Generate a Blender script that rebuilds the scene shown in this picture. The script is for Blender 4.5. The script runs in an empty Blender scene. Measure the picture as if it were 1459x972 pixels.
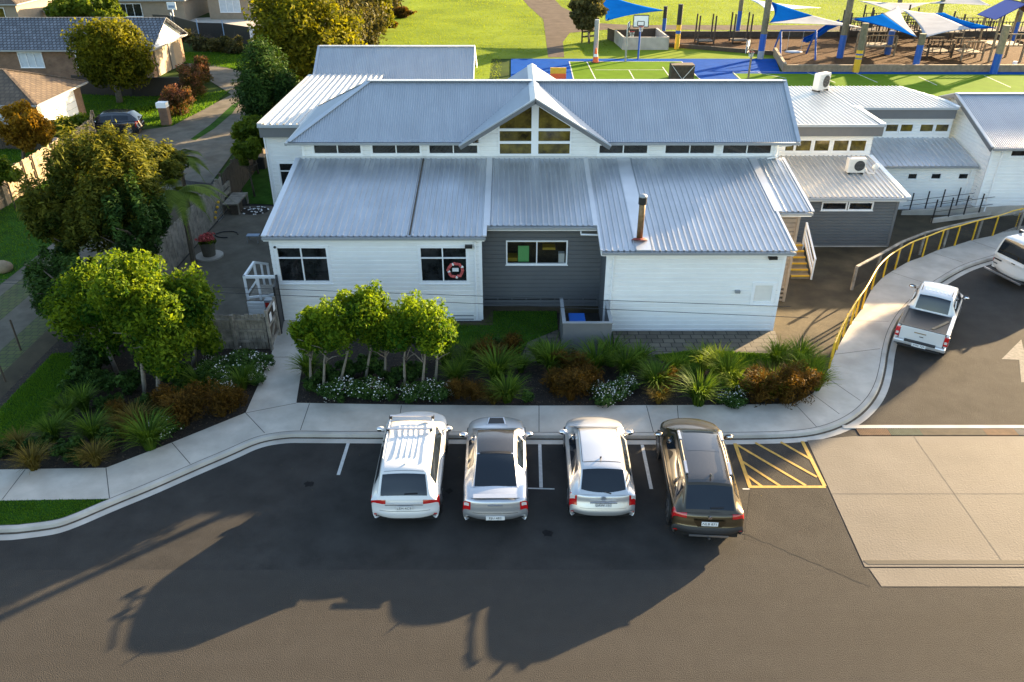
import bpy, math, random
import numpy as np
from mathutils import Vector, Matrix
random.seed(7); rng = np.random.default_rng(7)
sc = bpy.context.scene
R = math.radians
# ---------------------------------------------------------------- camera
CAM_H, PITCH, FPX, CX, CY = 15.0, R(29.9), 1135.0, 729.5, 486.0
cd = bpy.data.cameras.new('camera'); cam = bpy.data.objects.new('camera', cd)
sc.collection.objects.link(cam); sc.camera = cam
cam.location = (0, 0, CAM_H); cam.rotation_euler = (R(90) - PITCH, 0, 0)
cd.sensor_width = 36; cd.lens = FPX / 1459 * 36; cd.clip_end = 3000; cd.clip_start = .1
# ---------------------------------------------------------------- light
SUN_EL, SUN_AZ = R(13.0), R(40.3)          # azimuth measured from +X towards +Y
sd = Vector((math.cos(SUN_EL)*math.cos(SUN_AZ), math.cos(SUN_EL)*math.sin(SUN_AZ), math.sin(SUN_EL)))
sl = bpy.data.lights.new('sun', 'SUN'); so = bpy.data.objects.new('sun', sl); sc.collection.objects.link(so)
sl.energy = 5.0; sl.angle = R(.5); sl.color = (1, .73, .41)
so.rotation_euler = sd.to_track_quat('Z', 'Y').to_euler(); so.location = (0, 0, 60)
w = bpy.data.worlds.new('World'); sc.world = w; w.use_nodes = True
nt = w.node_tree; bg = nt.nodes['Background']; sky = nt.nodes.new('ShaderNodeTexSky')
sky.sky_type = 'NISHITA'; sky.sun_disc = False; sky.sun_elevation = SUN_EL; sky.sun_rotation = math.pi/2 - SUN_AZ
sky.air_density = 1.0; sky.dust_density = 1.2; sky.ozone_density = .7
nt.links.new(sky.outputs[0], bg.inputs[0]); bg.inputs[1].default_value = .086
sc.view_settings.view_transform = 'Standard'; sc.view_settings.look = 'None'
sc.view_settings.exposure = 2.66; sc.view_settings.gamma = 1
sc.render.engine = 'CYCLES'; sc.cycles.max_bounces = 6; sc.cycles.transparent_max_bounces = 8
C = sc.collection
# ---------------------------------------------------------------- unprojection of plan points
sT, cT = math.sin(PITCH), math.cos(PITCH)
def ray(px, py):
    a = (px-CX)/FPX; b = (py-CY)/FPX
    return Vector((a, cT - b*sT, -sT - b*cT))
def P(px, py, z=0.0):
    d = ray(px, py); t = (z-CAM_H)/d.z; return Vector((t*d.x, t*d.y, z))
def Q(px, py, Y):
    d = ray(px, py); t = Y/d.y; return Vector((t*d.x, Y, CAM_H+t*d.z))
RS, RY, RZ = .178, 33.5, 4.76             # lower roof: slope, top edge
def onroof(px, py):
    d = ray(px, py); t = (RZ-RS*RY-CAM_H)/(d.z-RS*d.y); return Vector((t*d.x, t*d.y, CAM_H+t*d.z))
# ---------------------------------------------------------------- materials
def mat(name, col, rough=.7, metal=0, var=.15, scale=4, bump=0, coat=0, col2=None, spec=.5, bscale=None, emit=None, stain=None, sheen=0):
    m = bpy.data.materials.new(name); m.use_nodes = True; n = m.node_tree; b = n.nodes['Principled BSDF']
    b.inputs['Roughness'].default_value = rough; b.inputs['Metallic'].default_value = metal
    b.inputs['Specular IOR Level'].default_value = spec; b.inputs['Coat Weight'].default_value = coat
    b.inputs['Coat Roughness'].default_value = .04
    tc = n.nodes.new('ShaderNodeTexCoord')
    c1 = tuple(max(0, c*(1-var)) for c in col); c2 = tuple(min(1, c*(1+var)) for c in (col if col2 is None else col2))
    if var > 0 or col2:
        no = n.nodes.new('ShaderNodeTexNoise'); no.inputs['Scale'].default_value = scale; no.inputs['Detail'].default_value = 8
        no.inputs['Roughness'].default_value = .62
        n.links.new(tc.outputs['Object'], no.inputs['Vector'])
        cr = n.nodes.new('ShaderNodeValToRGB'); cr.color_ramp.elements[0].position = .33; cr.color_ramp.elements[1].position = .67
        cr.color_ramp.elements[0].color = c1+(1,); cr.color_ramp.elements[1].color = c2+(1,)
        n.links.new(no.outputs['Fac'], cr.inputs[0]); out = cr.outputs[0]
        if stain:
            sc_, amt, scol = stain
            n2 = n.nodes.new('ShaderNodeTexNoise'); n2.inputs['Scale'].default_value = sc_; n2.inputs['Detail'].default_value = 5
            n.links.new(tc.outputs['Object'], n2.inputs['Vector'])
            r2 = n.nodes.new('ShaderNodeValToRGB'); r2.color_ramp.elements[0].position = .42; r2.color_ramp.elements[1].position = .72
            r2.color_ramp.elements[0].color = (0,0,0,1); r2.color_ramp.elements[1].color = (amt,)*3+(1,)
            n.links.new(n2.outputs['Fac'], r2.inputs[0])
            mx = n.nodes.new('ShaderNodeMixRGB'); mx.inputs[2].default_value = scol+(1,)
            n.links.new(r2.outputs[0], mx.inputs[0]); n.links.new(out, mx.inputs[1]); out = mx.outputs[0]
        n.links.new(out, b.inputs['Base Color'])
    else: b.inputs['Base Color'].default_value = col+(1,)
    if bump:
        nb = n.nodes.new('ShaderNodeTexNoise'); nb.inputs['Scale'].default_value = bscale or scale*8; nb.inputs['Detail'].default_value = 6
        n.links.new(tc.outputs['Object'], nb.inputs['Vector'])
        bp = n.nodes.new('ShaderNodeBump'); bp.inputs['Strength'].default_value = bump; bp.inputs['Distance'].default_value = .02
        n.links.new(nb.outputs['Fac'], bp.inputs['Height']); n.links.new(bp.outputs[0], b.inputs['Normal'])
    if emit: b.inputs['Emission Color'].default_value = emit+(1,); b.inputs['Emission Strength'].default_value = 1
    return m
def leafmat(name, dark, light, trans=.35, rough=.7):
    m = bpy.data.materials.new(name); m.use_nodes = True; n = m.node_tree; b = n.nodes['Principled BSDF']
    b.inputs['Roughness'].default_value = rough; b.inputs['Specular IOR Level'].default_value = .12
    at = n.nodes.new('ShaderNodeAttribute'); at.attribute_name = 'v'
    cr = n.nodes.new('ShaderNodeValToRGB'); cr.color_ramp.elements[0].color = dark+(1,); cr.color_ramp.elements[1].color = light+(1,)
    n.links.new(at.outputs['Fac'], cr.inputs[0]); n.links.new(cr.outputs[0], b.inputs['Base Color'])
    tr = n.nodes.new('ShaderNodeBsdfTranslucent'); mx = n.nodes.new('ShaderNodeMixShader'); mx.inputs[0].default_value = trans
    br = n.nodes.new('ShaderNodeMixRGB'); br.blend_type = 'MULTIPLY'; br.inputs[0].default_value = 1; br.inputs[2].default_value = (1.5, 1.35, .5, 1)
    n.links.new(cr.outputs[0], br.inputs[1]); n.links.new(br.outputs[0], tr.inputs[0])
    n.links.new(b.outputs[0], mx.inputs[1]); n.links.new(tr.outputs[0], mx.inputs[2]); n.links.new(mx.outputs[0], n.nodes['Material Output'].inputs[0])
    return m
def brickmat(name, c1, c2, mortar, sx, sy, rough=.8, off=.5, bump=.3, msize=.02, axis='XY'):
    m = bpy.data.materials.new(name); m.use_nodes = True; n = m.node_tree; b = n.nodes['Principled BSDF']; b.inputs['Roughness'].default_value = rough
    tc = n.nodes.new('ShaderNodeTexCoord'); br = n.nodes.new('ShaderNodeTexBrick'); br.offset = off
    br.inputs['Color1'].default_value = c1+(1,); br.inputs['Color2'].default_value = c2+(1,); br.inputs['Mortar'].default_value = mortar+(1,)
    br.inputs['Scale'].default_value = 1; br.inputs['Brick Width'].default_value = sx; br.inputs['Row Height'].default_value = sy; br.inputs['Mortar Size'].default_value = msize
    sep = n.nodes.new('ShaderNodeSeparateXYZ'); cmb = n.nodes.new('ShaderNodeCombineXYZ'); n.links.new(tc.outputs['Object'], sep.inputs[0])
    if axis == 'XZ':
        ad = n.nodes.new('ShaderNodeMath'); n.links.new(sep.outputs[0], ad.inputs[0]); n.links.new(sep.outputs[1], ad.inputs[1])
        n.links.new(ad.outputs[0], cmb.inputs[0]); n.links.new(sep.outputs[2], cmb.inputs[1])
    else: n.links.new(sep.outputs[0], cmb.inputs[0]); n.links.new(sep.outputs[1], cmb.inputs[1])
    n.links.new(cmb.outputs[0], br.inputs['Vector'])
    no = n.nodes.new('ShaderNodeTexNoise'); no.inputs['Scale'].default_value = 1.5; no.inputs['Detail'].default_value = 8; n.links.new(tc.outputs['Object'], no.inputs['Vector'])
    mx = n.nodes.new('ShaderNodeMixRGB'); mx.blend_type = 'MULTIPLY'; mx.inputs[0].default_value = .7
    n.links.new(br.outputs[0], mx.inputs[1]); n.links.new(no.outputs['Fac'], mx.inputs[2])
    g = n.nodes.new('ShaderNodeMixRGB'); g.blend_type = 'ADD'; g.inputs[0].default_value = .5; n.links.new(mx.outputs[0], g.inputs[1]); n.links.new(mx.outputs[0], g.inputs[2])
    n.links.new(g.outputs[0], b.inputs['Base Color'])
    bp = n.nodes.new('ShaderNodeBump'); bp.inputs['Strength'].default_value = bump; bp.inputs['Distance'].default_value = .02; bp.invert = True
    n.links.new(br.outputs['Fac'], bp.inputs['Height']); n.links.new(bp.outputs[0], b.inputs['Normal'])
    return m
M = {}
M['asphalt'] = mat('asphalt', (.028,.0265,.025), .92, var=.15, scale=1.2, bump=.9, bscale=60, col2=(.036,.034,.032), spec=.25)
M['road'] = mat('road_seal', (.043,.040,.0365), .95, var=.07, scale=2.5, bump=1.0, bscale=45, spec=.2)
M['seal2'] = mat('driveway_seal', (.040,.037,.0335), .95, var=.18, scale=1.1, bump=1.0, bscale=40, spec=.2)
M['concrete'] = mat('concrete', (.47,.43,.375), .85, var=.10, scale=1.5, bump=.25, bscale=30, stain=(1.1,.6,(.31,.28,.24)))
M['apron'] = mat('apron_concrete', (.100,.090,.080), .85, var=.12, scale=.8, bump=.4, bscale=18, stain=(.5,.6,(.078,.070,.061)))
M['joint'] = mat('joint', (.07,.065,.06), .9)
M['kerb'] = mat('kerb_concrete', (.44,.41,.37), .85, var=.14, scale=3, bump=.3, stain=(1.5,.6,(.2,.18,.15)))
M['patio'] = mat('patio_concrete', (.14,.125,.10), .9, spec=.15, var=.2, scale=1.2, bump=.3, stain=(.8,.6,(.075,.065,.048)))
M['yard'] = mat('yard_concrete', (.075,.060,.036), .85, var=.35, scale=.7, bump=.3, spec=.2, stain=(.5,.85,(.022,.020,.013)))
M['paver'] = brickmat('pavers', (.085,.075,.058), (.125,.11,.085), (.02,.018,.014), .42, .31, off=.37)
M['soil'] = mat('garden_soil', (.018,.013,.009), .95, var=.5, scale=6, bump=1, bscale=25)
M['bark'] = mat('bark_chip', (.085,.045,.022), .95, spec=.05, var=.45, scale=5, bump=1, bscale=14)
M['ground'] = mat('ground', (.035,.06,.012), .95, spec=.05, var=.3, scale=.3)
M['lawn'] = mat('lawn', (.025,.07,.008), .9, spec=.05, var=.35, scale=1.5, bump=1, bscale=30)
M['field'] = mat('field', (.11,.17,.010), .9, var=.25, scale=.12, bump=.6, bscale=6, col2=(.15,.20,.016), spec=.05)
M['dirt'] = mat('dirt_path', (.10,.08,.065), .95, spec=.05, var=.2, scale=.8, bump=.5)
M['whitewall'] = mat('white_board', (.84,.84,.83), .5, var=.03, scale=1.2, stain=(.5,.25,(.66,.67,.68)))
M['white'] = mat('white_trim', (.82,.83,.84), .4, var=.02)
M['grey'] = mat('grey_board', (.115,.122,.13), .55, var=.06, scale=1)
M['greytrim'] = mat('grey_trim', (.13,.135,.142), .5, var=.04)
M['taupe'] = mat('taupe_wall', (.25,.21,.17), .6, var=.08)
M['roof'] = mat('ribbed_zinc', (.45,.475,.51), .34, metal=.5, var=.06, scale=.6, stain=(.7,.35,(.34,.36,.38)))
M['roofup'] = mat('corrugated_blue_grey', (.33,.365,.41), .45, metal=.3, var=.05, scale=.7, stain=(1.2,.3,(.27,.30,.34)))
M['roofwhite'] = mat('white_ribbed', (.46,.46,.455), .4, metal=.1, var=.04, scale=.7)
M['flash'] = mat('flashing', (.56,.58,.61), .38, metal=.5, var=.05, scale=1.5)
M['gutter'] = mat('gutter', (.30,.32,.34), .4, metal=.3, var=.05)
M['cap'] = mat('ridge_cap', (.38,.42,.47), .45, metal=.3, var=.04)
def streak(m, sx, sy, amt, tint):
    n = m.node_tree; b = n.nodes['Principled BSDF']; src = b.inputs['Base Color'].links[0].from_socket
    tc = n.nodes.new('ShaderNodeTexCoord'); mp = n.nodes.new('ShaderNodeMapping'); mp.inputs['Scale'].default_value = (sx,sy,sy)
    no = n.nodes.new('ShaderNodeTexNoise'); no.inputs['Scale'].default_value = 1; no.inputs['Detail'].default_value = 5
    n.links.new(tc.outputs['Object'], mp.inputs[0]); n.links.new(mp.outputs[0], no.inputs['Vector'])
    r = n.nodes.new('ShaderNodeValToRGB'); r.color_ramp.elements[0].position = .4; r.color_ramp.elements[1].position = .75; r.color_ramp.elements[0].color = (0,0,0,1); r.color_ramp.elements[1].color = (amt,)*3+(1,)
    n.links.new(no.outputs['Fac'], r.inputs[0]); mx = n.nodes.new('ShaderNodeMixRGB'); mx.inputs[2].default_value = tint+(1,)
    n.links.new(r.outputs[0], mx.inputs[0]); n.links.new(src, mx.inputs[1]); n.links.new(mx.outputs[0], b.inputs['Base Color'])
streak(M['roof'], 3.5, .35, .4, (.26,.28,.31)); streak(M['roofup'], 3.2, .3, .35, (.24,.27,.31)); streak(M['roofwhite'], 2.5, .3, .45, (.33,.33,.325))
streak(M['whitewall'], .8, 6, .25, (.62,.63,.64)); streak(M['concrete'], .7, .7, .5, (.27,.245,.21)); streak(M['asphalt'], .5, .9, .5, (.023,.022,.021)); streak(M['road'], .15, 1.4, .6, (.035,.032,.028)); streak(M['apron'], .5, 1.6, .5, (.10,.088,.074))
M['glass'] = mat('window_glass', (.004,.005,.006), .05, var=.5, scale=2.5, col2=(.016,.018,.019), spec=.5)
M['amber'] = mat('pane_room_glow', (.05,.038,.008), .08, var=.7, scale=2.2, col2=(.10,.075,.012), spec=.5)  # opaque panes; amber glow of a sunlit room behind is painted in
M['blind'] = mat('curtain', (.5,.55,.6), .8, var=.1)
M['yellow'] = mat('yellow_paint', (.72,.42,.02), .5, var=.08, scale=3)
M['linewhite'] = mat('line_white', (.45,.45,.44), .8, var=.18, scale=9)
M['lineyellow'] = mat('line_yellow', (.42,.25,.045), .8, var=.2, scale=9)
M['timber'] = mat('weathered_timber', (.19,.17,.14), .85, var=.3, scale=3, bump=.5, col2=(.27,.24,.2))
M['timberwarm'] = mat('warm_timber', (.25,.19,.12), .8, var=.25, scale=3)
M['darkwood'] = mat('dark_timber', (.06,.045,.032), .85, var=.3)
M['black'] = mat('black_steel', (.012,.012,.013), .5, var=0)
M['rubber'] = mat('rubber', (.015,.015,.015), .8, var=0)
M['plastic'] = mat('black_plastic', (.022,.022,.024), .55, var=0)
M['alloy'] = mat('alloy', (.5,.5,.52), .3, metal=.9, var=0)
M['chrome'] = mat('chrome', (.75,.75,.77), .12, metal=1, var=0)
M['bluebin'] = mat('blue_plastic', (.01,.10,.42), .4, var=0)
M['courtblue'] = mat('court_blue', (.003,.06,.28), .9, var=.12, scale=.8, spec=.03)
M['courtgreen'] = mat('court_green', (.09,.17,.008), .9, var=.12, scale=.8, spec=.03)
M['bluepaint'] = mat('blue_paint', (.004,.08,.36), .5, var=.05)
M['sailblue'] = mat('sail_blue', (.002,.055,.25), .9, var=.12, scale=.6, spec=0)
M['sailwhite'] = mat('sail_white', (.34,.35,.37), .9, var=.1, scale=.6, spec=0)
M['red'] = mat('red_paint', (.5,.02,.01), .5, var=.1)
M['orange'] = mat('orange_plastic', (.75,.12,.02), .5, var=0)
M['brick'] = brickmat('brick', (.17,.09,.05), (.23,.125,.07), (.16,.14,.115), .23, .086, axis='XZ', msize=.008)
M['stucco'] = mat('stucco', (.27,.215,.155), .85, var=.08, scale=2, bump=.3)
M['tileblue'] = brickmat('concrete_tiles', (.10,.115,.135), (.16,.18,.21), (.04,.04,.05), .33, .36, bump=1, msize=.05)
M['tilebrown'] = brickmat('brown_tiles', (.085,.062,.04), (.12,.088,.058), (.07,.05,.035), .33, .36, bump=1, msize=.05)
M['steelflue'] = mat('copper_flue', (.20,.125,.06), .5, metal=.45, var=.3, scale=8)
M['trunk'] = mat('bark', (.17,.15,.12), .9, var=.3, scale=6, bump=.6)
M['trunkd'] = mat('bark_dark', (.09,.07,.05), .9, var=.3, scale=6, bump=.6)
M['poletimber'] = mat('pole_timber', (.16,.14,.09), .85, var=.2)
M['acwhite'] = mat('heat_pump_case', (.72,.70,.66), .5, var=.04)
M['tarp'] = mat('tarp', (.25,.33,.45), .6, var=.1)
# foliage
L = {}
L['garden'] = leafmat('leaf_garden', (.022,.075,.005), (.19,.27,.012), .45)
L['clump'] = leafmat('leaf_clump', (.018,.062,.005), (.17,.24,.012), .45)
L['bush'] = leafmat('leaf_bush', (.022,.040,.005), (.19,.19,.026), .4)
L['conifer'] = leafmat('leaf_conifer', (.010,.030,.006), (.05,.10,.016), .2)
L['gold'] = leafmat('leaf_gold', (.045,.055,.004), (.18,.18,.010), .45)
L['orange'] = leafmat('leaf_orange', (.12,.07,.006), (.32,.18,.015), .45)
L['pink'] = leafmat('leaf_pink', (.035,.045,.010), (.20,.075,.05), .35)
L['hedge'] = leafmat('leaf_hedge', (.04,.07,.006), (.13,.18,.015), .4)
L['olive'] = leafmat('leaf_olive', (.05,.05,.02), (.13,.12,.04), .3)
L['flax'] = leafmat('leaf_flax', (.022,.06,.006), (.14,.22,.022), .35)
L['lime'] = leafmat('leaf_lime', (.05,.10,.006), (.22,.30,.018), .4)
L['rust'] = leafmat('leaf_rust', (.035,.022,.004), (.15,.08,.012), .3)
L['tan'] = leafmat('leaf_tan', (.06,.05,.010), (.24,.18,.04), .3)
L['flowerleaf'] = leafmat('leaf_flower_shrub', (.014,.045,.008), (.07,.13,.03), .25)
L['petal'] = leafmat('petal', (.5,.52,.5), (.8,.8,.8), .2)
L['grass'] = leafmat('grass_blade', (.045,.12,.010), (.10,.19,.016), .5)
L['fieldgrass'] = leafmat('field_blade', (.10,.16,.008), (.19,.24,.014), .5)
L['palm'] = leafmat('leaf_palm', (.04,.075,.01), (.14,.19,.03), .35)
# ---------------------------------------------------------------- mesh builder
ORG = {}
def tag(o, label=None, cat=None, group=None, kind=None):
    if label: o['label'] = label
    if cat: o['category'] = cat
    if group: o['group'] = group
    if kind: o['kind'] = kind
    return o
def thing(name, label, cat, loc=(0,0,0), group=None):
    o = bpy.data.objects.new(name, None); C.objects.link(o); o.location = loc; o.empty_display_size = .3
    ORG[o.name] = Vector(loc); return tag(o, label, cat, group)
class MB:
    def __init__(s): s.v = []; s.f = []
    def add(s, vs, fs):
        n = len(s.v); s.v += [tuple(v) for v in vs]; s.f += [tuple(i+n for i in f) for f in fs]; return s
    def box(s, x0, x1, y0, y1, z0, z1):
        return s.add([(x0,y0,z0),(x1,y0,z0),(x1,y1,z0),(x0,y1,z0),(x0,y0,z1),(x1,y0,z1),(x1,y1,z1),(x0,y1,z1)],
                     [(0,3,2,1),(4,5,6,7),(0,1,5,4),(1,2,6,5),(2,3,7,6),(3,0,4,7)])
    def poly(s, pts): return s.add(pts, [tuple(range(len(pts)))])
    def prism(s, pts, z0, z1):
        n = len(pts); v = [(p[0],p[1],z0) for p in pts]+[(p[0],p[1],z1) for p in pts]
        return s.add(v, [tuple(range(n-1,-1,-1)), tuple(range(n,2*n))]+[(i,(i+1)%n,n+(i+1)%n,n+i) for i in range(n)])
    def bar(s, a, b, w, h=None, up=(0,0,1)):
        h = h or w; a = Vector(a); b = Vector(b); d = (b-a)
        if d.length < 1e-6: return s
        d.normalize(); u = Vector(up)
        if abs(d.dot(u)) > .95: u = Vector((0,1,0))
        x = d.cross(u).normalized(); y = x.cross(d).normalized(); vs = []
        for p in (a, b):
            for i, j in ((-1,-1),(1,-1),(1,1),(-1,1)): vs.append(p+x*(i*w/2)+y*(j*h/2))
        return s.add(vs, [(0,3,2,1),(4,5,6,7),(0,1,5,4),(1,2,6,5),(2,3,7,6),(3,0,4,7)])
    def tube(s, pts, r, n=8, caps=True):
        pts = [Vector(p) for p in pts]; rs = r if isinstance(r, (list,tuple)) else [r]*len(pts); base = len(s.v)
        for i, p in enumerate(pts):
            d = (pts[min(i+1,len(pts)-1)]-pts[max(i-1,0)]).normalized(); u = Vector((0,0,1)) if abs(d.z) < .9 else Vector((0,1,0))
            x = d.cross(u).normalized(); y = x.cross(d).normalized()
            for k in range(n):
                t = 2*math.pi*k/n; s.v.append(tuple(p+x*math.cos(t)*rs[i]+y*math.sin(t)*rs[i]))
        for i in range(len(pts)-1):
            for k in range(n): s.f.append((base+i*n+k, base+i*n+(k+1)%n, base+(i+1)*n+(k+1)%n, base+(i+1)*n+k))
        if caps: s.f.append(tuple(base+k for k in range(n))[::-1]); s.f.append(tuple(base+(len(pts)-1)*n+k for k in range(n)))
        return s
    def sphere(s, c, r, n=12, m=8):
        r = r if isinstance(r, tuple) else (r,r,r); base = len(s.v)
        for i in range(m+1):
            a = math.pi*i/m
            for k in range(n): t = 2*math.pi*k/n; s.v.append((c[0]+r[0]*math.sin(a)*math.cos(t), c[1]+r[1]*math.sin(a)*math.sin(t), c[2]+r[2]*math.cos(a)))
        for i in range(m):
            for k in range(n): s.f.append((base+i*n+k, base+(i+1)*n+k, base+(i+1)*n+(k+1)%n, base+i*n+(k+1)%n))
        return s
    def build(s, name, m, parent=None, smooth=False, bevel=0, label=None):
        if parent is not None: org = ORG.get(parent.name, Vector((0,0,0)))
        else:
            a = np.array(s.v); org = Vector(((a[:,0].min()+a[:,0].max())/2, (a[:,1].min()+a[:,1].max())/2, a[:,2].min()))
        me = bpy.data.meshes.new(name); me.from_pydata([(v[0]-org.x, v[1]-org.y, v[2]-org.z) for v in s.v], [], s.f); me.materials.append(m); me.update()
        o = bpy.data.objects.new(name, me); C.objects.link(o)
        if parent is not None: o.parent = parent
        else: o.location = org
        ORG[o.name] = org
        if smooth: me.polygons.foreach_set('use_smooth', [True]*len(me.polygons))
        if bevel:
            bv = o.modifiers.new('bevel', 'BEVEL'); bv.width = bevel; bv.segments = 2; bv.limit_method = 'ANGLE'
        if label: o['label'] = label
        return o
def struct(name, mb, m, kind='structure'): return tag(mb.build(name, m), kind=kind)
def np_mesh(name, V, F, attr, m, parent=None):
    """quads/tris from numpy arrays with a per-vertex value v"""
    if parent is not None: org = ORG.get(parent.name, Vector((0,0,0)))
    else: org = Vector(((V[:,0].min()+V[:,0].max())/2, (V[:,1].min()+V[:,1].max())/2, V[:,2].min()))
    V = V - np.array(org); k = F.shape[1]
    me = bpy.data.meshes.new(name); me.vertices.add(len(V)); me.vertices.foreach_set('co', V.astype(np.float32).ravel())
    me.loops.add(F.size); me.loops.foreach_set('vertex_index', F.astype(np.int32).ravel())
    me.polygons.add(len(F)); me.polygons.foreach_set('loop_start', np.arange(0, F.size, k, dtype=np.int32))
    try: me.polygons.foreach_set('loop_total', np.full(len(F), k, dtype=np.int32))
    except Exception: pass
    me.update(calc_edges=True)
    a = me.attributes.new('v', 'FLOAT', 'POINT'); a.data.foreach_set('value', attr.astype(np.float32)); me.materials.append(m)
    o = bpy.data.objects.new(name, me); C.objects.link(o)
    if parent is not None: o.parent = parent
    else: o.location = org
    ORG[o.name] = org
    return o
def copy_tree(o, parent=None):
    c = o.copy(); C.objects.link(c); c.parent = parent; ORG[c.name] = ORG.get(o.name, Vector())
    for ch in [x for x in C.objects if x.parent == o]: copy_tree(ch, c)
    return c
ORD = ['first','second','third','fourth','fifth','sixth','seventh','eighth','ninth','tenth','eleventh','twelfth','thirteenth','fourteenth','fifteenth','sixteenth','seventeenth','eighteenth']
# ---------------------------------------------------------------- foliage
def leaves(lumps, n, size, flat=.3, up=0., shell=.55, aspect=.55, droop=0):
    """leaf quads spread through ellipsoid lumps; size in metres"""
    lum = np.array(lumps, float); vol = (lum[:,3]*lum[:,4]*lum[:,5])**.67; pr = vol/vol.sum()
    idx = rng.choice(len(lum), n, p=pr); d = rng.normal(size=(n,3)); d /= np.linalg.norm(d, axis=1)[:,None]
    rad = shell+(1-shell)*rng.random(n)**.7
    # lumpy radius: several random directions push the surface in and out
    k = rng.normal(size=(7,3)); k /= np.linalg.norm(k,axis=1)[:,None]
    for q in k: rad = rad*(1+.10*np.sin(5*(d@q)+idx*1.7))
    c = lum[idx,:3]+d*lum[idx,3:6]*rad[:,None]
    nrm = d*(1-flat)+rng.normal(size=(n,3))*.75; nrm[:,2] += up; nrm /= np.linalg.norm(nrm,axis=1)[:,None]
    t = np.cross(nrm, rng.normal(size=(n,3))); t /= np.linalg.norm(t,axis=1)[:,None]; t[:,2] -= droop; b = np.cross(nrm, t)
    s = size*(.6+.8*rng.random(n)); a = t*s[:,None]; bb = b*(s*aspect)[:,None]
    V = np.stack([c-a, c+bb*.9+nrm*(s*.15)[:,None], c+a, c-bb*.9+nrm*(s*.15)[:,None]], 1).reshape(-1,3)
    F = np.arange(4*n).reshape(n,4)
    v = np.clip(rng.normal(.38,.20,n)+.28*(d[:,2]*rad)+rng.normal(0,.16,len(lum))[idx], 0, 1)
    return V, F, np.repeat(v,4)
def clusterlumps(cx, cy, cz, rx, ry, rz, k, s=.42):
    out = []
    for i in range(k):
        d = rng.normal(size=3); d /= np.linalg.norm(d); q = .62+.2*rng.random(); z = s*(.75+.5*rng.random())
        out.append((cx+d[0]*rx*q, cy+d[1]*ry*q, cz+d[2]*rz*q, rx*z, ry*z, rz*z))
    out.append((cx,cy,cz,rx*.6,ry*.6,rz*.6)); return out
def limbs(mb, base, top, r, k, spread):
    base = Vector(base); top = Vector(top)
    mid = base.lerp(top,.5)+Vector((random.uniform(-.06,.06),random.uniform(-.06,.06),0))*(top-base).length*.5
    mb.tube([base, base.lerp(mid,.5), mid, top], [r*1.2, r, r*.75, r*.3], 8)
    for i in range(k):
        a = random.uniform(0,6.28); s = base.lerp(top, random.uniform(.45,.8))
        e = s+Vector((math.cos(a)*spread, math.sin(a)*spread, spread*random.uniform(.5,1)))
        mb.tube([s, s.lerp(e,.5)+Vector((0,0,.08*spread)), e], [r*.5, r*.35, r*.12], 6)
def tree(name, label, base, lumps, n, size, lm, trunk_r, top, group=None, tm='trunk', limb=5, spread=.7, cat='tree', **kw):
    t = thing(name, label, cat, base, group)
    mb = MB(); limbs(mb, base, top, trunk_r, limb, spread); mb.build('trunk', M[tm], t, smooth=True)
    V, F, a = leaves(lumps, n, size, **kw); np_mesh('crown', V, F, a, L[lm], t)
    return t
def blades(n, r, h, wd, lean=1.0, seg=4):
    """tussock of arching blades"""
    V = []; F = []; A = []
    for i in range(n):
        a = random.uniform(0,6.283); r0 = random.uniform(0,.18)*r; H = h*random.uniform(.55,1.05); out = r*random.uniform(.25,1)*lean
        c, s = math.cos(a), math.sin(a); w0 = wd*random.uniform(.7,1.2); val = min(1,max(0,random.gauss(.45,.25))); b0 = len(V)
        for k in range(seg+1):
            t = k/seg; rr = r0+out*t**1.5; z = H*math.sin(min(1.0,t*.72+.05)*math.pi*.62 if out > .75*r else t*1.5)*1.0
            wz = w0*(1-t)**.7+.002
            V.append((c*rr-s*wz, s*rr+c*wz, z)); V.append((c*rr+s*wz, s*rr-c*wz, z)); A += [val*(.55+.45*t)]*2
            if k: F.append((b0+2*k-2, b0+2*k-1, b0+2*k+1, b0+2*k))
    return np.array(V), np.array(F), np.array(A)
def inpoly(x, y, poly):
    r = np.zeros(len(x), bool); n = len(poly)
    for i in range(n):
        x1,y1 = poly[i][0],poly[i][1]; x2,y2 = poly[(i+1)%n][0],poly[(i+1)%n][1]
        c = ((y1>y) != (y2>y)) & (x < (x2-x1)*(y-y1)/(y2-y1+1e-12)+x1); r ^= c
    return r
EXCL = []
def grass(name, poly, n, h, wd, lm, z=0., label=None):
    xs = [p[0] for p in poly]; ys = [p[1] for p in poly]
    x = rng.uniform(min(xs),max(xs),n*2); y = rng.uniform(min(ys),max(ys),n*2); k = inpoly(x,y,poly)
    for e in EXCL: k &= ~inpoly(x,y,e)
    x = x[k][:n]; y = y[k][:n]; n = len(x)
    a = rng.uniform(0,np.pi,n); hh = h*(.5+rng.random(n)); lean = rng.normal(size=(n,2))*.4*h
    c = np.stack([x,y,np.full(n,z)],1); d = np.stack([np.cos(a),np.sin(a),np.zeros(n)],1)*wd
    tip = c.copy(); tip[:,0] += lean[:,0]; tip[:,1] += lean[:,1]; tip[:,2] += hh
    V = np.stack([c-d,c+d,tip],1).reshape(-1,3); F = np.arange(3*n).reshape(n,3)
    patch = .5+.5*np.sin(x*.13+np.sin(y*.21)*2)*np.sin(y*.17+x*.05)
    v = np.clip(rng.normal(.3,.10,n)+.4*patch,0,1)
    o = np_mesh(name, V, F, np.repeat(v,3), L[lm]); tag(o, kind='stuff', label=label); return o
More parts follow.
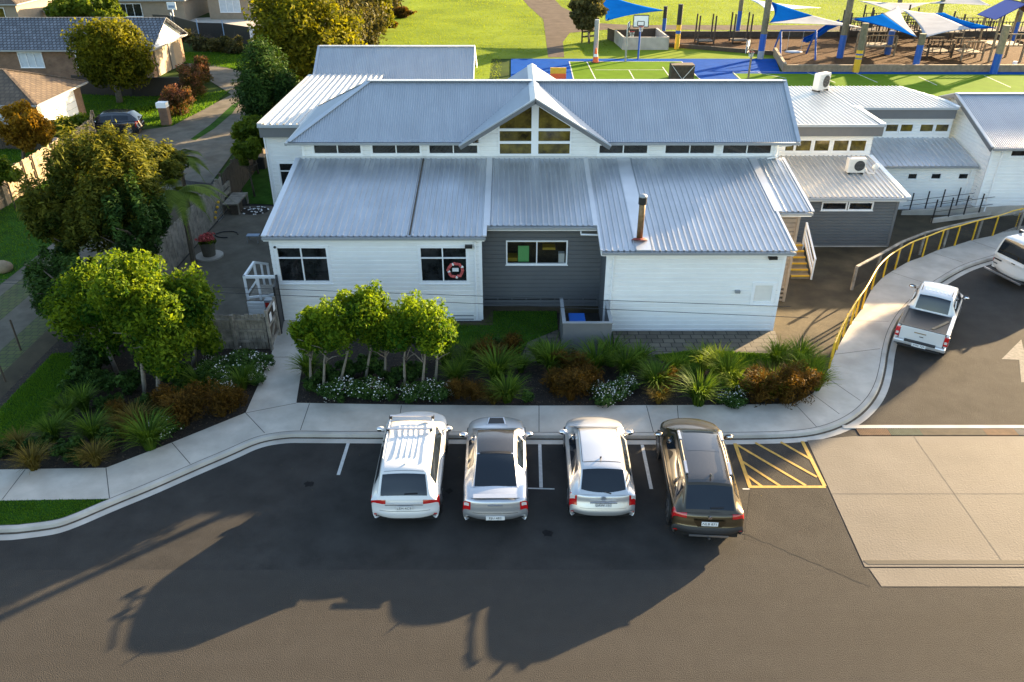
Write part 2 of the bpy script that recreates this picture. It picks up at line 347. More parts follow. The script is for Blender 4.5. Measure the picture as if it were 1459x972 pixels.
# ================================================================ SETTING
def flat(name, pts, z, m, kind='structure'):
    return struct(name, MB().poly([(p[0],p[1],z) for p in pts]), m, kind)
def px(l, z=0.0): return [P(a,b,z) for a,b in l]
flat('ground', [(-900,-300),(900,-300),(900,1200),(-900,1200)], -.03, M['ground'])
# asphalt car park and access drive; older road seal in front of it, edges butt
seamY = P(100,812).y
A0 = P(1060,770); A1 = P(1150,800); A2 = P(1240,838); A3 = P(1459,838)
flat('car_park', [(-60,seamY),(-8.3,seamY),(5.2,seamY+.02),A0,(P(1100,748).x,P(1100,748).y),P(1120,700),P(1168,700),P(1175,640),(11.2,20.2),(60,20.3),(60,50),(-60,50)][:0] or
     [(-60,seamY-4),(60,seamY-4),(60,45),(-60,45)], 0.0, M['asphalt'])
flat('road', [(-60,-30),(60,-30),(60,A3.y),A2,A1,A0,(4.9,seamY),(-60,seamY)], .004, M['road'])
# access drive seal (lighter, right of the kerb)
flat('driveway', [A0,A1,A2,P(1232,812),P(1180,702),P(1176,693),P(1069,695)], .004, M['seal2'])
flat('access_drive', [P(1215,607),(60,P(1215,607).y),(60,38),(26,38),P(1459,352,.0),P(1385,378),P(1340,400),P(1300,432),P(1282,470),P(1275,520),P(1255,560),P(1235,590)], .004, M['seal2'])
# concrete apron
ap = [P(1150,628),P(1215,622),(60,P(1215,622).y),(60,P(1240,808).y),P(1232,808)]
flat('apron', ap, .010, M['apron'])
flat('apron_skirt', [P(1238,810),(60,P(1240,810).y),(60,P(1240,836).y),P(1256,836)], .008, M['apron'])
mb = MB()
for a,b in (((1300,620),(1432,806)),((1186,704),(1459,704))):
    p, q = P(*a), P(*b)
    if a[1] == 704: q = Vector((40,p.y,0))
    d = (q-p).normalized(); n = Vector((-d.y,d.x,0))*.012
    mb.poly([(p+n).to_tuple()[:2]+(.013,),(q+n).to_tuple()[:2]+(.013,),(q-n).to_tuple()[:2]+(.013,),(p-n).to_tuple()[:2]+(.013,)])
struct('apron_joints', mb, M['joint'])
p = P(1229,799); q = P(1240,806)
flat('dark_strip', [(p.x,p.y),(40,p.y),(40,q.y+.03),(q.x-.05,q.y+.03)], .016, mat('tar', (.012,.012,.013), .8))  # near-black strip between apron and skirt
# slotted drain with rusty coloured grates along the top of the apron
yA, yB = P(1215,611).y, P(1215,621).y
dr = thing('drain_channel', 'long slotted drain grate between the access drive and pale concrete apron', 'drain', (P(1215,611).x, yB, 0))
MB().box(10.5,30,yA,yA+.16,0,.03).build('edge_beam', M['kerb'], dr)
gcol = [mat('grate_rust',(.10,.05,.025),.8,metal=.1,var=.3), mat('grate_green',(.035,.055,.04),.8,metal=.1,var=.3), mat('grate_brown',(.06,.048,.035),.8,metal=.1,var=.3), mat('grate_grey',(.06,.065,.075),.8,metal=.1,var=.3)]
seq = [0,1,2,2,0,3,2,0,3,3,0,2,1,3,2,0,3,2,2]; x = 10.9
for k, g in enumerate(seq):
    mb = MB(); xx = x
    while xx < x+.97: mb.box(xx, xx+.030, yB, yA-.01, .004, .022); xx += .055
    mb.build('grate', gcol[g], dr); x += 1.0
# kerb, channel and footpath: seam line is the back of the kerb
seam = [(-20,P(0,750).y-.05)]+[tuple(P(a,b,.12)[:2]) for a,b in [(0,750.4),(68.5,742.8),(92.5,737.7),(156,710.3),(212.5,688),(270.7,662.3),(329,638),(352,627),(377,619),(412,614),(445,614.5),(743,616),(928,616.5),(1040,616.3),(1109,615),(1150,612),(1180,604.5),(1206,593),(1228,575.7),(1244.6,552.7),(1253,524),(1257,495),(1266,466),(1282,441),(1306,417),(1340.5,393.7),(1365,380),(1386,372),(1414.6,364),(1459,351)]]
seam.append((seam[-1][0]+8, seam[-1][1]+2.4))
def smooth(pts, k=3):
    for _ in range(k):
        o = [pts[0]]
        for a, b in zip(pts, pts[1:]): o += [(a[0]*.75+b[0]*.25, a[1]*.75+b[1]*.25), (a[0]*.25+b[0]*.75, a[1]*.25+b[1]*.75)]
        o.append(pts[-1]); pts = o
    return pts
def offset(pts, d):
    out = []
    for i in range(len(pts)):
        a = pts[max(i-1,0)]; b = pts[min(i+1,len(pts)-1)]; t = Vector((b[0]-a[0], b[1]-a[1])).normalized(); out.append((pts[i][0]+t.y*d, pts[i][1]-t.x*d))
    return out
seam = smooth(seam, 2)
k0, k1, k2, k3 = offset(seam,.012), offset(seam,.14), offset(seam,.18), offset(seam,.46)
def ribbon(mb, a, za, b, zb):
    n = len(a); mb.add([(p[0],p[1],za) for p in a]+[(p[0],p[1],zb) for p in b], [(i,n+i,n+i+1,i+1) for i in range(n-1)]); return mb
mb = MB(); ribbon(mb,k0,.12,k1,.118); ribbon(mb,k1,.118,offset(seam,.155),.10); ribbon(mb,offset(seam,.155),.10,k2,.012); struct('kerb', mb, M['kerb'])
mb = MB(); ribbon(mb,k2,.012,k3,.006); struct('gutter_channel', mb, M['kerb'])
M['grime'] = mat('gutter_grime', (.07,.055,.04), .95, var=.4, scale=9)
mb = MB(); ga, gb = offset(seam,.175), offset(seam,.25); ribbon(mb,ga,.017,gb,.0135); struct('gutter_dirt', mb, M['grime'])
inner = [P(a,b,.12) for a,b in [(1175,535),(1158,561),(1132,575),(1040,577),(770,578),(600,577),(422,574)]]
railpts = [P(a,b,.12) for a,b in [(1181,525),(1192,498),(1212,462),(1228,440),(1242,412),(1258,395),(1275,384),(1294,373),(1314,366),(1337,356),(1360,350),(1385,342),(1414,336),(1447,323)]]
railpts.append(railpts[-1]+Vector((8,2.6,0)))
gate_path = px([(432,512),(426,470),(422,452),(405,452),(393,475),(386,509),(350,588)], .12)
left_in = px([(245,630.5),(151,666.5),(0,669)], .12)
left_low = px([(0,713),(156,710.5)], .12)
i0 = min(range(len(seam)), key=lambda i: abs(seam[i][0]-left_low[1].x)+abs(seam[i][1]-left_low[1].y))
path = [tuple(v[:2]) for v in reversed(railpts)]+[tuple(v[:2]) for v in inner+gate_path+left_in]+[(-30,left_in[-1].y),(-30,left_low[0].y)]+[tuple(v[:2]) for v in left_low]+seam[i0+1:]
def tri_prism(name, pts, z0, z1, m):
    import mathutils
    from mathutils.geometry import tessellate_polygon
    tr = tessellate_polygon([[Vector((p[0],p[1],0)) for p in pts]]); n = len(pts)
    mb = MB().add([(p[0],p[1],z1) for p in pts]+[(p[0],p[1],z0) for p in pts], [tuple(t) for t in tr]+[(i,(i+1)%n,n+(i+1)%n,n+i) for i in range(n)])
    o = struct(name, mb, m); bmn = o.data
    for p in bmn.polygons[:len(tr)]:
        if p.normal.z < 0: p.flip()
    return o
tri_prism('footpath', path, -.02, .12, M['concrete'])
mb = MB()
def joint(a, b, z=.123, wd=.011):
    p, q = P(*a,.12), P(*b,.12); d = (q-p).normalized(); n = Vector((-d.y,d.x,0))*wd
    mb.poly([(v.x,v.y,z) for v in (p+n,q+n,q-n,p-n)])
for a,b in [((36,669),(3,712)),((151,667),(156,710)),((245,631),(271,661)),((350,588.5),(377,617)),((441,575),(428,613)),((768,578),(768,616)),((921,578),(931,616)),((965,578),(968,616)),((1132,575),(1164,609)),((1158,562),(1196,590)),((1175,536),(1226,571)),((1190,505),(1254,497)),((1205,457),(1266,458)),((1270,388),(1320,404)),((1328,360),(1372,374)),((1384,343),(1430,359)),
            ((350,588.5),(422,574.5)),((386,509),(431,509)),((572,578),(566,616))]: joint(a,b)
mb2 = offset(seam,-.01); ribbon(mb, mb2, .1225, offset(seam,.012), .1225)
struct('path_joints', mb, M['joint'])
# verge grass left
vp = [(-30,left_low[0].y-.01)]+[tuple(v[:2]) for v in left_low]+seam[i0::-1]
flat('verge', vp, .10, M['lawn']); VERGE = vp
# car park lines
mb = MB()
def line(a, b, w_, z=.006, zz=0):
    p, q = P(*a), P(*b); d = (q-p).normalized(); n = Vector((-d.y,d.x,0))*w_/2
    mb.poly([(v.x,v.y,z) for v in (p+n,q+n,q-n,p-n)])
for a,b in [((497,629),(482,677)),((769,632),(771,695)),((915,634),(928,697)),((634,631),(627,690))]: line(a,b,.10)
line((752,696),(790,697),.05,.0065)
line((1058,697),(1068,697),.05,.0065)
struct('parking_lines', mb, M['linewhite'])
mb = MB(); line((1047,632),(1069,695),.11,.0085); line((1143,629),(1175,693),.11,.0085); line((1066,694),(1176,694),.10,.0090)
for a,b in [((1050,634),(1148,692)),((1058,658),(1112,693)),((1076,631),(1164,680)),((1112,630),(1154,654))]: line(a,b,.085,.0080)
line((1062,676),(1085,693),.085,.0080)
struct('hatched_bay_lines', mb, M['lineyellow'])
mb = MB(); pts = px([(1455,484),(1459,500),(1475,513),(1462,513),(1470,545),(1455,545),(1452,513),(1427,512)],0); mb.poly([(p.x,p.y,.009) for p in pts]); struct('road_arrow', mb, mat('line_faded', (.13,.125,.115), .9, var=.3, scale=7))
# planting beds, yard, patio
bedL = [(-17.05,14.5)]+[(-17.05,26.5),(-12.6,26.5),(-12.5,25.3)]+[tuple(v[:2]) for v in gate_path[4:]]+[tuple(v[:2]) for v in left_in]+[(-17.05,left_in[-1].y)]
tri_prism('garden_bed', [p for p in bedL[1:]], -.02, .10, M['soil'])
bedM = [tuple(v[:2]) for v in inner]+[tuple(v[:2]) for v in gate_path[:3]]+[(-8.3,26.2),(-8.3,27.5),(3.7,27.5),(3.7,24.9),(P(1100,506).x,P(1100,506).y),tuple(P(1150,500)[:2]),tuple(railpts[0][:2])]
tri_prism('garden_bed', bedM, -.02, .10, M['soil'])
flat('lawn', px([(0,584),(75,505),(118,503),(116,520),(95,548),(62,600),(30,628),(0,655)],.1)+[Vector((-17.0,18.7,0)),Vector((-17.0,21.5,0))], .13, M['lawn'])
LAWN1 = px([(0,584),(75,505),(118,503),(116,520),(95,548),(62,600),(30,628),(0,655)],.1)
flat('lawn', px([(645,462),(690,462),(700,444),(793,444),(795,470),(752,488),(738,512),(690,505),(648,490)],.1), .118, M['lawn'])
LAWN2 = px([(645,462),(690,462),(700,444),(793,444),(795,470),(752,488),(738,512),(690,505),(648,490)],.1)
LAWN3 = px([(930,507),(985,500),(1112,505),(1105,525),(1030,528),(960,522)],.1)
flat('lawn', LAWN3, .118, M['lawn'])
flat('pavers', px([(872,472),(1104,472),(1116,507),(985,503),(930,509),(880,520)],.1), .114, M['paver'])
flat('paver_path', px([(752,488),(795,470),(800,500),(780,520),(742,512)],.1), .116, M['paver'])
flat('yard', [(9.9,26.2),tuple(P(1112,505)[:2]),tuple(P(1172,530)[:2])]+[tuple(v[:2]) for v in railpts]+[(34,41),(11,41)], .02, M['yard'])
flat('patio', [(-15.0,25.5),(-9.0,25.5),(-9.0,34),(-11.3,36.5),(-11.3,40.5),(-15.0,40.5)], .02, M['patio'])
flat('lawn', px([(352,290),(344,268),(375,232),(392,232),(396,292)],.03), .035, M['lawn'])
mb = MB().box(-1.25,3.6,28.35,28.7,0,.13); mb.box(-1.2,-.75,27.3,28.35,0,.13); mb.box(-3.4,-.75,27.1,27.35,0,.13); struct('path_edge', mb, M['yard'])
# neighbour's long driveway strips left
for a,b,z,m,nm in [(-22,-21.4,.03,'patio','driveway_strip'),(-20.2,-18.9,.03,'patio','driveway_strip'),(-17.95,-17.05,.03,'yard','driveway_strip')]:
    flat(nm, [(a,5),(b,5),(b,44),(a,44)], z, M['patio'] if b < -18 else M[m])
M['cellgrass'] = brickmat('grass_paver', (.055,.075,.012), (.085,.09,.018), (.03,.035,.012), .28, .28, off=.5)
for a,b in [(-21.4,-20.2),(-18.9,-17.95)]: flat('grass_pavers', [(a,5),(b,5),(b,44),(a,44)], .028, M['cellgrass'])
flat('lawn', [(-27,8),(-22,8),(-22,50),(-27,50)], .03, M['lawn'])
# residential lawns and drives
flat('lawn', px([(110,135),(262,138),(330,128),(300,152),(245,180),(100,176),(60,200),(0,215),(0,260),(55,245),(134,200)]) , .01, M['lawn'])
flat('lawn', px([(235,75),(378,75),(350,100),(262,90)]), .01, M['lawn'])
flat('driveway', px([(95,200),(245,180),(330,135),(262,92),(290,88),(350,104),(350,160),(345,200),(300,262),(210,250),(180,215)]), .014, M['patio'])
flat('lawn', px([(343,144),(331,150),(300,178),(271,199),(279,200),(305,184),(331,162)]), .02, M['lawn'])
flat('forecourt', px([(230,28),(300,25),(400,10),(400,45),(362,62),(285,47)]), .014, M['concrete'])
# playing field
flat('playing_field', [(-22,62),(-10,200),(140,200),(140,96),(13,96),(13,84),(-2,84),(-2,72),(-8,60)], .0, M['field'])
flat('lawn', [(-2,81.8),(28,81.8),(24,96),(-2,96)], .004, M['field'])
flat('dirt_path', px([(735,-12),(752,8),(774,28),(777,50),(781,82),(804,82),(802,60),(812,47),(870,42),(1200,44),(1459,46),(1459,38),(1200,36),(900,36),(850,33),(800,10),(780,-12)]), .012, M['dirt'])
EXCL.append(px([(735,-12),(752,8),(774,28),(777,50),(781,82),(804,82),(802,60),(812,47),(870,42),(1200,44),(1459,46),(1459,38),(1200,36),(900,36),(850,33),(800,10),(780,-12)]))
flat('court_surface', [P(728,84),P(1105,84),Vector((24.5,75.4,0)),Vector((60,75.4,0)),Vector((60,60)),Vector((-.1,60))], .016, M['courtblue'])
flat('court_green', [P(811,88),P(971,88),Vector((P(1000,114).x,65,0)),Vector((P(818,114).x,65,0))], .022, M['courtgreen'])
flat('court_green', [P(1044,105),Vector((60,P(1044,107.5).y,0)),Vector((60,60,0)),Vector((P(1052,114).x,60,0))], .022, M['courtgreen'])
mb = MB()
for a,b in [((811,88),(971,88)),((811,88),(818,116)),((971,88),(1000,116)),((836,88),(850,116)),((896,100),(905,116)),((848,100),(945,100)),((944,96),(957,114)),((1044,103),(1060,118)),((1080,104),(1120,112)),((1150,104),(1190,118)),((1220,105),(1250,118)),((1309,110),(1335,122)),((1044,103),(1120,103)),((1402,108),(1440,125))]: line(a,b,.09,.028)
struct('court_lines', mb, M['linewhite'])
BARKP = [P(950,53),Vector((70,P(950,53).y,0)),Vector((70,75.9,0)),Vector((P(1112,99).x,75.9,0)),Vector((P(1103,79).x,P(1103,79).y,0)),P(950,67),P(893,62)]
flat('bark_ground', BARKP, .03, M['bark'])
bw = thing('retaining_wall', 'long low timber retaining wall edging the bark playground beside blue court', 'wall', (P(1112,99).x,75.7,0))
a,b,c = P(1103,79),P(1112,99),P(950,67)
MB().box(b.x,70,75.45,75.7,0,.62).build('front_panel', M['timberwarm'], bw)
MB().bar((a.x,a.y,.37),(b.x,75.5,.37),.25,.75).build('side_panel', M['timberwarm'], bw)
MB().bar((c.x,c.y,.2),(a.x,a.y,.2),.2,.4).build('side_panel', M['darkwood'], bw)
MB().box(c.x,70,P(950,53).y,P(950,53).y+.25,0,.6).build('back_panel', M['darkwood'], bw)
# grass blades where the photo shows mown turf close up or lit
grass('lawn_grass', LAWN1, 9000, .06, .012, 'grass', .13); grass('lawn_grass', LAWN2, 7000, .05, .01, 'grass', .118); grass('lawn_grass', LAWN3, 6000, .06, .012, 'grass', .118)
grass('lawn_grass', [(-27,30),(-22,30),(-22,50),(-27,50)], 7000, .08, .02, 'grass', .03)
grass('lawn_grass', px([(110,135),(262,138),(330,128),(300,152),(245,180),(100,176),(60,200),(0,215),(0,260),(55,245),(134,200)]), 16000, .10, .03, 'grass', .01)
grass('lawn_grass', px([(235,75),(378,75),(350,100),(262,90)]), 8000, .1, .03, 'grass', .01)
grass('field_grass', [(-12,62),(-16,150),(110,150),(110,98),(60,96.5),(11,96),(10,84),(-1,84),(-1,60)], 120000, .05, .05, 'fieldgrass', 0)
grass('verge_grass', [(p[0],p[1]) for p in VERGE if p[0] > -20], 5000, .05, .012, 'grass', .10)
# ================================================================ BUILDINGS
def obox(mb, o, u, ua, ub, za, zb, na, nb):
    n = (u[1], -u[0]); vs = []
    for z in (za, zb):
        for (a, k) in ((ua,nb),(ub,nb),(ub,na),(ua,na)): vs.append((o[0]+u[0]*a+n[0]*k, o[1]+u[1]*a+n[1]*k, z))
    return mb.add(vs, [(3,2,1,0),(4,5,6,7),(0,1,5,4),(1,2,6,5),(2,3,7,6),(3,0,4,7)])
def clad(mb, o, u, Ln, z0, z1, op=(), pitch=.15, top=None, lap=.03):
    """rusticated weatherboards: flat face, sloped ledge and a recessed channel at the top of each board"""
    pitch *= 1.2; n = (u[1], -u[0]); z = z0
    def pt(a, zz, k): return (o[0]+u[0]*a+n[0]*k, o[1]+u[1]*a+n[1]*k, zz)
    while z < z1-.005:
        zt = min(z+pitch, z1); zc = (z+zt)/2; iv = [(0, Ln)]
        if top:
            g = [a for a in np.linspace(0, Ln, 241) if top(a) >= zt-.02]
            iv = [(min(g), max(g))] if g else []
        for (a, b, c, d) in op:
            if c < zc < d: iv = [q for (p, r) in iv for q in ((p, min(r,a)), (max(p,b), r)) if q[1]-q[0] > .005]
        prof = [(z,0),(z,lap),(zt-.05,lap),(zt-.034,.0),(zt,0)]
        for a, b in iv:
            V = []
            for zz, k in prof: V += [pt(a,zz,k), pt(b,zz,k)]
            mb.add(V, [(2*i,2*i+1,2*i+3,2*i+2) for i in range(4)])
        z = zt
    return mb
def window(par, o, u, a, b, c, d, vs=(), hs=(), fm='white', gm='glass', fw=.055, casing=0, name='window', label=None, bar=.045):
    """frame (one mesh) with the panes as its child"""
    mb = MB()
    if casing: k = casing; 
    else: k = 0
    F_ = fw+k
    obox(mb,o,u,a-F_,b+F_,c-F_,c,-.04,.055); obox(mb,o,u,a-F_,b+F_,d,d+F_,-.04,.055); obox(mb,o,u,a-F_,a,c,d,-.04,.053); obox(mb,o,u,b,b+F_,c,d,-.04,.053)
    obox(mb,o,u,a-F_-.03,b+F_+.03,c-F_-.025,c-F_,-.02,.085)
    for v in vs: x = a+(b-a)*v; obox(mb,o,u,x-bar/2,x+bar/2,c,d,-.03,.045)
    for h in hs: z = c+(d-c)*h; obox(mb,o,u,a,b,z-bar/2,z+bar/2,-.03,.043)
    w_ = mb.build(name, M[fm], par, label=label); p = MB(); n = (u[1],-u[0])
    p.poly([(o[0]+u[0]*s-n[0]*.012, o[1]+u[1]*s-n[1]*.012, z) for s, z in ((a,c),(b,c),(b,d),(a,d))]).build('pane', M[gm], w_)
    return w_
def ribbed(P0, A, B, W, lo, hi, pitch, h, kind='trap'):
    """roof sheet: A along the eave, B up the slope; lo/hi give the slope extent at a"""
    P0 = Vector(P0); A = Vector(A).normalized(); B = Vector(B).normalized(); N = A.cross(B)
    xs = []; a = 0.0
    while a < W-1e-6:
        for f, k in (((0,0),(.62,0),(.72,1),(.90,1)) if kind == 'trap' else ((0,0),(.25,.5),(.5,1),(.75,.5))):
            if a+f*pitch < W: xs.append((a+f*pitch, k*h))
        a += pitch
    xs.append((W, 0)); V = []; F = []
    for a, k in xs:
        l, m_ = lo(a), max(lo(a), hi(a))
        V.append(P0+A*a+B*l+N*k); V.append(P0+A*a+B*m_+N*k)
    for i in range(len(xs)-1): F.append((2*i, 2*i+2, 2*i+3, 2*i+1))
    return MB().add(V, F)
const = lambda c: (lambda a: c)
X1 = (1,0)
# ---------- main school building
sb = thing('school_building', 'long white weatherboard school building with blue-grey gabled metal roof and ribbed lean-to roof in front', 'building', (1,33,0))
SL = math.sqrt(1+RS*RS); BV = (0,1,RS)
def rz(y): return RZ-RS*(RY-y)
def lean(x0, x1, y0, nm='lean_to_roof', strips=(), W=None):
    mb = ribbed((x0,y0,rz(y0)), (1,0,0), BV, x1-x0, const(0), const((RY-y0)*SL), .215, .042)
    return mb.build(nm, M['roof'], sb)
YA, YM, YB, YC = 27.43, 28.15, 26.47, 29.15
XA0, XA1, XM1, XB1, XC1 = -9.24, -.96, 3.22, 10.22, 11.62
lean(XA0, XA1, YA); lean(XA1+.02, XM1-.02, YM); lean(XM1, XB1, YB); lean(XB1+.02, XC1, YC)
mb = MB()
def strip(x0, x1, y0, y1=RY, k=.045, xt0=None):
    a = x0 if xt0 is None else xt0; b = a+x1-x0
    N = Vector((0,-RS,1)).normalized()*k
    v = [Vector((x0,y0,rz(y0))),Vector((x1,y0,rz(y0))),Vector((b,y1,rz(y1))),Vector((a,y1,rz(y1)))]
    mb.add([p+N for p in v]+v, [(0,1,2,3),(4,5,1,0),(5,6,2,1),(7,4,0,3)])
sx = onroof(883,228).x
strip(XA0-.03,XA0+.17,YA-.02); strip(XA1-.12,XA1+.12,YM-.03,RY,.05); strip(XA1-.12,XA1+.02,YA-.02,YM,.05); strip(XM1-.17,XM1+.02,YM-.02,RY,.05)
strip(sx-.12,sx+.42,YB,RY,.052); strip(XB1-.10,XB1+.22,YC-.01,RY,.05,XB1-.1); strip(XB1-.04,XB1+.05,YB-.01,YC,.05); strip(XC1-.06,XC1+.05,YC-.02,RY,.05); strip(XM1-.03,XM1+.04,YB-.01,YM,.05)
mb.build('roof_flashing', M['flash'], sb)
mb = MB(); xx = onroof(590,300).x; strip(xx-.03,xx+.03,YA+.1,RY-.05,.036); mb.build('sheet_joint', M['grime'], sb)
mb = MB()
for x0,x1,y in ((XA0,XA1-.02,YA),(XA1+.02,XM1,YM),(XM1+.02,XB1,YB),(XB1+.05,XC1,YC)): mb.box(x0,x1,y-.10,y+.01,rz(y)-.12,rz(y)-.03)
mb.build('gutter', M['gutter'], sb)
mb = MB()
for x0,x1,y,z in ((XA0+.02,XA1-.06,YA,0),(XA1+.03,XM1-.02,YM,0),(XM1+.03,XB1-.02,YB,0),(XB1+.07,XC1-.02,YC,0)):
    mb.box(x0,x1,y+.012,y+.04,rz(y)-.20,rz(y)-.03)
for x,y0,y1 in ((XA0+.02,YA,RY),(XM1+.02,YB,YM),(XB1-.05,YB,YC),(XC1-.04,YC,RY)):
    mb.add([(x-.02,y0+.05,rz(y0)-.2),(x+.02,y0+.05,rz(y0)-.2),(x+.02,y1,rz(y1)-.2),(x-.02,y1,rz(y1)-.2),(x-.02,y0+.05,rz(y0)-.02),(x+.02,y0+.05,rz(y0)-.02),(x+.02,y1,rz(y1)-.02),(x-.02,y1,rz(y1)-.02)],[(0,3,2,1),(4,5,6,7),(0,1,5,4),(1,2,6,5),(2,3,7,6),(3,0,4,7)])
mb.build('fascia', M['white'], sb)
# soffit closing the underside
mb = MB()
for x0,x1,y in ((XA0+.04,XA1-.08,YA),(XA1+.05,XM1-.04,YM),(XM1+.05,XB1-.06,YB),(XB1+.09,XC1-.06,YC)):
    mb.poly([(x0,y+.04,rz(y)-.17),(x0,RY-.02,rz(RY)-.15),(x1,RY-.02,rz(RY)-.15),(x1,y+.04,rz(y)-.17)])
mb.build('soffit', M['white'], sb)
WA, WM, WB = 27.58, 28.75, 26.80
wins = []
def pw(Y, x0, y0, x1, y1, ox):
    a = Q(x0,y1,Y); b = Q(x1,y0,Y); return (a.x-ox, (Q(x1,y1,Y).x)-ox, a.z, b.z)
wA1 = pw(WA,404,353,470,400,-9.05); wA2 = pw(WA,602,353,665,400,-9.05); wA2 = (wA2[0],wA2[1],wA1[2],wA1[3])
wA1 = (wA1[0]-.05,wA1[1],wA1[2],wA1[3])
oA = (-9.05,WA); mb = MB()
clad(mb,oA,X1,7.87,0,rz(YA)-.12,[(a-.06,b+.06,c-.06,d+.06) for a,b,c,d in (wA1,wA2)],.15)
clad(mb,(-9.05,RY+3),(0,-1),RY+3-WA,0,4.4,(),.15,top=lambda a: rz(RY+3-a)-.12 if a > 3 else 4.4)
mb.build('wall', M['whitewall'], sb)
mb = MB(); clad(mb,(-1.18,WM),X1,4.7,0.45,rz(YM)-.12,[tuple(x+y for x,y in zip(pw(WM,723,344,806,375,-1.18),(-.06,.06,-.06,.06)))],.15)
clad(mb,(-1.18,WA),(0,1),WM-WA,0,3.6,(),.15); clad(mb,(3.52,WM),(0,-1),WM-WB,0.0,3.5,(),.15)
mb.build('wall', M['grey'], sb, label='dark grey recessed wall between the two white wings')
mb = MB().box(-1.18,3.5,WM-.02,WM+.04,0,.1); 
for z in (.12,.27): mb.box(-1.18,3.5,WM-.03,WM+.02,z,z+.12)
for x in np.linspace(-1.15,3.45,9): mb.box(x-.03,x+.03,WM-.045,WM+.0,.08,.44)
mb.build('base_boards', M['greytrim'], sb)
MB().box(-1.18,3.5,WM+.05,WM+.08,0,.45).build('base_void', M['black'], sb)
oB = (3.5,WB); hB = (Q(1072,431,WB).x-3.5, Q(1097,431,WB).x-3.5, Q(1080,430,WB).z, Q(1080,406,WB).z)
mb = MB(); clad(mb,oB,X1,6.5,0.02,rz(YB)-.12,[hB],.15); clad(mb,(10.0,WB),(0,1),2.6,0.02,3.85,(),.15,top=lambda a: rz(WB+a)-.1)
mb.build('wall', M['whitewall'], sb)
window(sb,oB,X1,*hB,fm='white',gm='acwhite',casing=.06,name='hatch',label='blanked white hatch panel low on the right wing')
# corner boards and downpipes
mb = MB()
for x,y,z1 in ((-9.06,WA,rz(YA)-.15),(-1.24,WA,rz(YA)-.15),(3.46,WB,rz(YB)-.15),(9.93,WB,rz(YB)-.15)): mb.box(x,x+.11,y-.035,y+.05,.02,z1)
mb.box(10.0,10.03,WB-.03,WB+.09,.02,3.3)
mb.build('corner_board', M['white'], sb)
MB().tube([(-1.38,WA-.07,3.45),(-1.38,WA-.07,.15)],.04).tube([(3.72,WB-.07,3.35),(3.70,WB-.07,.1)],.035).build('downpipe', M['white'], sb)
MB().tube([(2.6,YM-.05,rz(YM)-.2),(2.6,YM-.05,rz(YM)-.32),(3.35,YM-.02,rz(YM)-.36)],.035).build('downpipe', M['white'], sb)
window(sb,oA,X1,*wA1,vs=(.48,),hs=(.70,),casing=.05); window(sb,oA,X1,*wA2,vs=(.48,),hs=(.70,),casing=.05)
wm = pw(WM,723,344,806,375,-1.18)
gl = bpy.data.materials.new('clear_glass'); gl.use_nodes = True; g_ = gl.node_tree; bs = g_.nodes['Principled BSDF']; bs.inputs['Base Color'].default_value=(.02,.02,.02,1); bs.inputs['Roughness'].default_value=.05
tr_ = g_.nodes.new('ShaderNodeBsdfTransparent'); tr_.inputs[0].default_value=(.85,.88,.88,1); mx_ = g_.nodes.new('ShaderNodeMixShader'); mx_.inputs[0].default_value=.2
g_.links.new(tr_.outputs[0],mx_.inputs[1]); g_.links.new(bs.outputs[0],mx_.inputs[2]); g_.links.new(mx_.outputs[0],g_.nodes['Material Output'].inputs[0]); M['clear']=gl
w_mid = window(sb,(-1.18,WM),X1,*wm,vs=(.5,),gm='clear')
# room seen through the middle window
bx0, bx1 = -1.18+wm[0], -1.18+wm[1]; bz = wm[2]
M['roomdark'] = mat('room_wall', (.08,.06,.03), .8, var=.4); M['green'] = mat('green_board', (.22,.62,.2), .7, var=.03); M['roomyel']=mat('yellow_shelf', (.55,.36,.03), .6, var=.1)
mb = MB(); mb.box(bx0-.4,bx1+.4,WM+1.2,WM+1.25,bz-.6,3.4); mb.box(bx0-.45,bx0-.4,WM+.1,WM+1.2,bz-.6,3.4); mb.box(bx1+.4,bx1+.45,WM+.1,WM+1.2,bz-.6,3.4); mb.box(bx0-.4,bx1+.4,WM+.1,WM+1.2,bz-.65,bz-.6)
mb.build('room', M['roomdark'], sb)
MB().box(bx0+.42,bx0+.85,WM+.25,WM+.28,bz-.05,bz+.62).build('pinboard', M['green'], sb)
MB().box(bx0,bx0+.4,WM+.4,WM+.9,bz-.1,bz+.05).box(bx0+1.4,bx0+1.9,WM+.5,WM+.9,bz+.35,bz+.45).box(bx0,bx1,WM+.9,WM+1.1,bz+.5,bz+.55).build('shelf', M['roomyel'], sb)
MB().box(bx1-.28,bx1-.05,WM+.12,WM+.35,bz-.05,bz+.36).build('storage_box', M['acwhite'], sb)
# lattice base vents right of wing A
mb = MB()
for z in (.12,.28): mb.box(-2.3,-1.5,WA-.035,WA-.02,z,z+.045)
mb.build('base_vent', M['gutter'], sb)
# security light and camera
MB().box(-1.75,-1.48,WA-.22,WA-.05,3.22,3.32).box(-1.66,-1.58,WA-.06,WA,3.2,3.3).build('security_light', M['black'], sb)
MB().box(9.35,9.65,WB-.24,WB-.04,3.12,3.22).box(9.46,9.54,WB-.06,WB,3.1,3.2).build('security_light', M['black'], sb)
MB().sphere((-8.85,WA-.08,3.22),.05).build('camera_dome', M['black'], sb, smooth=True)
p = Q(1050,414,WB); MB().box(p.x-.09,p.x+.09,WB-.16,WB-.02,p.z-.05,p.z+.05).build('tap_box', M['gutter'], sb)
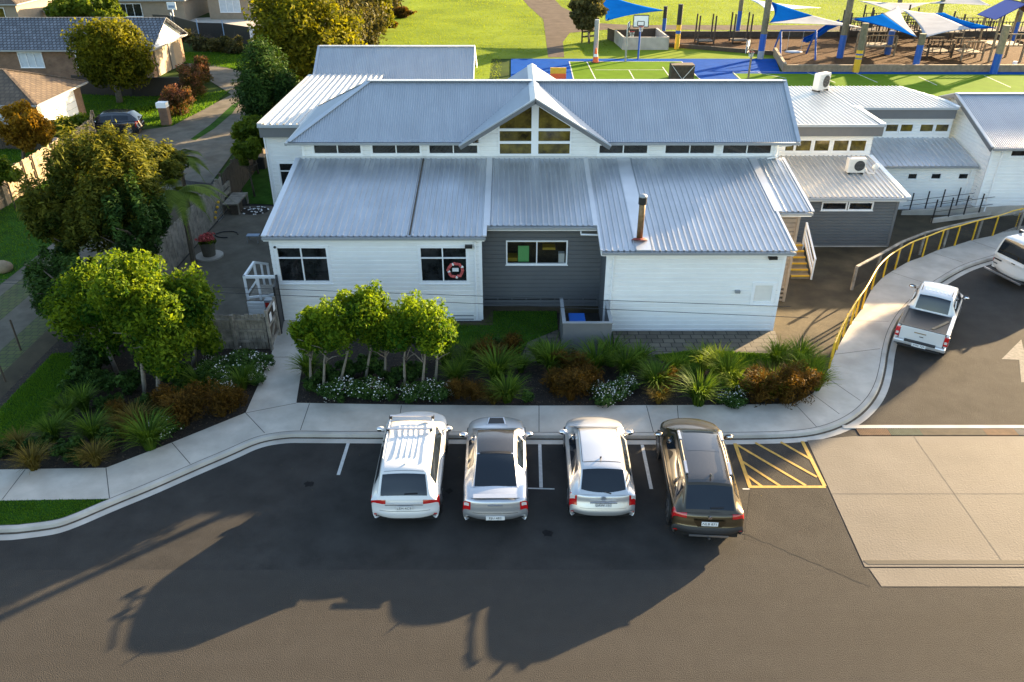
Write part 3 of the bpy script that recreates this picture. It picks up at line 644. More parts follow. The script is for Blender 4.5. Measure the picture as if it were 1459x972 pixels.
# C porch: recessed taupe wall and posts
mb = MB(); clad(mb,(10.0,YC+.25),X1,1.15,.6,rz(YC)-.15,[(.35,.75,1.6,2.7)],.15); mb.box(11.12,11.2,YC+.2,RY,.5,rz(YC)-.1)
mb.build('wall', M['taupe'], sb, label='shaded taupe wall of the side porch')
window(sb,(10.0,YC+.25),X1,.35,.75,1.6,2.7)
mb = MB().box(11.15,11.25,YC+.15,YC+.25,0,rz(YC)-.15).box(10.05,11.15,YC+.16,YC+.2,.05,.14).box(10.05,11.15,YC+.16,YC+.2,.25,.34).box(10.05,11.15,YC+.16,YC+.2,.45,.54).box(10.03,10.1,YC+.15,YC+.22,0,3)
mb.build('porch_post', M['taupe'], sb)
# steps with yellow nosings and white handrail
st = thing('porch_steps', 'timber steps with yellow nosings and a white handrail at the side porch', 'steps', (11.6,31.5,0))
b0 = P(1141,398); mbs = MB(); mby = MB()
for k in range(6):
    z = .17*(k+1); y0 = b0.y+.28*k
    mbs.box(b0.x-.45,b0.x+.35,y0,y0+.28,0,z); mby.box(b0.x-.45,b0.x+.35,y0-.006,y0+.06,z-.055,z+.004)
mbs.build('treads', M['timberwarm'], st); mby.build('nosings', M['yellow'], st)
mb = MB(); xr = b0.x+.42
mb.bar((xr,b0.y-.05,0),(xr,b0.y-.05,1.0),.07); mb.bar((xr,b0.y+1.6,0.6),(xr,b0.y+1.6,2.0),.07); mb.bar((xr,b0.y-.1,.98),(xr,b0.y+1.65,1.98),.08,.05); mb.bar((xr,b0.y-.05,.3),(xr,b0.y+1.6,1.3),.06,.12); mb.bar((xr,b0.y-.05,.6),(xr,b0.y+1.6,1.6),.05,.09)
mb.bar((xr-.85,b0.y+1.6,0.6),(xr-.85,b0.y+1.6,2.0),.07); mb.bar((xr-.85,b0.y+.9,1.5),(xr-.85,b0.y+1.6,2.0),.06)
mb.build('handrail', M['white'], st)
# ---------- clerestory wall and main gabled roof
EY, EZ, RGY, RGZ, BY = 33.0, 5.60, 36.1, 7.46, 39.2
XL, XR, XRL = -9.40, 12.02, -6.25
sl_ = (RGZ-EZ)/(RGY-EY); GX, GH = .95, 3.05; gs = (RGZ-EZ)/GH
cw = []
for a,b in ((448,482),(486,512),(533,563),(569,597),(614,642),(650,679),(853,883),(889,921),(948,978),(984,1016),(1030,1061),(1066,1098)): pass
CW = 33.55; cx0 = -8.95
groups = [(448,514),(531,598),(612,680),(854,922),(948,1017),(1030,1098)]
zc0, zc1 = Q(600,218,CW).z, Q(600,207.5,CW).z
ops = [(Q(a,213,CW).x-cx0, Q(b,213,CW).x-cx0, zc0, zc1+.02) for a,b in groups]
gzb = Q(735,219,CW).z; gx = [Q(712,200,CW).x, Q(757,200,CW).x, Q(767,200,CW).x, Q(812,200,CW).x]
apex = lambda x: RGZ-.28-abs(x-GX)*gs
mb = MB(); clad(mb,(cx0,CW),X1,11.35-cx0,4.6,7.3,[(a-.06,b+.06,c-.1,d+.3) for a,b,c,d in ops]+[(gx[0]-cx0-.03,gx[3]-cx0+.03,gzb-.03,8)],.15,top=lambda a: max(EZ-.02, apex(cx0+a)+.12))
clad(mb,(11.3,CW),(0,1),5.6,0,7.2,(),.15,top=lambda a: (EZ-.12+sl_*(CW+a-EY)) if CW+a < RGY else (RGZ-.12-sl_*(CW+a-RGY)))
clad(mb,(-8.95,39.1),(0,-1),5.6,0,5.4,(),.15); mb.box(-8.9,11.25,39.0,39.1,0,5.4)
mb.build('wall', M['whitewall'], sb)
for a,b,c,d in ops: window(sb,(cx0,CW),X1,a,b,c,d,vs=(.5,),casing=.04)
MB().box(-8.9,11.25,CW+.02,CW+.04,RZ-.1,RZ+.10).build('wall_flashing', M['flash'], sb)
MB().box(-8.95,11.32,CW-.06,CW-.03,rz(CW)-.02,rz(CW)+.10).build('apron_flashing', M['flash'], sb)
# gable window: two bays, each a raked top light and two lower lights
def gpane(xa, xb, hz, nm='window'):
    zt = lambda x: apex(x)-.10
    mb = MB(); o = (0,CW); rows = [(gzb, Q(735,204.5,CW).z), (Q(735,201,CW).z, Q(735,186.5,CW).z), (Q(735,183,CW).z, None)]
    obox(mb,o,X1,xa-.07,xb+.07,gzb-.07,gzb,-.02,.06); obox(mb,o,X1,xa-.07,xa,gzb,zt(xa)-.02,-.02,.058); obox(mb,o,X1,xb,xb+.07,gzb,zt(xb)-.02,-.02,.058)
    for (r0,r1),(q0,q1) in zip(rows,rows[1:]): obox(mb,o,X1,xa,xb,r1,q0,-.02,.05)
    lo_, hi_ = (xa,xb)
    mb.add([(xa-.07,CW-.055,zt(xa-.07)-.03),(xb+.07,CW-.055,zt(xb+.07)-.03),(xb+.07,CW-.055,zt(xb+.07)+.1),(xa-.07,CW-.055,zt(xa-.07)+.1),(xa-.07,CW+.02,zt(xa-.07)-.03),(xb+.07,CW+.02,zt(xb+.07)-.03),(xb+.07,CW+.02,zt(xb+.07)+.1),(xa-.07,CW+.02,zt(xa-.07)+.1)],[(0,1,2,3),(0,4,5,1),(3,2,6,7)])
    w_ = mb.build(nm, M['white'], sb, label='tall raked gable window with a sunlit amber interior painted on its panes'); 
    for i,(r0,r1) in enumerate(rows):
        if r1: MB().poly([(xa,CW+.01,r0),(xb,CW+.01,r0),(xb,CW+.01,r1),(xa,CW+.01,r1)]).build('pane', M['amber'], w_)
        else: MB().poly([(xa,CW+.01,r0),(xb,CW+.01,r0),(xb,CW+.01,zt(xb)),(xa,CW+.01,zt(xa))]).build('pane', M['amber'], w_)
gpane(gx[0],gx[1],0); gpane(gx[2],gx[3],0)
mb = MB(); obox(mb,(0,CW),X1,gx[1]+.06,gx[2]-.06,gzb-.07,apex(GX)+.02,-.02,.062); mb.build('mullion', M['white'], sb)
# main roof planes (corrugated)
Bf = (0, RGY-EY, RGZ-EZ); LB = math.hypot(RGY-EY, RGZ-EZ); kb = LB/(RGY-EY)
def hi_front(a):
    x = XL+a; h = LB
    if x < XRL: h = LB*(x-XL)/(XRL-XL)
    return h
def valley_lo(a):
    x = XL+a; d = abs(x-GX)
    return LB*(1-d/GH) if d < GH else 0
mb = ribbed((XL,EY,EZ),(1,0,0),Bf,XR-XL,valley_lo,hi_front,.10,.018,'corr'); mb.build('roof', M['roofup'], sb)
mb = ribbed((XR,BY,EZ),(-1,0,0),(0,RGY-BY,RGZ-EZ),XR-XL,const(0),lambda a: LB if XR-a > XRL else LB*(XR-a-XL)/(XRL-XL),.10,.018,'corr'); mb.build('roof', M['roofup'], sb)
wh = BY-EY; hl = XRL-XL; Lh = math.hypot(hl, RGZ-EZ)
mb = ribbed((XL,BY,EZ),(0,-1,0),(hl,0,RGZ-EZ),wh,const(0),lambda a: Lh*(a if a < wh/2 else wh-a)/(wh/2),.10,.018,'corr'); mb.build('hip_roof', M['roofup'], sb)
# cross gable
GY0, GY1 = 32.52, 39.75; nb = GY1-GY0; Lg = math.hypot(GH, RGZ-EZ)
def glo(front):
    def f(y):
        d = (y-EY)/(RGY-EY) if y < RGY else (BY-y)/(BY-RGY)
        return 0 if y <= EY or y >= BY else Lg*min(1,max(0,d))
    return f
fy = glo(1)
mb = ribbed((GX-GH,GY1,EZ+.02),(0,-1,0),(GH,0,RGZ-EZ),nb,lambda a: fy(GY1-a),const(Lg),.10,.018,'corr'); mb.build('cross_gable_roof', M['roofup'], sb)
mb = ribbed((GX+GH,GY0,EZ+.02),(0,1,0),(-GH,0,RGZ-EZ),nb,lambda a: fy(GY0+a),const(Lg),.10,.018,'corr'); mb.build('cross_gable_roof', M['roofup'], sb)
# caps
mb = MB()
def capbar(a, b, w_=.28, h_=.03, up=(0,0,1)): mb.bar(Vector(a)+Vector((0,0,.02)), Vector(b)+Vector((0,0,.02)), w_, h_, up)
capbar((XRL,RGY-.07,RGZ),(XR,RGY-.07,RGZ),.22); capbar((XRL,RGY+.07,RGZ-.01),(XR,RGY+.07,RGZ-.01),.2)
capbar((XL+.05,EY+.03,EZ+.02),(XRL,RGY,RGZ),.26); capbar((XL+.05,BY-.03,EZ+.02),(XRL,RGY,RGZ),.26)
for s_ in (-1,1): mb.bar((GX+s_*.11,GY0,RGZ-.02),(GX+s_*.11,GY1,RGZ-.02),.24,.03,(s_*.5,0,1))
for s_ in (-1,1): pass
mb.build('ridge_cap', M['cap'], sb)
mb = MB()
for s_ in (-1,1): mb.bar((GX+s_*GH*.99,EY+.02,EZ+.03),(GX+s_*.12,RGY-.1,RGZ-.07),.07,.025)
mb.build('valley_gutter', M['black'], sb)
# verges of the gable end and cross gable
mb = MB()
mb.bar((XR-.03,EY,EZ+.02),(XR-.03,RGY,RGZ+.03),.16,.06); mb.bar((XR-.03,BY,EZ+.02),(XR-.03,RGY,RGZ+.03),.16,.06)
mb.build('verge_cap', M['cap'], sb)
mb = MB(); mb.bar((XR,EY,EZ-.09),(XR,RGY,RGZ-.08),.03,.18); mb.bar((XR,BY,EZ-.09),(XR,RGY,RGZ-.08),.03,.18); mb.build('barge_board', M['white'], sb)
for s_ in (-1,1):
    mb = MB(); mb.bar((GX+s_*(GH+.06),GY0-.02,EZ-.09),(GX,GY0-.02,RGZ-.06),.05,.17); mb.build('barge_board', M['greytrim'], sb)
    mb = MB(); mb.bar((GX+s_*(GH+.09),GY0,EZ+.0),(GX,GY0,RGZ+.045),.12,.05); mb.build('verge_cap', M['cap'], sb)
    mb = MB(); mb.poly([(GX+s_*GH,GY0,EZ-.1),(GX,GY0,RGZ-.12),(GX,CW,RGZ-.12),(GX+s_*GH,CW,EZ-.1)]); mb.build('soffit', M['white'], sb)
mb = MB().box(XL,GX-GH+.05,EY-.10,EY-.0,EZ-.10,EZ-.01).box(GX+GH-.05,XR+.03,EY-.10,EY,EZ-.10,EZ-.01).box(XL-.1,XL,EY-.1,BY,EZ-.12,EZ-.01)
mb.build('gutter', M['gutter'], sb)
MB().box(XL+.02,GX-GH,EY+.01,CW,EZ-.12,EZ-.09).box(GX+GH,XR-.05,EY+.01,CW,EZ-.12,EZ-.09).build('soffit', M['white'], sb)
MB().box(-8.97,-8.86,CW-.05,CW+.05,3.6,EZ-.1).box(11.22,11.33,CW-.05,CW+.05,4.3,EZ-.1).build('corner_board', M['white'], sb)
MB().tube([(11.7,EY-.02,EZ-.1),(11.35,CW-.1,EZ-.3),(11.35,CW-.1,4.85),(10.9,CW-.14,4.78)],.04).build('downpipe', M['white'], sb)
# flue
fb = onroof(911,342); ft = Q(914,280,fb.y)
fl = MB().tube([fb,(fb.x,fb.y,ft.z)],.115,16).build('flue', M['steelflue'], sb, smooth=True)
MB().tube([(fb.x,fb.y,ft.z-.28),(fb.x,fb.y,ft.z-.02)],.15,16).build('flue_cowl', M['black'], fl)
MB().sphere((fb.x,fb.y,ft.z),(.155,.155,.09),14,8).build('flue_cap', M['gutter'], fl, smooth=True)
MB().tube([(fb.x,fb.y-.02,fb.z+.02),(fb.x,fb.y,fb.z+.08)],[.30,.2],16).build('flue_boot', mat('boot_red', (.22,.03,.02), .7), fl)
# wreath hanging in the right front window
wc = (Q(649,385,WA-.03)); wr = thing('wreath', 'round red and white paper wreath with a white card in the window', 'wreath', (wc.x,WA-.02,wc.z))
M['wred'] = mat('wreath_red', (.42,.05,.06), .8, var=.5, scale=14, col2=(.5,.1,.09)); M['wwhite'] = mat('paper', (.75,.75,.75), .8, var=.05)
mb = MB(); mw = MB()
for k in range(26):
    a = 2*math.pi*k/26; r_ = .27+random.uniform(-.015,.03); q = (wc.x+r_*math.cos(a), WA-.035, wc.z+r_*math.sin(a)); (mw if k%6 == 2 else mb).sphere(q, (.06,.025,.06), 7, 5)
mb.build('flowers', M['wred'], wr); mw.build('petals', M['wwhite'], wr); MB().box(wc.x-.12,wc.x+.12,WA-.05,WA-.03,wc.z-.05,wc.z+.09).build('card', M['wwhite'], wr)
# ---------- left flat-roofed annex
an = thing('annex', 'white weatherboard annex at the left with pale ribbed flat roof and deep grey fascia', 'building', (-10,40,0))
ax = Q(366,178,36).x; az = Q(366,178,36).z; LNG = 46.6-36
mb = ribbed((ax+.05,36.05,az),(1,0,0),(0,LNG,.05),4.2,const(0),const(LNG),.30,.05); mb.build('roof', M['roofwhite'], an)
MB().box(ax,ax+.22,36.0,46.6,az+.0,az+.07).build('verge_cap', M['roofwhite'], an)
MB().box(ax,-7,35.96,36.06,az-.13,az-.0).build('gutter', M['cap'], an)
MB().box(ax+.03,-7,36.07,36.12,az-.60,az-.13).box(ax+.03,ax+.08,36.12,46.5,az-.60,az-.13).build('fascia', M['greytrim'], an)
AW = 36.55; aox = Q(379,196,AW).x
ww = (Q(398,233,AW).x-aox, Q(424,233,AW).x-aox, Q(400,270,AW).z, Q(400,233,AW).z)
mb = MB(); clad(mb,(aox,AW),X1,3.0,0,az-.5,[(ww[0]-.05,ww[1]+.05,ww[2]-.05,ww[3]+.05)],.16); clad(mb,(aox,46.4),(0,-1),46.4-AW,0,az-.5,(),.16); mb.build('wall', M['whitewall'], an)
window(an,(aox,AW),X1,*ww,hs=(.72,),casing=.05)
MB().box(aox-.03,aox+.09,AW-.04,AW+.04,0,az-.6).build('corner_board', M['white'], an)
MB().tube([(aox-.06,AW-.1,az-.6),(aox-.06,AW-.08,.1)],.04).build('downpipe', M['white'], an)
# ---------- block behind
bb = thing('back_block', 'narrow gabled block with blue-grey corrugated roof behind the main roof', 'building', (-6.5,48,0))
e0 = Q(445,120,46.6); r0 = P(455,66,0); r0 = Q(455,66,49.3); bx1_ = Q(674,100,46.6).x
Lr = math.hypot(49.3-46.6, r0.z-e0.z)
mb = ribbed((e0.x,46.6,e0.z),(1,0,0),(0,49.3-46.6,r0.z-e0.z),bx1_-e0.x,const(0),const(Lr),.10,.018,'corr'); mb.build('roof', M['roofup'], bb)
mb = ribbed((bx1_,52.0,e0.z),(-1,0,0),(0,49.3-52,r0.z-e0.z),bx1_-e0.x,const(0),const(Lr),.10,.018,'corr'); mb.build('roof', M['roofup'], bb)
mb = MB(); mb.bar((e0.x,49.3,r0.z+.02),(bx1_,49.3,r0.z+.02),.25,.05); mb.bar((e0.x,46.6,e0.z+.03),(e0.x,49.3,r0.z+.03),.12,.06); mb.build('ridge_cap', M['cap'], bb)
mb = MB().box(e0.x+.25,bx1_-.2,46.9,51.7,0,e0.z-.05); mb.add([(bx1_-.2,46.9,e0.z-.05),(bx1_-.2,51.7,e0.z-.05),(bx1_-.2,49.3,r0.z-.08),(e0.x+.25,46.9,e0.z-.05),(e0.x+.25,51.7,e0.z-.05),(e0.x+.25,49.3,r0.z-.08)],[(0,1,2),(5,4,3)]); mb.build('wall', M['whitewall'], bb)
MB().bar((bx1_,46.6,e0.z-.05),(bx1_,49.3,r0.z-.03),.04,.22).bar((bx1_,52,e0.z-.05),(bx1_,49.3,r0.z-.03),.04,.22).build('barge_board', M['white'], bb)
# ---------- east classroom block: low grey room, clerestory and flat roof, toilet lean-to
ea = thing('classroom_block', 'middle classroom block with stepped white flat roofs, grey fascias and dark grey lower wall', 'building', (17,40,0))
EW, EYE = 35.05, 34.72; ez = Q(1200,281.5,EYE).z; exr = Q(1294,283,EYE).x; CL = 39.5; ezt = Q(1200,222,CL).z
Lr = math.hypot(CL-EYE, ezt-ez)
mb = ribbed((11.75,EYE,ez),(1,0,0),(0,CL-EYE,ezt-ez),exr-11.75,const(0),const(Lr),.235,.04); mb.build('roof', M['roofwhite'], ea)
MB().bar((exr,EYE-.02,ez+.02),(exr,CL,ezt+.02),.22,.07).build('verge_cap', M['white'], ea)
MB().box(11.75,exr,EYE-.09,EYE+.01,ez-.12,ez-.01).build('gutter', M['cap'], ea)
MB().box(11.8,exr-.03,EYE+.02,EYE+.05,ez-.2,ez-.02).build('fascia', M['white'], ea)
MB().poly([(11.8,EYE+.05,ez-.15),(11.8,CL,ezt-.15),(exr-.03,CL,ezt-.15),(exr-.03,EYE+.05,ez-.15)]).build('soffit', M['white'], ea)
ew = [pw(EW,1171,289,1204,298,11.9), pw(EW,1209,289,1241,298,11.9)]; ew = [(a,b,c,d) for a,b,c,d in ew]
exw = P(1264,352).x
mb = MB(); clad(mb,(11.9,EW),X1,exw-11.9,.08,ez-.1,[(a-.05,b+.05,c-.05,d+.05) for a,b,c,d in ew],.12); clad(mb,(exw,EW),(0,1),CL-EW,.08,ezt,(),.12,top=lambda a: ez-.1+(ezt-ez)*a/(CL-EW)); mb.build('wall', M['grey'], ea, label='dark grey weatherboard lower wall')
MB().box(11.9,exw+.01,EW-.04,EW+.02,0,.08).build('sill_plate', M['kerb'], ea)
MB().box(exw-.08,exw+.03,EW-.045,EW+.03,.05,ez-.1).build('corner_board', M['greytrim'], ea)
for q in ew: window(ea,(11.9,EW),X1,*q,gm='blind' if False else 'glass')
FY = 38.9; fz0, fz1 = Q(1245,195,FY).z, Q(1262,180,FY).z; fxr = Q(1262,180,FY).x
zz0, zz1 = Q(1160,215.5,CL).z, Q(1160,200,CL).z
cws = [(a,b) for a,b in ((1119,1131),(1134,1155),(1160,1181),(1187,1208),(1211,1233))]
co = [(Q(a,208,CL).x-11.4, Q(b,208,CL).x-11.4, zz0, zz1) for a,b in cws]
cend = Q(1241,208,CL).x
mb = MB(); clad(mb,(11.4,CL),X1,cend-11.4,ezt-.1,fz0+.1,[(a-.04,b+.04,c-.04,d+.04) for a,b,c,d in co],.15); clad(mb,(cend,CL),(0,1),4,ezt-.3,fz0+.1,(),.15); mb.build('wall', M['whitewall'], ea)
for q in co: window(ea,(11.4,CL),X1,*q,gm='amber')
F2Y = 42.3; f2x = Q(1365,157,F2Y).x
MB().box(11.3,fxr,FY-.05,FY+.05,fz1-.03,fz1+.09).box(fxr-.1,fxr,FY+.05,F2Y,fz1-.03,fz1+.09).build('gutter', M['cap'], ea)
MB().box(11.3,fxr-.03,FY+.06,FY+.12,fz0,fz1-.03).box(fxr-.16,fxr-.1,FY+.12,F2Y,fz0,fz1-.03).build('fascia', M['greytrim'], ea)
MB().box(11.3,fxr-.2,FY+.12,47,fz0+.02,fz0+.05).box(fxr-.3,f2x-.2,F2Y+.1,47,fz0+.02,fz0+.05).build('soffit', M['white'], ea)
mb = ribbed((11.3,FY+.02,fz1+.06),(1,0,0),(0,8.2,.06),fxr-.25-11.3,const(0),const(8.2),.22,.035); mb.build('roof', M['roofwhite'], ea)
mb = ribbed((fxr-.25,F2Y+.02,fz1+.085),(1,0,0),(0,4.8,.04),f2x-fxr+.2,const(0),lambda a: 4.8 if a < 4.4 else 4.8-(a-4.4)*2.6,.22,.035); mb.build('roof', M['roofwhite'], ea)
MB().box(fxr-.25,fxr,FY,F2Y+.2,fz1+.09,fz1+.14).bar((f2x,F2Y,fz1+.12),(f2x,43.6,fz1+.12),.16,.05).bar((f2x,43.6,fz1+.12),(f2x-1.1,47,fz1+.12),.22,.05).build('verge_cap', M['white'], ea)
MB().box(fxr,f2x,F2Y-.06,F2Y+.02,fz1-.03,fz1+.09).build('gutter', M['cap'], ea)
MB().box(fxr-.02,f2x-.02,F2Y+.03,F2Y+.09,fz0,fz1-.03).build('fascia', M['greytrim'], ea)
C2 = 42.85; gz1 = Q(1300,196,C2).z
co2 = [(Q(a,182,C2).x-17.5, Q(b,182,C2).x-17.5, Q(1300,187.5,C2).z, Q(1300,176.5,C2).z) for a,b in ((1262,1279),(1283,1300),(1311,1329),(1333,1351))]
mb = MB(); clad(mb,(17.5,C2),X1,23.6-17.5,gz1-.2,fz0+.1,[(a-.04,b+.04,c-.04,d+.04) for a,b,c,d in co2],.15); mb.build('wall', M['whitewall'], ea)
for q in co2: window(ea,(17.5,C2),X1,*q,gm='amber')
GE = 39.75; gz0 = Q(1300,237,GE).z; gxl, gxr = exw+.1, Q(1395,236,GE).x; Lr = math.hypot(C2-GE, gz1-gz0)
mb = ribbed((gxl,GE,gz0),(1,0,0),(0,C2-GE,gz1-gz0),gxr-gxl,const(0),const(Lr),.27,.045); mb.build('roof', M['flash'], ea)
MB().box(gxl,gxr,GE-.09,GE+.01,gz0-.1,gz0-.01).build('gutter', M['gutter'], ea)
GW = 40.05; gw = [(Q(a,250,GW).x-gxl, Q(b,250,GW).x-gxl, Q(1300,254.5,GW).z, Q(1300,247.5,GW).z) for a,b in ((1294,1306),(1327,1340),(1366,1379))]
mb = MB(); clad(mb,(gxl,GW),X1,24.0-gxl,0,gz0-.03,[(a-.02,b+.02,c-.02,d+.02) for a,b,c,d in gw],.14); mb.build('wall', M['whitewall'], ea)
for q in gw: window(ea,(gxl,GW),X1,*q,fw=.04)
MB().tube([(gxr-.15,GW-.08,gz0-.1),(gxr-.2,GW-.06,.1)],.04).build('downpipe', M['white'], ea)
# ---------- right hall
ha = thing('hall', 'white hall at the right edge with gabled pale corrugated roof and low slot window', 'building', (29,43,0))
HE, HR = 38.85, 43.5; hz0 = Q(1415,211,HE).z; hx = Q(1415,211,HE).x; hz1 = Q(1400,134,HR).z; HX1 = 38.0
Lr = math.hypot(HR-HE,hz1-hz0)
mb = ribbed((hx-.05,HE,hz0),(1,0,0),(0,HR-HE,hz1-hz0),HX1-hx,const(0),const(Lr),.10,.018,'corr'); mb.build('roof', M['roofup'], ha)
mb = ribbed((HX1,2*HR-HE,hz0),(-1,0,0),(0,HE-HR,hz1-hz0),HX1-hx,const(0),const(Lr),.10,.018,'corr'); mb.build('roof', M['roofup'], ha)
MB().bar((hx,HR,hz1+.03),(HX1,HR,hz1+.03),.28,.04).build('ridge_cap', M['cap'], ha)
MB().bar((hx-.06,HE,hz0-.1),(hx-.06,HR,hz1-.08),.06,.2).bar((hx-.06,2*HR-HE,hz0-.1),(hx-.06,HR,hz1-.08),.06,.2).build('barge_board', M['greytrim'], ha)
MB().bar((hx-.02,HE,hz0+.04),(hx-.02,HR,hz1+.04),.14,.05).bar((hx-.02,2*HR-HE,hz0+.04),(hx-.02,HR,hz1+.04),.14,.05).build('verge_cap', M['cap'], ha)
MB().box(hx,HX1,HE-.1,HE,hz0-.12,hz0-.01).build('gutter', M['gutter'], ha)
HW = 39.25; hxw = hx+.25
hw = (Q(1441,217,HW).x-hxw, Q(1441,217,HW).x-hxw+2.2, Q(1441,222,HW).z, Q(1441,213.5,HW).z)
mb = MB(); clad(mb,(hxw,HW),X1,HX1-.2-hxw,0,hz0-.03,[hw],.15); clad(mb,(hxw,2*HR-HW),(0,-1),2*(HR-HW),0,hz1,(),.15,top=lambda a: hz1-.1-abs(a-(HR-HW))*(hz1-hz0)/(HR-HE))
clad(mb,(HX1-.2,HW),(0,1),2*(HR-HW),0,hz1,(),.15,top=lambda a: hz1-.1-abs(a-(HR-HW))*(hz1-hz0)/(HR-HE)); mb.build('wall', M['whitewall'], ha)
window(ha,(hxw,HW),X1,*hw,vs=(.5,)); MB().box(hxw-.03,hxw+.09,HW-.045,HW+.03,0,hz0-.1).build('corner_board', M['white'], ha)
MB().tube([(hx+.45,HE-.02,hz0-.1),(hx+.75,HW-.09,hz0-.35),(hx+.72,HW-.08,.1)],.04).build('downpipe', M['white'], ha)
# ---------- heat pumps on the roofs
def heat_pump(loc, rot, label):
    t = thing('heat_pump', label, 'heat pump', (0,0,0), 'heat pump units on the roofs')
    MB().box(-.42,.42,-.17,.17,.10,.78).build('case', M['acwhite'], t, bevel=.02)
    MB().tube([(.12,-.176,.44),(.12,-.19,.44)],.25,20).build('fan_grille', M['black'], t)
    mb = MB()
    for k in range(9): mb.box(-.35,.4,-.195,-.19,.17+k*.065,.175+k*.065)
    mb.build('guard', M['gutter'], t); MB().box(-.35,-.28,-.22,.22,.03,.10).box(.28,.35,-.22,.22,.03,.10).build('foot', M['black'], t)
    MB().tube([(.42,.05,.3),(.55,.0,.25),(.6,-.1,.08),(.9,-.2,.06)],.03).build('pipe', M['acwhite'], t)
    t.location = loc; t.rotation_euler = (0,0,rot); return t
p = P(1218,247,2.9); h1 = heat_pump((p.x,p.y+.1,ez+(p.y+.1-EYE)*(ezt-ez)/(CL-EYE)), 0, 'cream heat pump with round fan on the lower roof above the grey wall')
h2p = P(1168,131,fz1+.1); h2 = heat_pump((h2p.x,h2p.y,fz1+.12), R(35), 'white heat pump standing alone on the upper flat roof'); h2.scale=(1.15,1.15,1.3)
sdish = MB().sphere((p.x+.95,p.y+.05,h1.location.z+.35),(.16,.06,.16)).tube([(p.x+.95,p.y+.05,h1.location.z+.3),(p.x+.95,p.y+.05,h1.location.z)],.02)
tag(sdish.build('satellite_dish', M['acwhite'], None, smooth=True), 'small white dish beside the lower heat pump', 'dish')
# ================================================================ VEHICLES
def catmull(pts, per=4):
    pts = [np.array(p, float) for p in pts]; out = []; idx = []
    for i in range(len(pts)-1):
        p0 = pts[max(i-1,0)]; p1 = pts[i]; p2 = pts[i+1]; p3 = pts[min(i+2,len(pts)-1)]
        for k in range(per):
            t = k/per; m1 = (p2-p0)*.35; m2 = (p3-p1)*.35
            out.append((2*t**3-3*t*t+1)*p1+(t**3-2*t*t+t)*m1+(-2*t**3+3*t*t)*p2+(t**3-t*t)*m2); idx.append(i+t)
    out.append(pts[-1]); idx.append(len(pts)-1); return np.array(out), np.array(idx)
def carpaint(name, col, metal=.0, rough=.3): return mat(name, col, rough, metal=metal, var=0, coat=1.0)
M['p_white'] = carpaint('paint_white', (.60,.60,.60)); M['p_silver'] = carpaint('paint_silver', (.50,.51,.54), .7, .32); M['p_silver2'] = carpaint('paint_pale_silver', (.56,.56,.57), .6, .32)
M['p_bronze'] = carpaint('paint_bronze', (.065,.048,.026), .7, .28); M['p_dark'] = carpaint('paint_dark', (.03,.033,.04), .3, .25); M['p_roofgrey'] = carpaint('paint_roof_grey', (.055,.052,.05), .5, .25)
M['carglass'] = mat('car_glass', (.008,.012,.018), .04, var=0, spec=.6); M['tail'] = mat('tail_light', (.45,.006,.008), .15, var=0, coat=1); M['tailclear'] = mat('clear_lens', (.6,.55,.52), .12, var=0, coat=1)
M['plate'] = mat('plate', (.7,.7,.7), .5, var=0); M['ink'] = mat('plate_ink', (.02,.02,.025), .6, var=0)
class Surf:
    """draped surface over a lengthwise profile; t runs -1..1 across"""
    def __init__(s, prof, cross, per=5): s.p, s.k = catmull(prof, per); s.c = cross
    def row(s, k):
        a = [np.interp(k, s.k, s.p[:,j]) for j in range(s.p.shape[1])]; return a
    def pt(s, k, t): return Vector(s.c(s.row(k), t))
    def nrm(s, k, t):
        e = .03; kk = min(max(k,e),s.k[-1]-e); tt = min(max(t,-1+e),1-e)
        a = s.pt(kk+e,tt)-s.pt(kk-e,tt); b = s.pt(kk,tt+e)-s.pt(kk,tt-e); n = a.cross(b)
        if n.length < 1e-9: return Vector((0,0,1))
        n.normalize(); return n
    def grid(s, k0, k1, t0, t1, nk, nt_, off=0., mb=None, shape=None):
        mb = mb or MB(); V = []; F = []
        sgn = 1
        c = s.nrm((k0+k1)/2, (t0+t1)/2); m = s.pt((k0+k1)/2, (t0+t1)/2); 
        if c.dot(m-Vector((0,m.y*.6,.4))) < 0: sgn = -1
        for i in range(nk+1):
            for j in range(nt_+1):
                k = k0+(k1-k0)*i/nk; t = t0+(t1-t0)*j/nt_
                if shape: k, t = shape(i/nk, j/nt_, k, t)
                p = s.pt(k,t); 
                if off: p = p+s.nrm(k,t)*off*sgn
                V.append(p)
        for i in range(nk):
            for j in range(nt_): a = i*(nt_+1)+j; F.append((a,a+1,a+nt_+2,a+nt_+1))
        mb.add(V,F); return mb
def body_cross(sill, tuck=.04, crown=.05):
    def f(a, t):
        y, zt, w_ = a; u = abs(t); s = 1 if t >= 0 else -1; H_ = max(zt-sill, .0); sh = min(.10, H_*.35)
        if u < .55: q = u/.55; x = w_*.84*q; z = zt-crown*q*q*min(1,H_*2)
        elif u < .75: q = (u-.55)/.2; x = w_*(.84+.16*math.sin(q*math.pi/2)); z = zt-crown*min(1,H_*2)-sh*(1-math.cos(q*math.pi/2))
        else: q = (u-.75)/.25; x = w_-tuck*q*q+.015*math.sin(q*math.pi); z = (zt-crown*min(1,H_*2)-sh)*(1-q)+sill*q
        y = y - math.copysign(1,y)*.20*min(1,max(0,(abs(y)-1.2)/.8))**1.5*(abs(x)/max(w_,.3))**3
        return (s*x, y, max(z,sill))
    return f
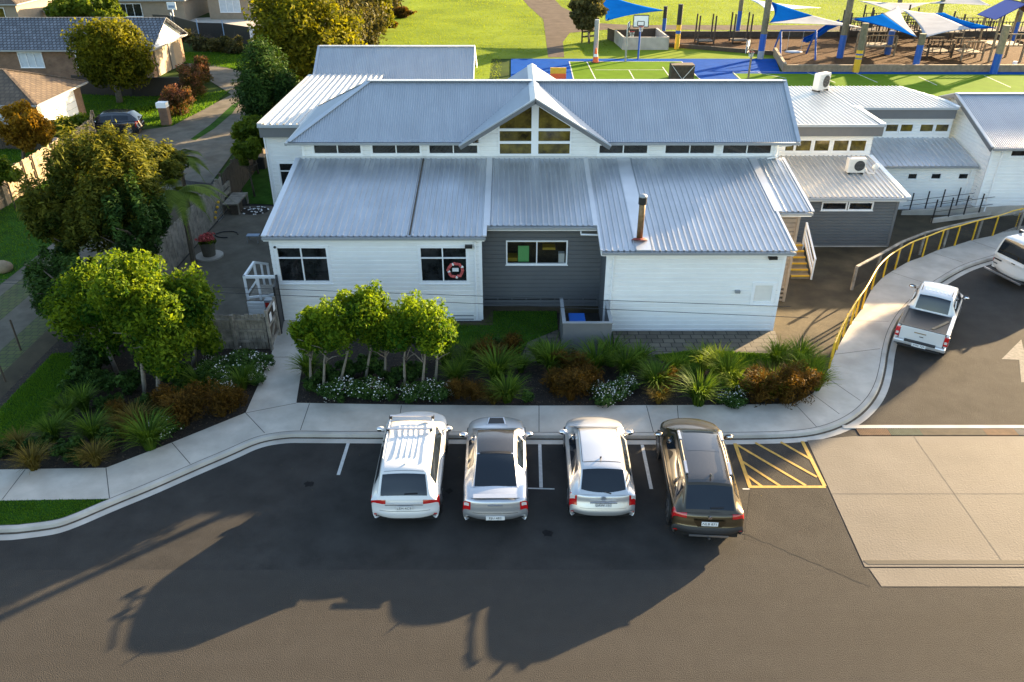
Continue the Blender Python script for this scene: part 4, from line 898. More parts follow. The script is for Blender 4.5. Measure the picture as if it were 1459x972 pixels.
def cabin_cross(belt):
    def f(a, t):
        y, zt, wr, wb = a; u = abs(t); s = 1 if t >= 0 else -1; H_ = max(zt-belt, 0.001); r = min(.10, H_*.4)
        if u < .55: q = u/.55; x = wr*.9*q; z = zt-.035*q*q*min(1,H_*3)
        elif u < .70: q = (u-.55)/.15; x = wr*(.9+.1*math.sin(q*math.pi/2)); z = zt-.035*min(1,H_*3)-r*(1-math.cos(q*math.pi/2))
        else: q = (u-.70)/.30; x = wr+(wb-wr)*q; z = (zt-.035*min(1,H_*3)-r)*(1-q)+(belt-.03)*q
        return (s*x, y, z)
    return f
def text_mesh(body, size, m, parent, name='lettering', loc=(0,0,0), rot=(0,0,0)):
    cu = bpy.data.curves.new(name, 'FONT'); cu.body = body; cu.size = size; cu.align_x = 'CENTER'; cu.align_y = 'CENTER'; cu.extrude = .001; cu.resolution_u = 2
    tmp = bpy.data.objects.new('tmp', cu); C.objects.link(tmp); dg = bpy.context.evaluated_depsgraph_get()
    me = bpy.data.meshes.new_from_object(tmp.evaluated_get(dg)); bpy.data.objects.remove(tmp); me.materials.clear(); me.materials.append(m)
    o = bpy.data.objects.new(name, me); C.objects.link(o); o.parent = parent; o.location = loc; o.rotation_euler = rot; return o
def wheel(par, x, y, r=.34, wd=.23, z=None):
    s = 1 if x > 0 else -1; t = MB()
    prof = [(x-s*wd,r*.97),(x-s*wd*.9,r),(x-s*.03,r),(x,r*.95),(x,r*.72)]
    t.tube([(q[0],y,r) for q in prof],[q[1] for q in prof],24); o = t.build('wheel', M['rubber'], par, smooth=False)
    rm = MB(); rm.tube([(x-.02*s,y,r),(x+.004*s,y,r)],[r*.68,r*.68],20)
    rm.build('rim', M['alloy'], o); sp = MB()
    for k in range(5): a = k*1.2566; a2 = a+.63; sp.add([(x+s*.007,y+math.cos(a2-.32)*r*.6,r+math.sin(a2-.32)*r*.6),(x+s*.007,y+math.cos(a2+.32)*r*.6,r+math.sin(a2+.32)*r*.6),(x+s*.007,y+math.cos(a2)*r*.2,r+math.sin(a2)*r*.2)],[(0,1,2)])
    sp.build('spoke_gaps', M['black'], o); return o
def mirror(par, x, y, z, m, s):
    mb = MB().sphere((x+s*.13,y,z),(.13,.075,.085),12,8).bar((x-s*.02,y,z-.05),(x+s*.08,y,z-.02),.05,.04); o = mb.build('wing_mirror', M[m], par, smooth=True)
    MB().sphere((x+s*.135,y-.045,z),(.105,.035,.065),12,8).build('mirror_glass', M['chrome'], o, smooth=True)
def plate(par, y, z, txt, tilt=0, wd=.42, surround='plate', x=0):
    o = MB().box(x-wd/2,x+wd/2,y-.012,y,z-.065,z+.065).build('number_plate', M[surround], par)
    text_mesh(txt, .105, M['ink'], o, loc=(x,y-.0135,z), rot=(math.pi/2,0,0)); return o
def make_car(label, bprof, cprof, belt, sill, paint, wheels, glass, side, roofm=None, extras=None, wr=.34, group='cars parked nose-in to the kerb', cat='car', lw=None, cab_t=.55):
    t = thing('parked_car', label, cat, (0,0,0), group)
    B_ = Surf(bprof, body_cross(sill)); n = len(bprof)-1
    B_.grid(0,n,-1,1,n*5,32).build('body', M[paint], t, smooth=True)
    hw = max(p[2] for p in bprof); y0 = min(p[0] for p in bprof); y1 = max(p[0] for p in bprof)
    MB().box(-hw+.12,hw-.12,y0+.25,y1-.25,.16,sill+.25).build('underbody', M['black'], t)
    K_ = Surf(cprof, cabin_cross(belt)); m_ = len(cprof)-1
    K_.grid(0,m_,-1,1,m_*5,32).build('cabin', M[paint], t, smooth=True)
    if roofm: k0,k1,tt,rm = roofm; K_.grid(k0,k1,-tt,tt,14,14,.004).build('roof_panel', M[rm], t, smooth=True)
    for nm,k0,k1,t0,t1,sh in glass: K_.grid(k0,k1,t0,t1,12,14,.007,shape=sh).build(nm, M['carglass'], t, smooth=True)
    for s in (-1,1):
        for (k0,k1,ta,tb,sh) in side:
            K_.grid(k0,k1,s*ta,s*tb,10,6,.007,shape=sh).build('side_window', M['carglass'], t, smooth=True)
    for s in (-1,1):
        for y in wheels:
            # dark arch behind the wheel
            mb = MB().tube([(s*(hw-.10),y,wr+.02),(s*(hw+.008),y,wr+.02)],[wr+.07,wr+.07],24); mb.build('wheel_arch', M['black'], t)
            wheel(t, s*(hw+.012), y, wr)
    return t, B_, K_
def lamp(t, B_, k0, k1, ta, tb, s, m='tail', nm='tail_light', off=.008, shape=None): return B_.grid(k0,k1,s*ta,s*tb,8,8,off,shape=shape).build(nm, M[m], t, smooth=True)
def seam_line(t, B_, k, t0, t1, nm='panel_gap', w_=.03): return B_.grid(k-w_,k+w_,t0,t1,1,24,.003).build(nm, M['black'], t)
# rounded-corner reshaper for glass
def rnd(i, j, k, t): return k, t
def taper(amt):
    def f(i, j, k, t): return k, t*(1-amt*(1-i))
    return f
# ---- white SUV
bp = [(-2.12,.30,.70),(-2.24,.40,.80),(-2.26,.55,.86),(-2.20,.70,.89),(-2.17,.86,.895),(-2.08,1.0,.90),(-1.7,1.04,.905),(-.6,1.02,.91),(.7,1.02,.91),(1.1,1.04,.905),(1.6,1.0,.89),(1.95,.92,.85),(2.13,.78,.78),(2.20,.55,.70),(2.16,.3,.62)]
cp = [(-2.17,.98,.70,.86),(-2.06,1.18,.70,.86),(-1.86,1.48,.66,.87),(-1.74,1.60,.64,.875),(-1.50,1.655,.65,.88),(-.5,1.70,.66,.885),(.25,1.68,.65,.885),(.52,1.60,.66,.885),(.85,1.36,.70,.885),(1.22,1.05,.80,.885)]
t, B_, K_ = make_car('white SUV with roof bars parked nose-in, leftmost of the row', bp, cp, 1.0, .28, 'p_white', (-1.32,1.35),
    [('rear_window',.55,2.55,-.53,.53,None),('windscreen',7.15,8.7,-.56,.56,None)], [(3.3,6.9,.74,.92,None)])
for s in (-1,1):
    lamp(t,B_,3.8,5.05,.36,.86,s); lamp(t,B_,1.2,1.7,.60,.74,s,'tail','reflector')
B_.grid(0.1,1.1,-.9,.9,4,20,.006).build('lower_bumper', M['plastic'], t, smooth=True); B_.grid(.5,.95,-.42,.42,3,12,.014).build('skid_plate', M['alloy'], t, smooth=True)
seam_line(t,B_,2.55,-.5,.5); plate(t,-2.235,.745,'LEH 4C9'); MB().box(-.5,.5,-2.235,-2.225,.84,.855).build('boot_trim', M['chrome'], t)
for y in (-.15,.52-.05): MB().bar((-.62,y,1.80),(.62,y,1.80),.07,.03).build('roof_bar', M['alloy'], t)
for s in (-1,1):
    MB().tube([(s*.60,-1.35,1.70),(s*.61,-.6,1.745),(s*.60,.4,1.73)],.018).build('roof_rail', M['p_white'], t)
    for y in (-.15,.47): MB().box(s*.60-.04,s*.60+.04,y-.05,y+.05,1.70,1.80).build('bar_foot', M['black'], t)
    mirror(t,s*.86,.80,1.10,'p_white',s)
for k in range(5): x = -.30+.15*k; MB().bar((x,-1.25,1.685),(x,.1,1.712),.035,.014).build('roof_rib', M['p_white'], t)
MB().tube([(.02,-1.52,1.65),(.0,-1.60,1.76)],[.03,.008],6).build('aerial', M['p_white'], t)
K_.grid(3.0,3.06,-.5,.5,1,10,.006).build('spoiler_gap', M['black'], t)
MB().bar((.02,-2.12,1.13),(.36,-2.11,1.14),.03,.02).build('wiper', M['black'], t)
t.location = (-2.86,18.2,0); t.rotation_euler = (0,0,R(.6)); suv = t
# ---- silver sedan
bp = [(-2.08,.28,.66),(-2.22,.36,.76),(-2.27,.50,.83),(-2.23,.66,.86),(-2.20,.80,.855),(-2.13,.95,.84),(-1.75,.985,.85),(-1.35,.97,.865),(-.5,.90,.87),(.6,.90,.87),(1.05,.93,.86),(1.5,.88,.84),(1.85,.80,.80),(2.02,.68,.72),(2.08,.48,.64),(2.02,.28,.55)]
cp = [(-1.62,.96,.62,.80),(-1.3,1.14,.60,.82),(-.95,1.32,.57,.835),(-.62,1.41,.55,.84),(-.1,1.45,.56,.845),(.25,1.42,.57,.845),(.42,1.37,.58,.845),(.75,1.16,.64,.84),(1.12,.92,.72,.83)]
t, B_, K_ = make_car('silver sedan with dark roof and bonnet scoop, second car from the left', bp, cp, .93, .25, 'p_silver', (-1.30,1.28),
    [('rear_window',.15,2.75,-.56,.56,None),('windscreen',6.2,7.75,-.56,.56,None)], [(2.2,5.9,.75,.93,None)], roofm=(2.9,6.05,.56,'p_roofgrey'), wr=.32)
for s in (-1,1): lamp(t,B_,3.1,4.6,.50,.86,s); lamp(t,B_,3.9,4.45,.53,.66,s,'tailclear','clear_lens',.013); mirror(t,s*.83,.72,.98,'p_silver',s)
seam_line(t,B_,5.15,-.5,.5); seam_line(t,B_,2.6,-.46,.46); plate(t,-2.275,.47,'FJU 482',wd=.50)
MB().prism([(-.30,1.30),(.30,1.30),(.24,1.68),(-.24,1.68)],.86,.918).build('bonnet_scoop', M['p_silver'], t, bevel=.015); MB().prism([(-.25,1.34),(.25,1.34),(.20,1.64),(-.20,1.64)],.918,.923).build('scoop_grille', M['black'], t)
MB().bar((-.58,-2.02,1.00),(.58,-2.02,1.00),.16,.02).build('boot_lip', M['p_silver'], t)
K_.grid(2.75,2.95,-.48,.48,2,10,.018).build('roof_visor', M['black'], t); MB().box(-.2,.2,-2.235,-2.22,.845,.86).build('boot_trim', M['chrome'], t)
t.location = (-.46,18.17,0); t.rotation_euler = (0,0,R(.5)); sedan = t
# ---- pale silver hatchback
bp = [(-1.96,.28,.68),(-2.10,.36,.80),(-2.14,.50,.86),(-2.10,.62,.87),(-2.03,.78,.875),(-1.97,.95,.87),(-1.7,1.0,.88),(-.6,.97,.885),(.5,.95,.885),(.95,.98,.875),(1.4,.93,.86),(1.75,.84,.81),(1.93,.70,.73),(1.98,.48,.64),(1.92,.28,.55)]
cp = [(-1.95,.96,.66,.83),(-1.80,1.12,.65,.84),(-1.55,1.36,.61,.85),(-1.40,1.44,.60,.855),(-1.15,1.48,.60,.86),(-.4,1.52,.60,.865),(.15,1.50,.60,.865),(.38,1.44,.61,.865),(.75,1.20,.67,.86),(1.12,.96,.76,.85)]
def ovalrear(i,j,k,t): return k+(.35*(2*j-1)**2)*(1-i)**1.0, t*(1-.0*(1-i))
t, B_, K_ = make_car('pale silver hatchback with short aerial, third car from the left', bp, cp, .97, .25, 'p_silver2', (-1.28,1.28),
    [('rear_window',.35,2.75,-.55,.55,ovalrear),('windscreen',7.15,8.6,-.56,.56,None)], [(3.6,6.9,.75,.93,None)], wr=.32)
for s in (-1,1): lamp(t,B_,3.3,5.3,.52,.84,s); lamp(t,B_,4.3,5.1,.56,.72,s,'tailclear','clear_lens',.013); lamp(t,B_,1.4,1.8,.60,.74,s,'tail','reflector'); mirror(t,s*.84,.72,1.04,'p_silver2',s)
seam_line(t,B_,2.9,-.46,.46); plate(t,-2.075,.71,'GAW 153'); MB().bar((-.36,-2.085,.80),(.36,-2.085,.80),.03,.025).build('boot_trim', M['chrome'], t)
MB().tube([(0,-2.03,.90),(0,-2.045,.90)],.065,18).build('badge', M['p_silver'], t)
MB().tube([(-.03,-1.05,1.50),(-.03,-1.16,1.62)],[.03,.006],6).build('aerial', M['black'], t); K_.grid(3.85,3.92,-.52,.52,1,10,.005).build('spoiler_gap', M['black'], t)
for s in (-1,1): K_.grid(3.9,7.0,s*.535,s*.55,14,1,.006).build('roof_seam', M['rubber'], t)
MB().bar((.02,-1.93,1.05),(.2,-1.95,1.0),.025,.02).build('wiper', M['black'], t)
t.location = (2.45,18.2,0); t.rotation_euler = (0,0,R(-.8)); hatch = t
# ---- bronze wagon
bp = [(-2.30,.34,.72),(-2.42,.42,.84),(-2.45,.56,.90),(-2.40,.68,.915),(-2.35,.84,.91),(-2.26,1.0,.90),(-1.8,1.03,.915),(-.6,1.0,.925),(.7,1.0,.925),(1.15,1.03,.915),(1.65,.98,.89),(2.05,.90,.85),(2.25,.76,.76),(2.32,.54,.68),(2.26,.34,.6)]
cp = [(-2.24,.98,.68,.85),(-2.10,1.14,.68,.86),(-1.84,1.42,.64,.87),(-1.70,1.55,.62,.88),(-1.40,1.60,.62,.885),(-.4,1.63,.63,.89),(.35,1.60,.62,.89),(.6,1.53,.63,.89),(.98,1.27,.70,.885),(1.38,1.02,.80,.88)]
t, B_, K_ = make_car('bronze wagon with sunroof and silver-tipped roof rails, rightmost of the row', bp, cp, 1.0, .33, 'p_bronze', (-1.40,1.38),
    [('rear_window',.5,2.6,-.55,.55,None),('windscreen',7.2,8.7,-.56,.56,None)], [(2.6,4.0,.75,.93,None),(4.15,6.9,.75,.93,None)], roofm=(3.4,7.05,.5,'p_roofgrey'), wr=.37)
K_.grid(3.0,6.9,-.53,.53,12,12,.003).build('roof_skin', M['p_roofgrey'], t, smooth=True)
K_.grid(6.1,6.85,-.42,.42,4,8,.009).build('sunroof', M['carglass'], t, smooth=True); K_.grid(4.9,6.0,-.42,.42,4,8,.008).build('sunroof_panel', M['p_dark'], t, smooth=True)
B_.grid(.1,2.7,-.93,.93,6,20,.010).build('lower_bumper', M['plastic'], t, smooth=True)
for s in (-1,1):
    B_.grid(2,12.5,s*.93,s*1.0,30,3,.006).build('sill_cladding', M['plastic'], t, smooth=True)
    lamp(t,B_,4.2,5.3,.42,.86,s); lamp(t,B_,1.2,1.7,.60,.74,s,'tail','reflector',.016); mirror(t,s*.88,.95,1.08,'p_bronze',s)
    MB().tube([(s*.56,-1.5,1.62),(s*.57,-1.35,1.665),(s*.58,-.5,1.69),(s*.57,.25,1.665),(s*.56,.42,1.62)],.028).build('roof_rail', M['black'], t)
    MB().bar((s*.565,-1.5,1.655),(s*.57,-1.05,1.70),.07,.05).bar((s*.57,-.1,1.70),(s*.565,.35,1.65),.07,.05).build('rail_tip', M['alloy'], t)
MB().bar((-.5,-2.475,.42),(.5,-2.475,.42),.02,.05).build('skid_plate', M['alloy'], t); plate(t,-2.40,.76,'NLB 871')
MB().add([(-.42,-2.392,.86),(.42,-2.392,.86),(.30,-2.412,.66),(-.30,-2.412,.66)],[(0,3,2,1)]).build('plate_recess', M['p_bronze'], t)
MB().tube([(0,-2.35,.92),(0,-2.365,.92)],.05,14).build('badge', M['chrome'], t)
mb = MB().bar((.05,-1.45,1.62),(.05,-1.62,1.70),.03,.06); mb.build('shark_fin', M['p_bronze'], t); MB().tube([(0,-2.42,.36),(0,-2.55,.36)],.03).sphere((0,-2.56,.40),.035).build('tow_ball', M['black'], t)
MB().bar((.02,-2.18,1.1),(.34,-2.17,1.12),.03,.02).build('wiper', M['black'], t)
t.location = (5.22,17.75,0); t.rotation_euler = (0,0,R(-3.6)); wagon = t
# ---- dark hatchback in the neighbour's drive (same shape family, own paint)
bp = [(-1.96,.28,.68),(-2.10,.36,.80),(-2.14,.50,.86),(-2.10,.62,.87),(-2.03,.78,.875),(-1.97,.95,.87),(-1.7,1.0,.88),(-.6,.97,.885),(.5,.95,.885),(.95,.98,.875),(1.4,.93,.86),(1.75,.84,.81),(1.93,.70,.73),(1.98,.48,.64),(1.92,.28,.55)]
cp = [(-1.95,.96,.66,.83),(-1.80,1.12,.65,.84),(-1.55,1.36,.61,.85),(-1.40,1.44,.60,.855),(-1.15,1.48,.60,.86),(-.4,1.52,.60,.865),(.15,1.50,.60,.865),(.38,1.44,.61,.865),(.75,1.20,.67,.86),(1.12,.96,.76,.85)]
t, B_, K_ = make_car('dark grey hatchback parked by the garage of the brown tiled house', bp, cp, .97, .25, 'p_dark', (-1.28,1.28),
    [('rear_window',.35,2.75,-.55,.55,None),('windscreen',7.15,8.6,-.56,.56,None)], [(3.2,5.0,.74,.95,None),(5.15,7.1,.74,.95,None)], wr=.33, group=None)
for s in (-1,1): lamp(t,B_,4.2,5.2,.45,.86,s); mirror(t,s*.84,.72,1.04,'p_dark',s)
plate(t,-2.075,.66,'HKD 604'); cp_ = P(147,190,.3); t.location = (cp_.x+.1,cp_.y+1.2,0); t.rotation_euler = (0,0,R(100))
# ---- pickup
t = thing('parked_car', 'white double-cab pickup with black tray cover on the access drive', 'pickup truck', (0,0,0)); pk = t
bp = [(-.62,.34,.90),(-.60,.9,.91),(-.58,1.12,.91),(-.2,1.14,.915),(1.0,1.12,.915),(1.35,1.13,.91),(1.9,1.10,.89),(2.3,1.02,.86),(2.52,.86,.78),(2.60,.6,.74),(2.55,.36,.66)]
B_ = Surf(bp, body_cross(.34)); B_.grid(0,10,-1,1,50,32).build('body', M['p_white'], t, smooth=True)
cp = [(-.60,1.08,.70,.88),(-.52,1.35,.69,.88),(-.42,1.62,.66,.88),(-.25,1.72,.66,.88),(.3,1.78,.67,.885),(.85,1.74,.67,.885),(1.08,1.64,.68,.885),(1.35,1.40,.74,.885),(1.72,1.12,.82,.88)]
K_ = Surf(cp, cabin_cross(1.10)); K_.grid(0,8,-1,1,40,32).build('cabin', M['p_white'], t, smooth=True)
K_.grid(.2,2.3,-.52,.52,10,12,.007).build('rear_window', M['carglass'], t, smooth=True); K_.grid(6.2,7.7,-.56,.56,10,12,.007).build('windscreen', M['carglass'], t, smooth=True)
for s in (-1,1): K_.grid(2.2,3.9,s*.74,s*.94,8,5,.007).build('side_window', M['carglass'], t, smooth=True); K_.grid(4.05,6.4,s*.74,s*.94,8,5,.007).build('side_window', M['carglass'], t, smooth=True); mirror(t,s*.88,1.2,1.22,'plastic',s)
for k in range(7): x = -.42+.14*k; MB().bar((x,-.1,1.752-.03*abs(x)),(x,.7,1.775-.03*abs(x)),.05,.012).build('roof_rib', M['p_white'], t)
MB().box(-.80,.80,-2.35,-.64,.62,.68).build('tray_floor', M['black'], t)
cov = MB().box(-.80,.80,-2.30,-.66,1.04,1.075).build('tray_cover', M['black'], t, bevel=.015)
for s in (-1,1):
    mb = MB().box(min(s*.80,s*.915),max(s*.80,s*.915),-2.42,-.55,.42,1.13); mb.build('tray_side', M['p_white'], t, bevel=.04)
    MB().box(min(s*.78,s*.90),max(s*.78,s*.90),-2.4,-.6,1.125,1.145).build('tray_rail', M['black'] if s < 0 else M['p_white'], t)
    o = MB().box(min(s*.77,s*.93),max(s*.77,s*.93),-2.47,-2.34,.66,1.04).build('tail_light', M['tail'], t, bevel=.02); MB().box(min(s*.80,s*.90),max(s*.80,s*.90),-2.478,-2.45,.76,.86).build('clear_lens', M['tailclear'], o)
    MB().tube([(s*.78,-.62,1.45),(s*.74,-.45,1.70)],.02).build('roof_rail', M['p_white'], t)
    MB().tube([(s*.55,-.25,1.77),(s*.56,.35,1.80)],.014).build('roof_strip', M['black'], t)
tg = MB().box(-.77,.77,-2.45,-2.36,.58,1.13).build('tailgate', M['p_white'], t, bevel=.02); MB().box(-.77,.77,-2.44,-2.33,1.125,1.15).build('tailgate_cap', M['black'], tg)
MB().box(-.28,.14,-2.462,-2.45,.93,.97).build('tailgate_handle', M['timberwarm'], tg); MB().box(-.07,.07,-2.46,-2.45,.80,.83).build('badge', M['black'], tg)
MB().box(-.92,.92,-2.58,-2.42,.42,.60).build('rear_bumper', M['p_silver2'], t, bevel=.05); MB().box(-.55,.55,-2.59,-2.40,.56,.62).build('bumper_step', M['plastic'], t); plate(t,-2.595,.50,'MRE 729',wd=.50)
MB().box(-.75,.75,-2.6,-2.55,.36,.40).build('tow_bar', M['plastic'], t); MB().bar((.28,-2.1,1.09),(.70,-1.15,1.10),.10,.02).build('timber_offcut', M['timberwarm'], t); MB().box(-.7,.7,-2.2,2.3,.25,.5).build('underbody', M['black'], t)
for s in (-1,1):
    for y in (-1.55,1.55): MB().tube([(s*.80,y,.42),(s*.922,y,.42)],[.46,.46],24).build('wheel_arch', M['black'], t); wheel(t,s*.935,y,.39,.26)
a = P(1275,487,.45); b = P(1342,503,.45); hd = R(57); mid = Vector(((a.x+b.x)/2,(a.y+b.y)/2,0)); t.rotation_euler = (0,0,hd-math.pi/2)
t.location = (mid.x+math.cos(hd)*2.52, mid.y+math.sin(hd)*2.52, 0); t.scale = (.95,.95,.95)
# ---- van
t = thing('parked_car', 'white van with dark rear window and rear step, at the right edge behind the pickup', 'van', (0,0,0)); vn = t
bp = [(-2.50,.40,.80),(-2.54,.55,.93),(-2.53,.9,.955),(-2.50,1.10,.96),(-1.5,1.12,.965),(1.0,1.12,.965),(1.7,1.12,.95),(2.3,1.0,.88),(2.5,.7,.8),(2.45,.4,.7)]
B_ = Surf(bp, body_cross(.40)); B_.grid(0,9,-1,1,45,32).build('body', M['p_white'], t, smooth=True)
cp = [(-2.50,1.05,.90,.95),(-2.44,1.4,.88,.95),(-2.34,1.78,.83,.95),(-2.22,1.90,.80,.95),(-1.5,1.96,.80,.95),(0,1.97,.80,.95),(.7,1.92,.79,.95),(1.1,1.72,.80,.95),(1.75,1.15,.86,.94)]
K_ = Surf(cp, cabin_cross(1.08)); K_.grid(0,8,-1,1,40,32).build('cabin', M['p_white'], t, smooth=True)
K_.grid(.35,2.3,-.53,.53,10,12,.007).build('rear_window', M['carglass'], t, smooth=True); K_.grid(6.3,7.8,-.55,.55,10,12,.007).build('windscreen', M['carglass'], t, smooth=True)
for s in (-1,1): K_.grid(3.2,4.4,s*.74,s*.95,8,5,.007).build('side_window', M['carglass'], t, smooth=True); K_.grid(4.5,6.4,s*.74,s*.95,8,5,.007).build('side_window', M['carglass'], t, smooth=True); lamp(t,B_,2.2,3.2,.78,.86,s); mirror(t,s*.95,1.45,1.25,'plastic',s)
for y in (-1.55,-.5): MB().bar((-.80,y,2.05),(.80,y,2.05),.07,.035).build('roof_bar', M['alloy'], t); MB().box(-.80,-.72,y-.06,y+.06,1.93,2.04).box(.72,.80,y-.06,y+.06,1.93,2.04).build('bar_foot', M['black'], t)
MB().box(-.9,.9,-2.72,-2.46,.34,.40).build('rear_step', M['plastic'], t); MB().box(-.95,.95,-2.74,-2.70,.35,.42).build('step_edge', M['alloy'], t)
MB().box(-.78,-.40,-2.56,-2.53,.86,.91).build('door_handle', M['black'], t); MB().box(.1,.28,-2.56,-2.53,.98,1.02).build('door_handle', M['black'], t); MB().box(-.76,-.56,-2.552,-2.54,.68,.72).build('badge', M['black'], t)
MB().box(-.8,.8,-2.3,2.2,.28,.6).build('underbody', M['black'], t)
for s in (-1,1):
    for y in (-1.45,1.5): MB().tube([(s*.84,y,.38),(s*.972,y,.38)],[.42,.42],24).build('wheel_arch', M['black'], t); wheel(t,s*.985,y,.35,.24)
a = P(1411,377,.5); hd = R(17); t.rotation_euler = (0,0,hd-math.pi/2)
# left rear corner local (-.9,-2.5)
cx_, sx_ = math.cos(hd-math.pi/2), math.sin(hd-math.pi/2); t.location = (a.x-(-.9*cx_-(-2.5)*sx_), a.y-(-.9*sx_+(-2.5)*cx_), 0)
# ================================================================ FENCES, RAILS, YARD THINGS
def paling_fence(name, label, pts, h, m, z=0., board=.15, group=None, rails=True, cat='fence', posts=2.4, thick=.02, side=1):
    pts = [Vector((p[0],p[1],z)) for p in pts]; t = thing(name, label, cat, pts[0], group); mb = MB(); ml = MB()
    for a, b in zip(pts, pts[1:]):
        d = (b-a); L_ = d.length; d.normalize(); n = Vector((d.y,-d.x,0)); k = 0
        while k*board < L_:
            p = a+d*(k*board+.006); q = a+d*min(L_,(k+1)*board-.012); hh = h+random.uniform(-.04,.04)
            mb.bar(p+Vector((0,0,hh/2))+n*random.uniform(-.014,.014), q+Vector((0,0,hh/2)), thick, hh); k += 1
        for r_ in ((.25,.55,.85) if h > 1.3 else (.3,.8)): ml.bar(a+n*.045*side+Vector((0,0,h*r_)), b+n*.045*side+Vector((0,0,h*r_)), .05, .09)
        k = 0
        while k <= L_/posts+.01: p = a+d*min(L_,k*posts)+n*.10*side; MB().bar(p, p+Vector((0,0,h+.03)), .10).build('post', M[m], t); k += 1
    mb.build('palings', M[m], t); ml.build('rails', M[m], t); return t
paling_fence('paling_fence', 'grey timber paling fence along the left side of the courtyard', [(-12.6,25.4),(-15.1,27.5),(-15.1,40)], 1.8, 'timber', .02, side=-1)
paling_fence('paling_fence', 'taller dark paling fence continuing behind the annex', [(-15.1,40.2),(-15.6,50),(-16.2,57)], 1.9, 'darkwood', 0, side=-1)
paling_fence('paling_fence', 'sunlit pale paling fence at the far left between two lawns', [(-27.1,31),(-27.1,44),(-27.4,52),(-28.5,54.5)], 1.7, 'timberwarm', 0)
paling_fence('paling_fence', 'low weathered fence with rails beside the courtyard gate', [(-12.5,25.35),(-8.95,25.35)], 1.45, 'timber', .08)
g = thing('garden_gate', 'timber framed gate with two paper signs next to the left white wing', 'gate', (-8.8,25.3,.1))
mb = MB(); y0,y1 = 25.25,26.35
for y in (y0,y1): mb.bar((-8.82,y,.1),(-8.82,y,1.75),.09)
mb.bar((-8.82,y0,1.65),(-8.82,y1,1.65),.06,.09).bar((-8.82,y0,.35),(-8.82,y1,.35),.06,.09).bar((-8.82,y0,.35),(-8.82,y1,1.1),.05,.08).bar((-8.82,y0,1.05),(-8.82,y1,1.05),.06,.09)
mb.build('gate_frame', M['timber'], g); MB().box(-8.87,-8.85,y0+.1,y1-.1,.25,1.6).build('gate_boards', M['darkwood'], g)
for y,z in ((25.45,1.15),(26.0,1.3)): MB().box(-8.79,-8.78,y,y+.24,z,z+.32).build('notice', M['wwhite'], g)
sp_ = thing('black_screen', 'tall narrow black screen panel between the gate and the white wall', 'screen', (-8.75,26.9,.0))
mb = MB(); mb.bar((-8.78,26.45,0),(-8.78,26.45,2.1),.07).bar((-8.95,27.45,0),(-8.95,27.45,2.1),.07).bar((-8.78,26.45,2.05),(-8.95,27.45,2.05),.06); mb.build('frame', M['black'], sp_); MB().bar((-8.80,26.5,1.0),(-8.94,27.4,1.0),.02,1.9).build('panel', M['plastic'], sp_)
# white landing and stair rail on the left of the wing
dk = thing('landing', 'small white landing with timber handrails at the left side of the wing', 'landing', (-9.7,28.3,0))
zt = 1.75; lx0 = Q(350,417,28.0).x; 
mb = MB(); clad(mb,(lx0,28.0),X1,-9.1-lx0,.02,.72,(),.15); clad(mb,(lx0,29.4),(0,-1),1.4,.02,.72,(),.15); mb.build('base', M['whitewall'], dk)
MB().box(lx0,-9.1,28.0,29.4,.72,.76).build('deck', M['timber'], dk)
mb = MB()
for x,y in ((lx0+.04,28.04),(lx0+.04,29.36),(lx0+.55,28.04),(-9.15,28.04)): mb.bar((x,y,.7),(x,y,zt),.08)
mb.bar((lx0,28.04,zt),(-9.1,28.04,zt),.09,.10).bar((lx0+.04,28.0,zt),(lx0+.04,29.4,zt),.09,.10).bar((lx0+.04,28.04,.85),(-9.1,28.04,1.0),.05,.08)
mb.bar((lx0,28.04,.95),(lx0+.5,28.04,1.6),.05,.07)
for s_ in (0.04,.95): mb.bar((lx0+s_,29.4,zt),(lx0+s_,31.0,.95),.08,.09); mb.bar((lx0+s_,30.95,0),(lx0+s_,30.95,.95),.08); mb.bar((lx0+s_,30.2,.3),(lx0+s_,30.2,1.35),.07)
mb.build('handrail', M['white'], dk)
mb = MB()
for k in range(4): mb.box(lx0,-9.3,29.4+.3*k,29.7+.3*k,0,.72-.18*(k+1)+.0)
mb.build('steps', M['timber'], dk)
lb = MB().box(-9.35,-9.05,27.55,27.57,.8,.81)
mbx = thing('letterbox', 'small dark box with a red panel behind the courtyard gate', 'box', (-9.3,27.3,0)); MB().box(-9.55,-9.2,27.3,27.6,0,1.1).build('case', M['gutter'], mbx, bevel=.03); MB().box(-9.5,-9.3,27.285,27.30,.8,1.0).build('red_panel', M['red'], mbx)
# grey bin enclosure and blue bin
en = thing('bin_enclosure', 'grey boarded bin enclosure against the right white wing', 'enclosure', (2.8,25.6,.1))
ex0, ex1, ey0, ey1, ehz = 1.83, 3.58, 24.95, 26.9, 1.38
for nm,a_ in (('front_panel',(ex0,ex1,ey0,ey0+.05)),('side_panel',(ex0,ex0+.05,ey0+.05,ey1)),('side_panel',(ex1-.05,ex1,ey0+.05,WB-.05))):
    mb = MB().box(*a_,.1,ehz); mb.build(nm, M['greytrim'], en)
mb = MB().box(ex0-.03,ex1+.03,ey0-.03,ey0+.10,ehz,ehz+.03).box(ex0-.03,ex0+.10,ey0+.10,ey1,ehz,ehz+.03).box(ex1-.10,ex1+.03,ey0+.10,WB-.05,ehz,ehz+.03); mb.build('capping', M['gutter'], en)
bn = thing('wheelie_bin', 'blue wheelie bin standing inside the grey enclosure', 'bin', (2.45,26.0,.12))
q = P(822,452,1.05); q.x, q.y
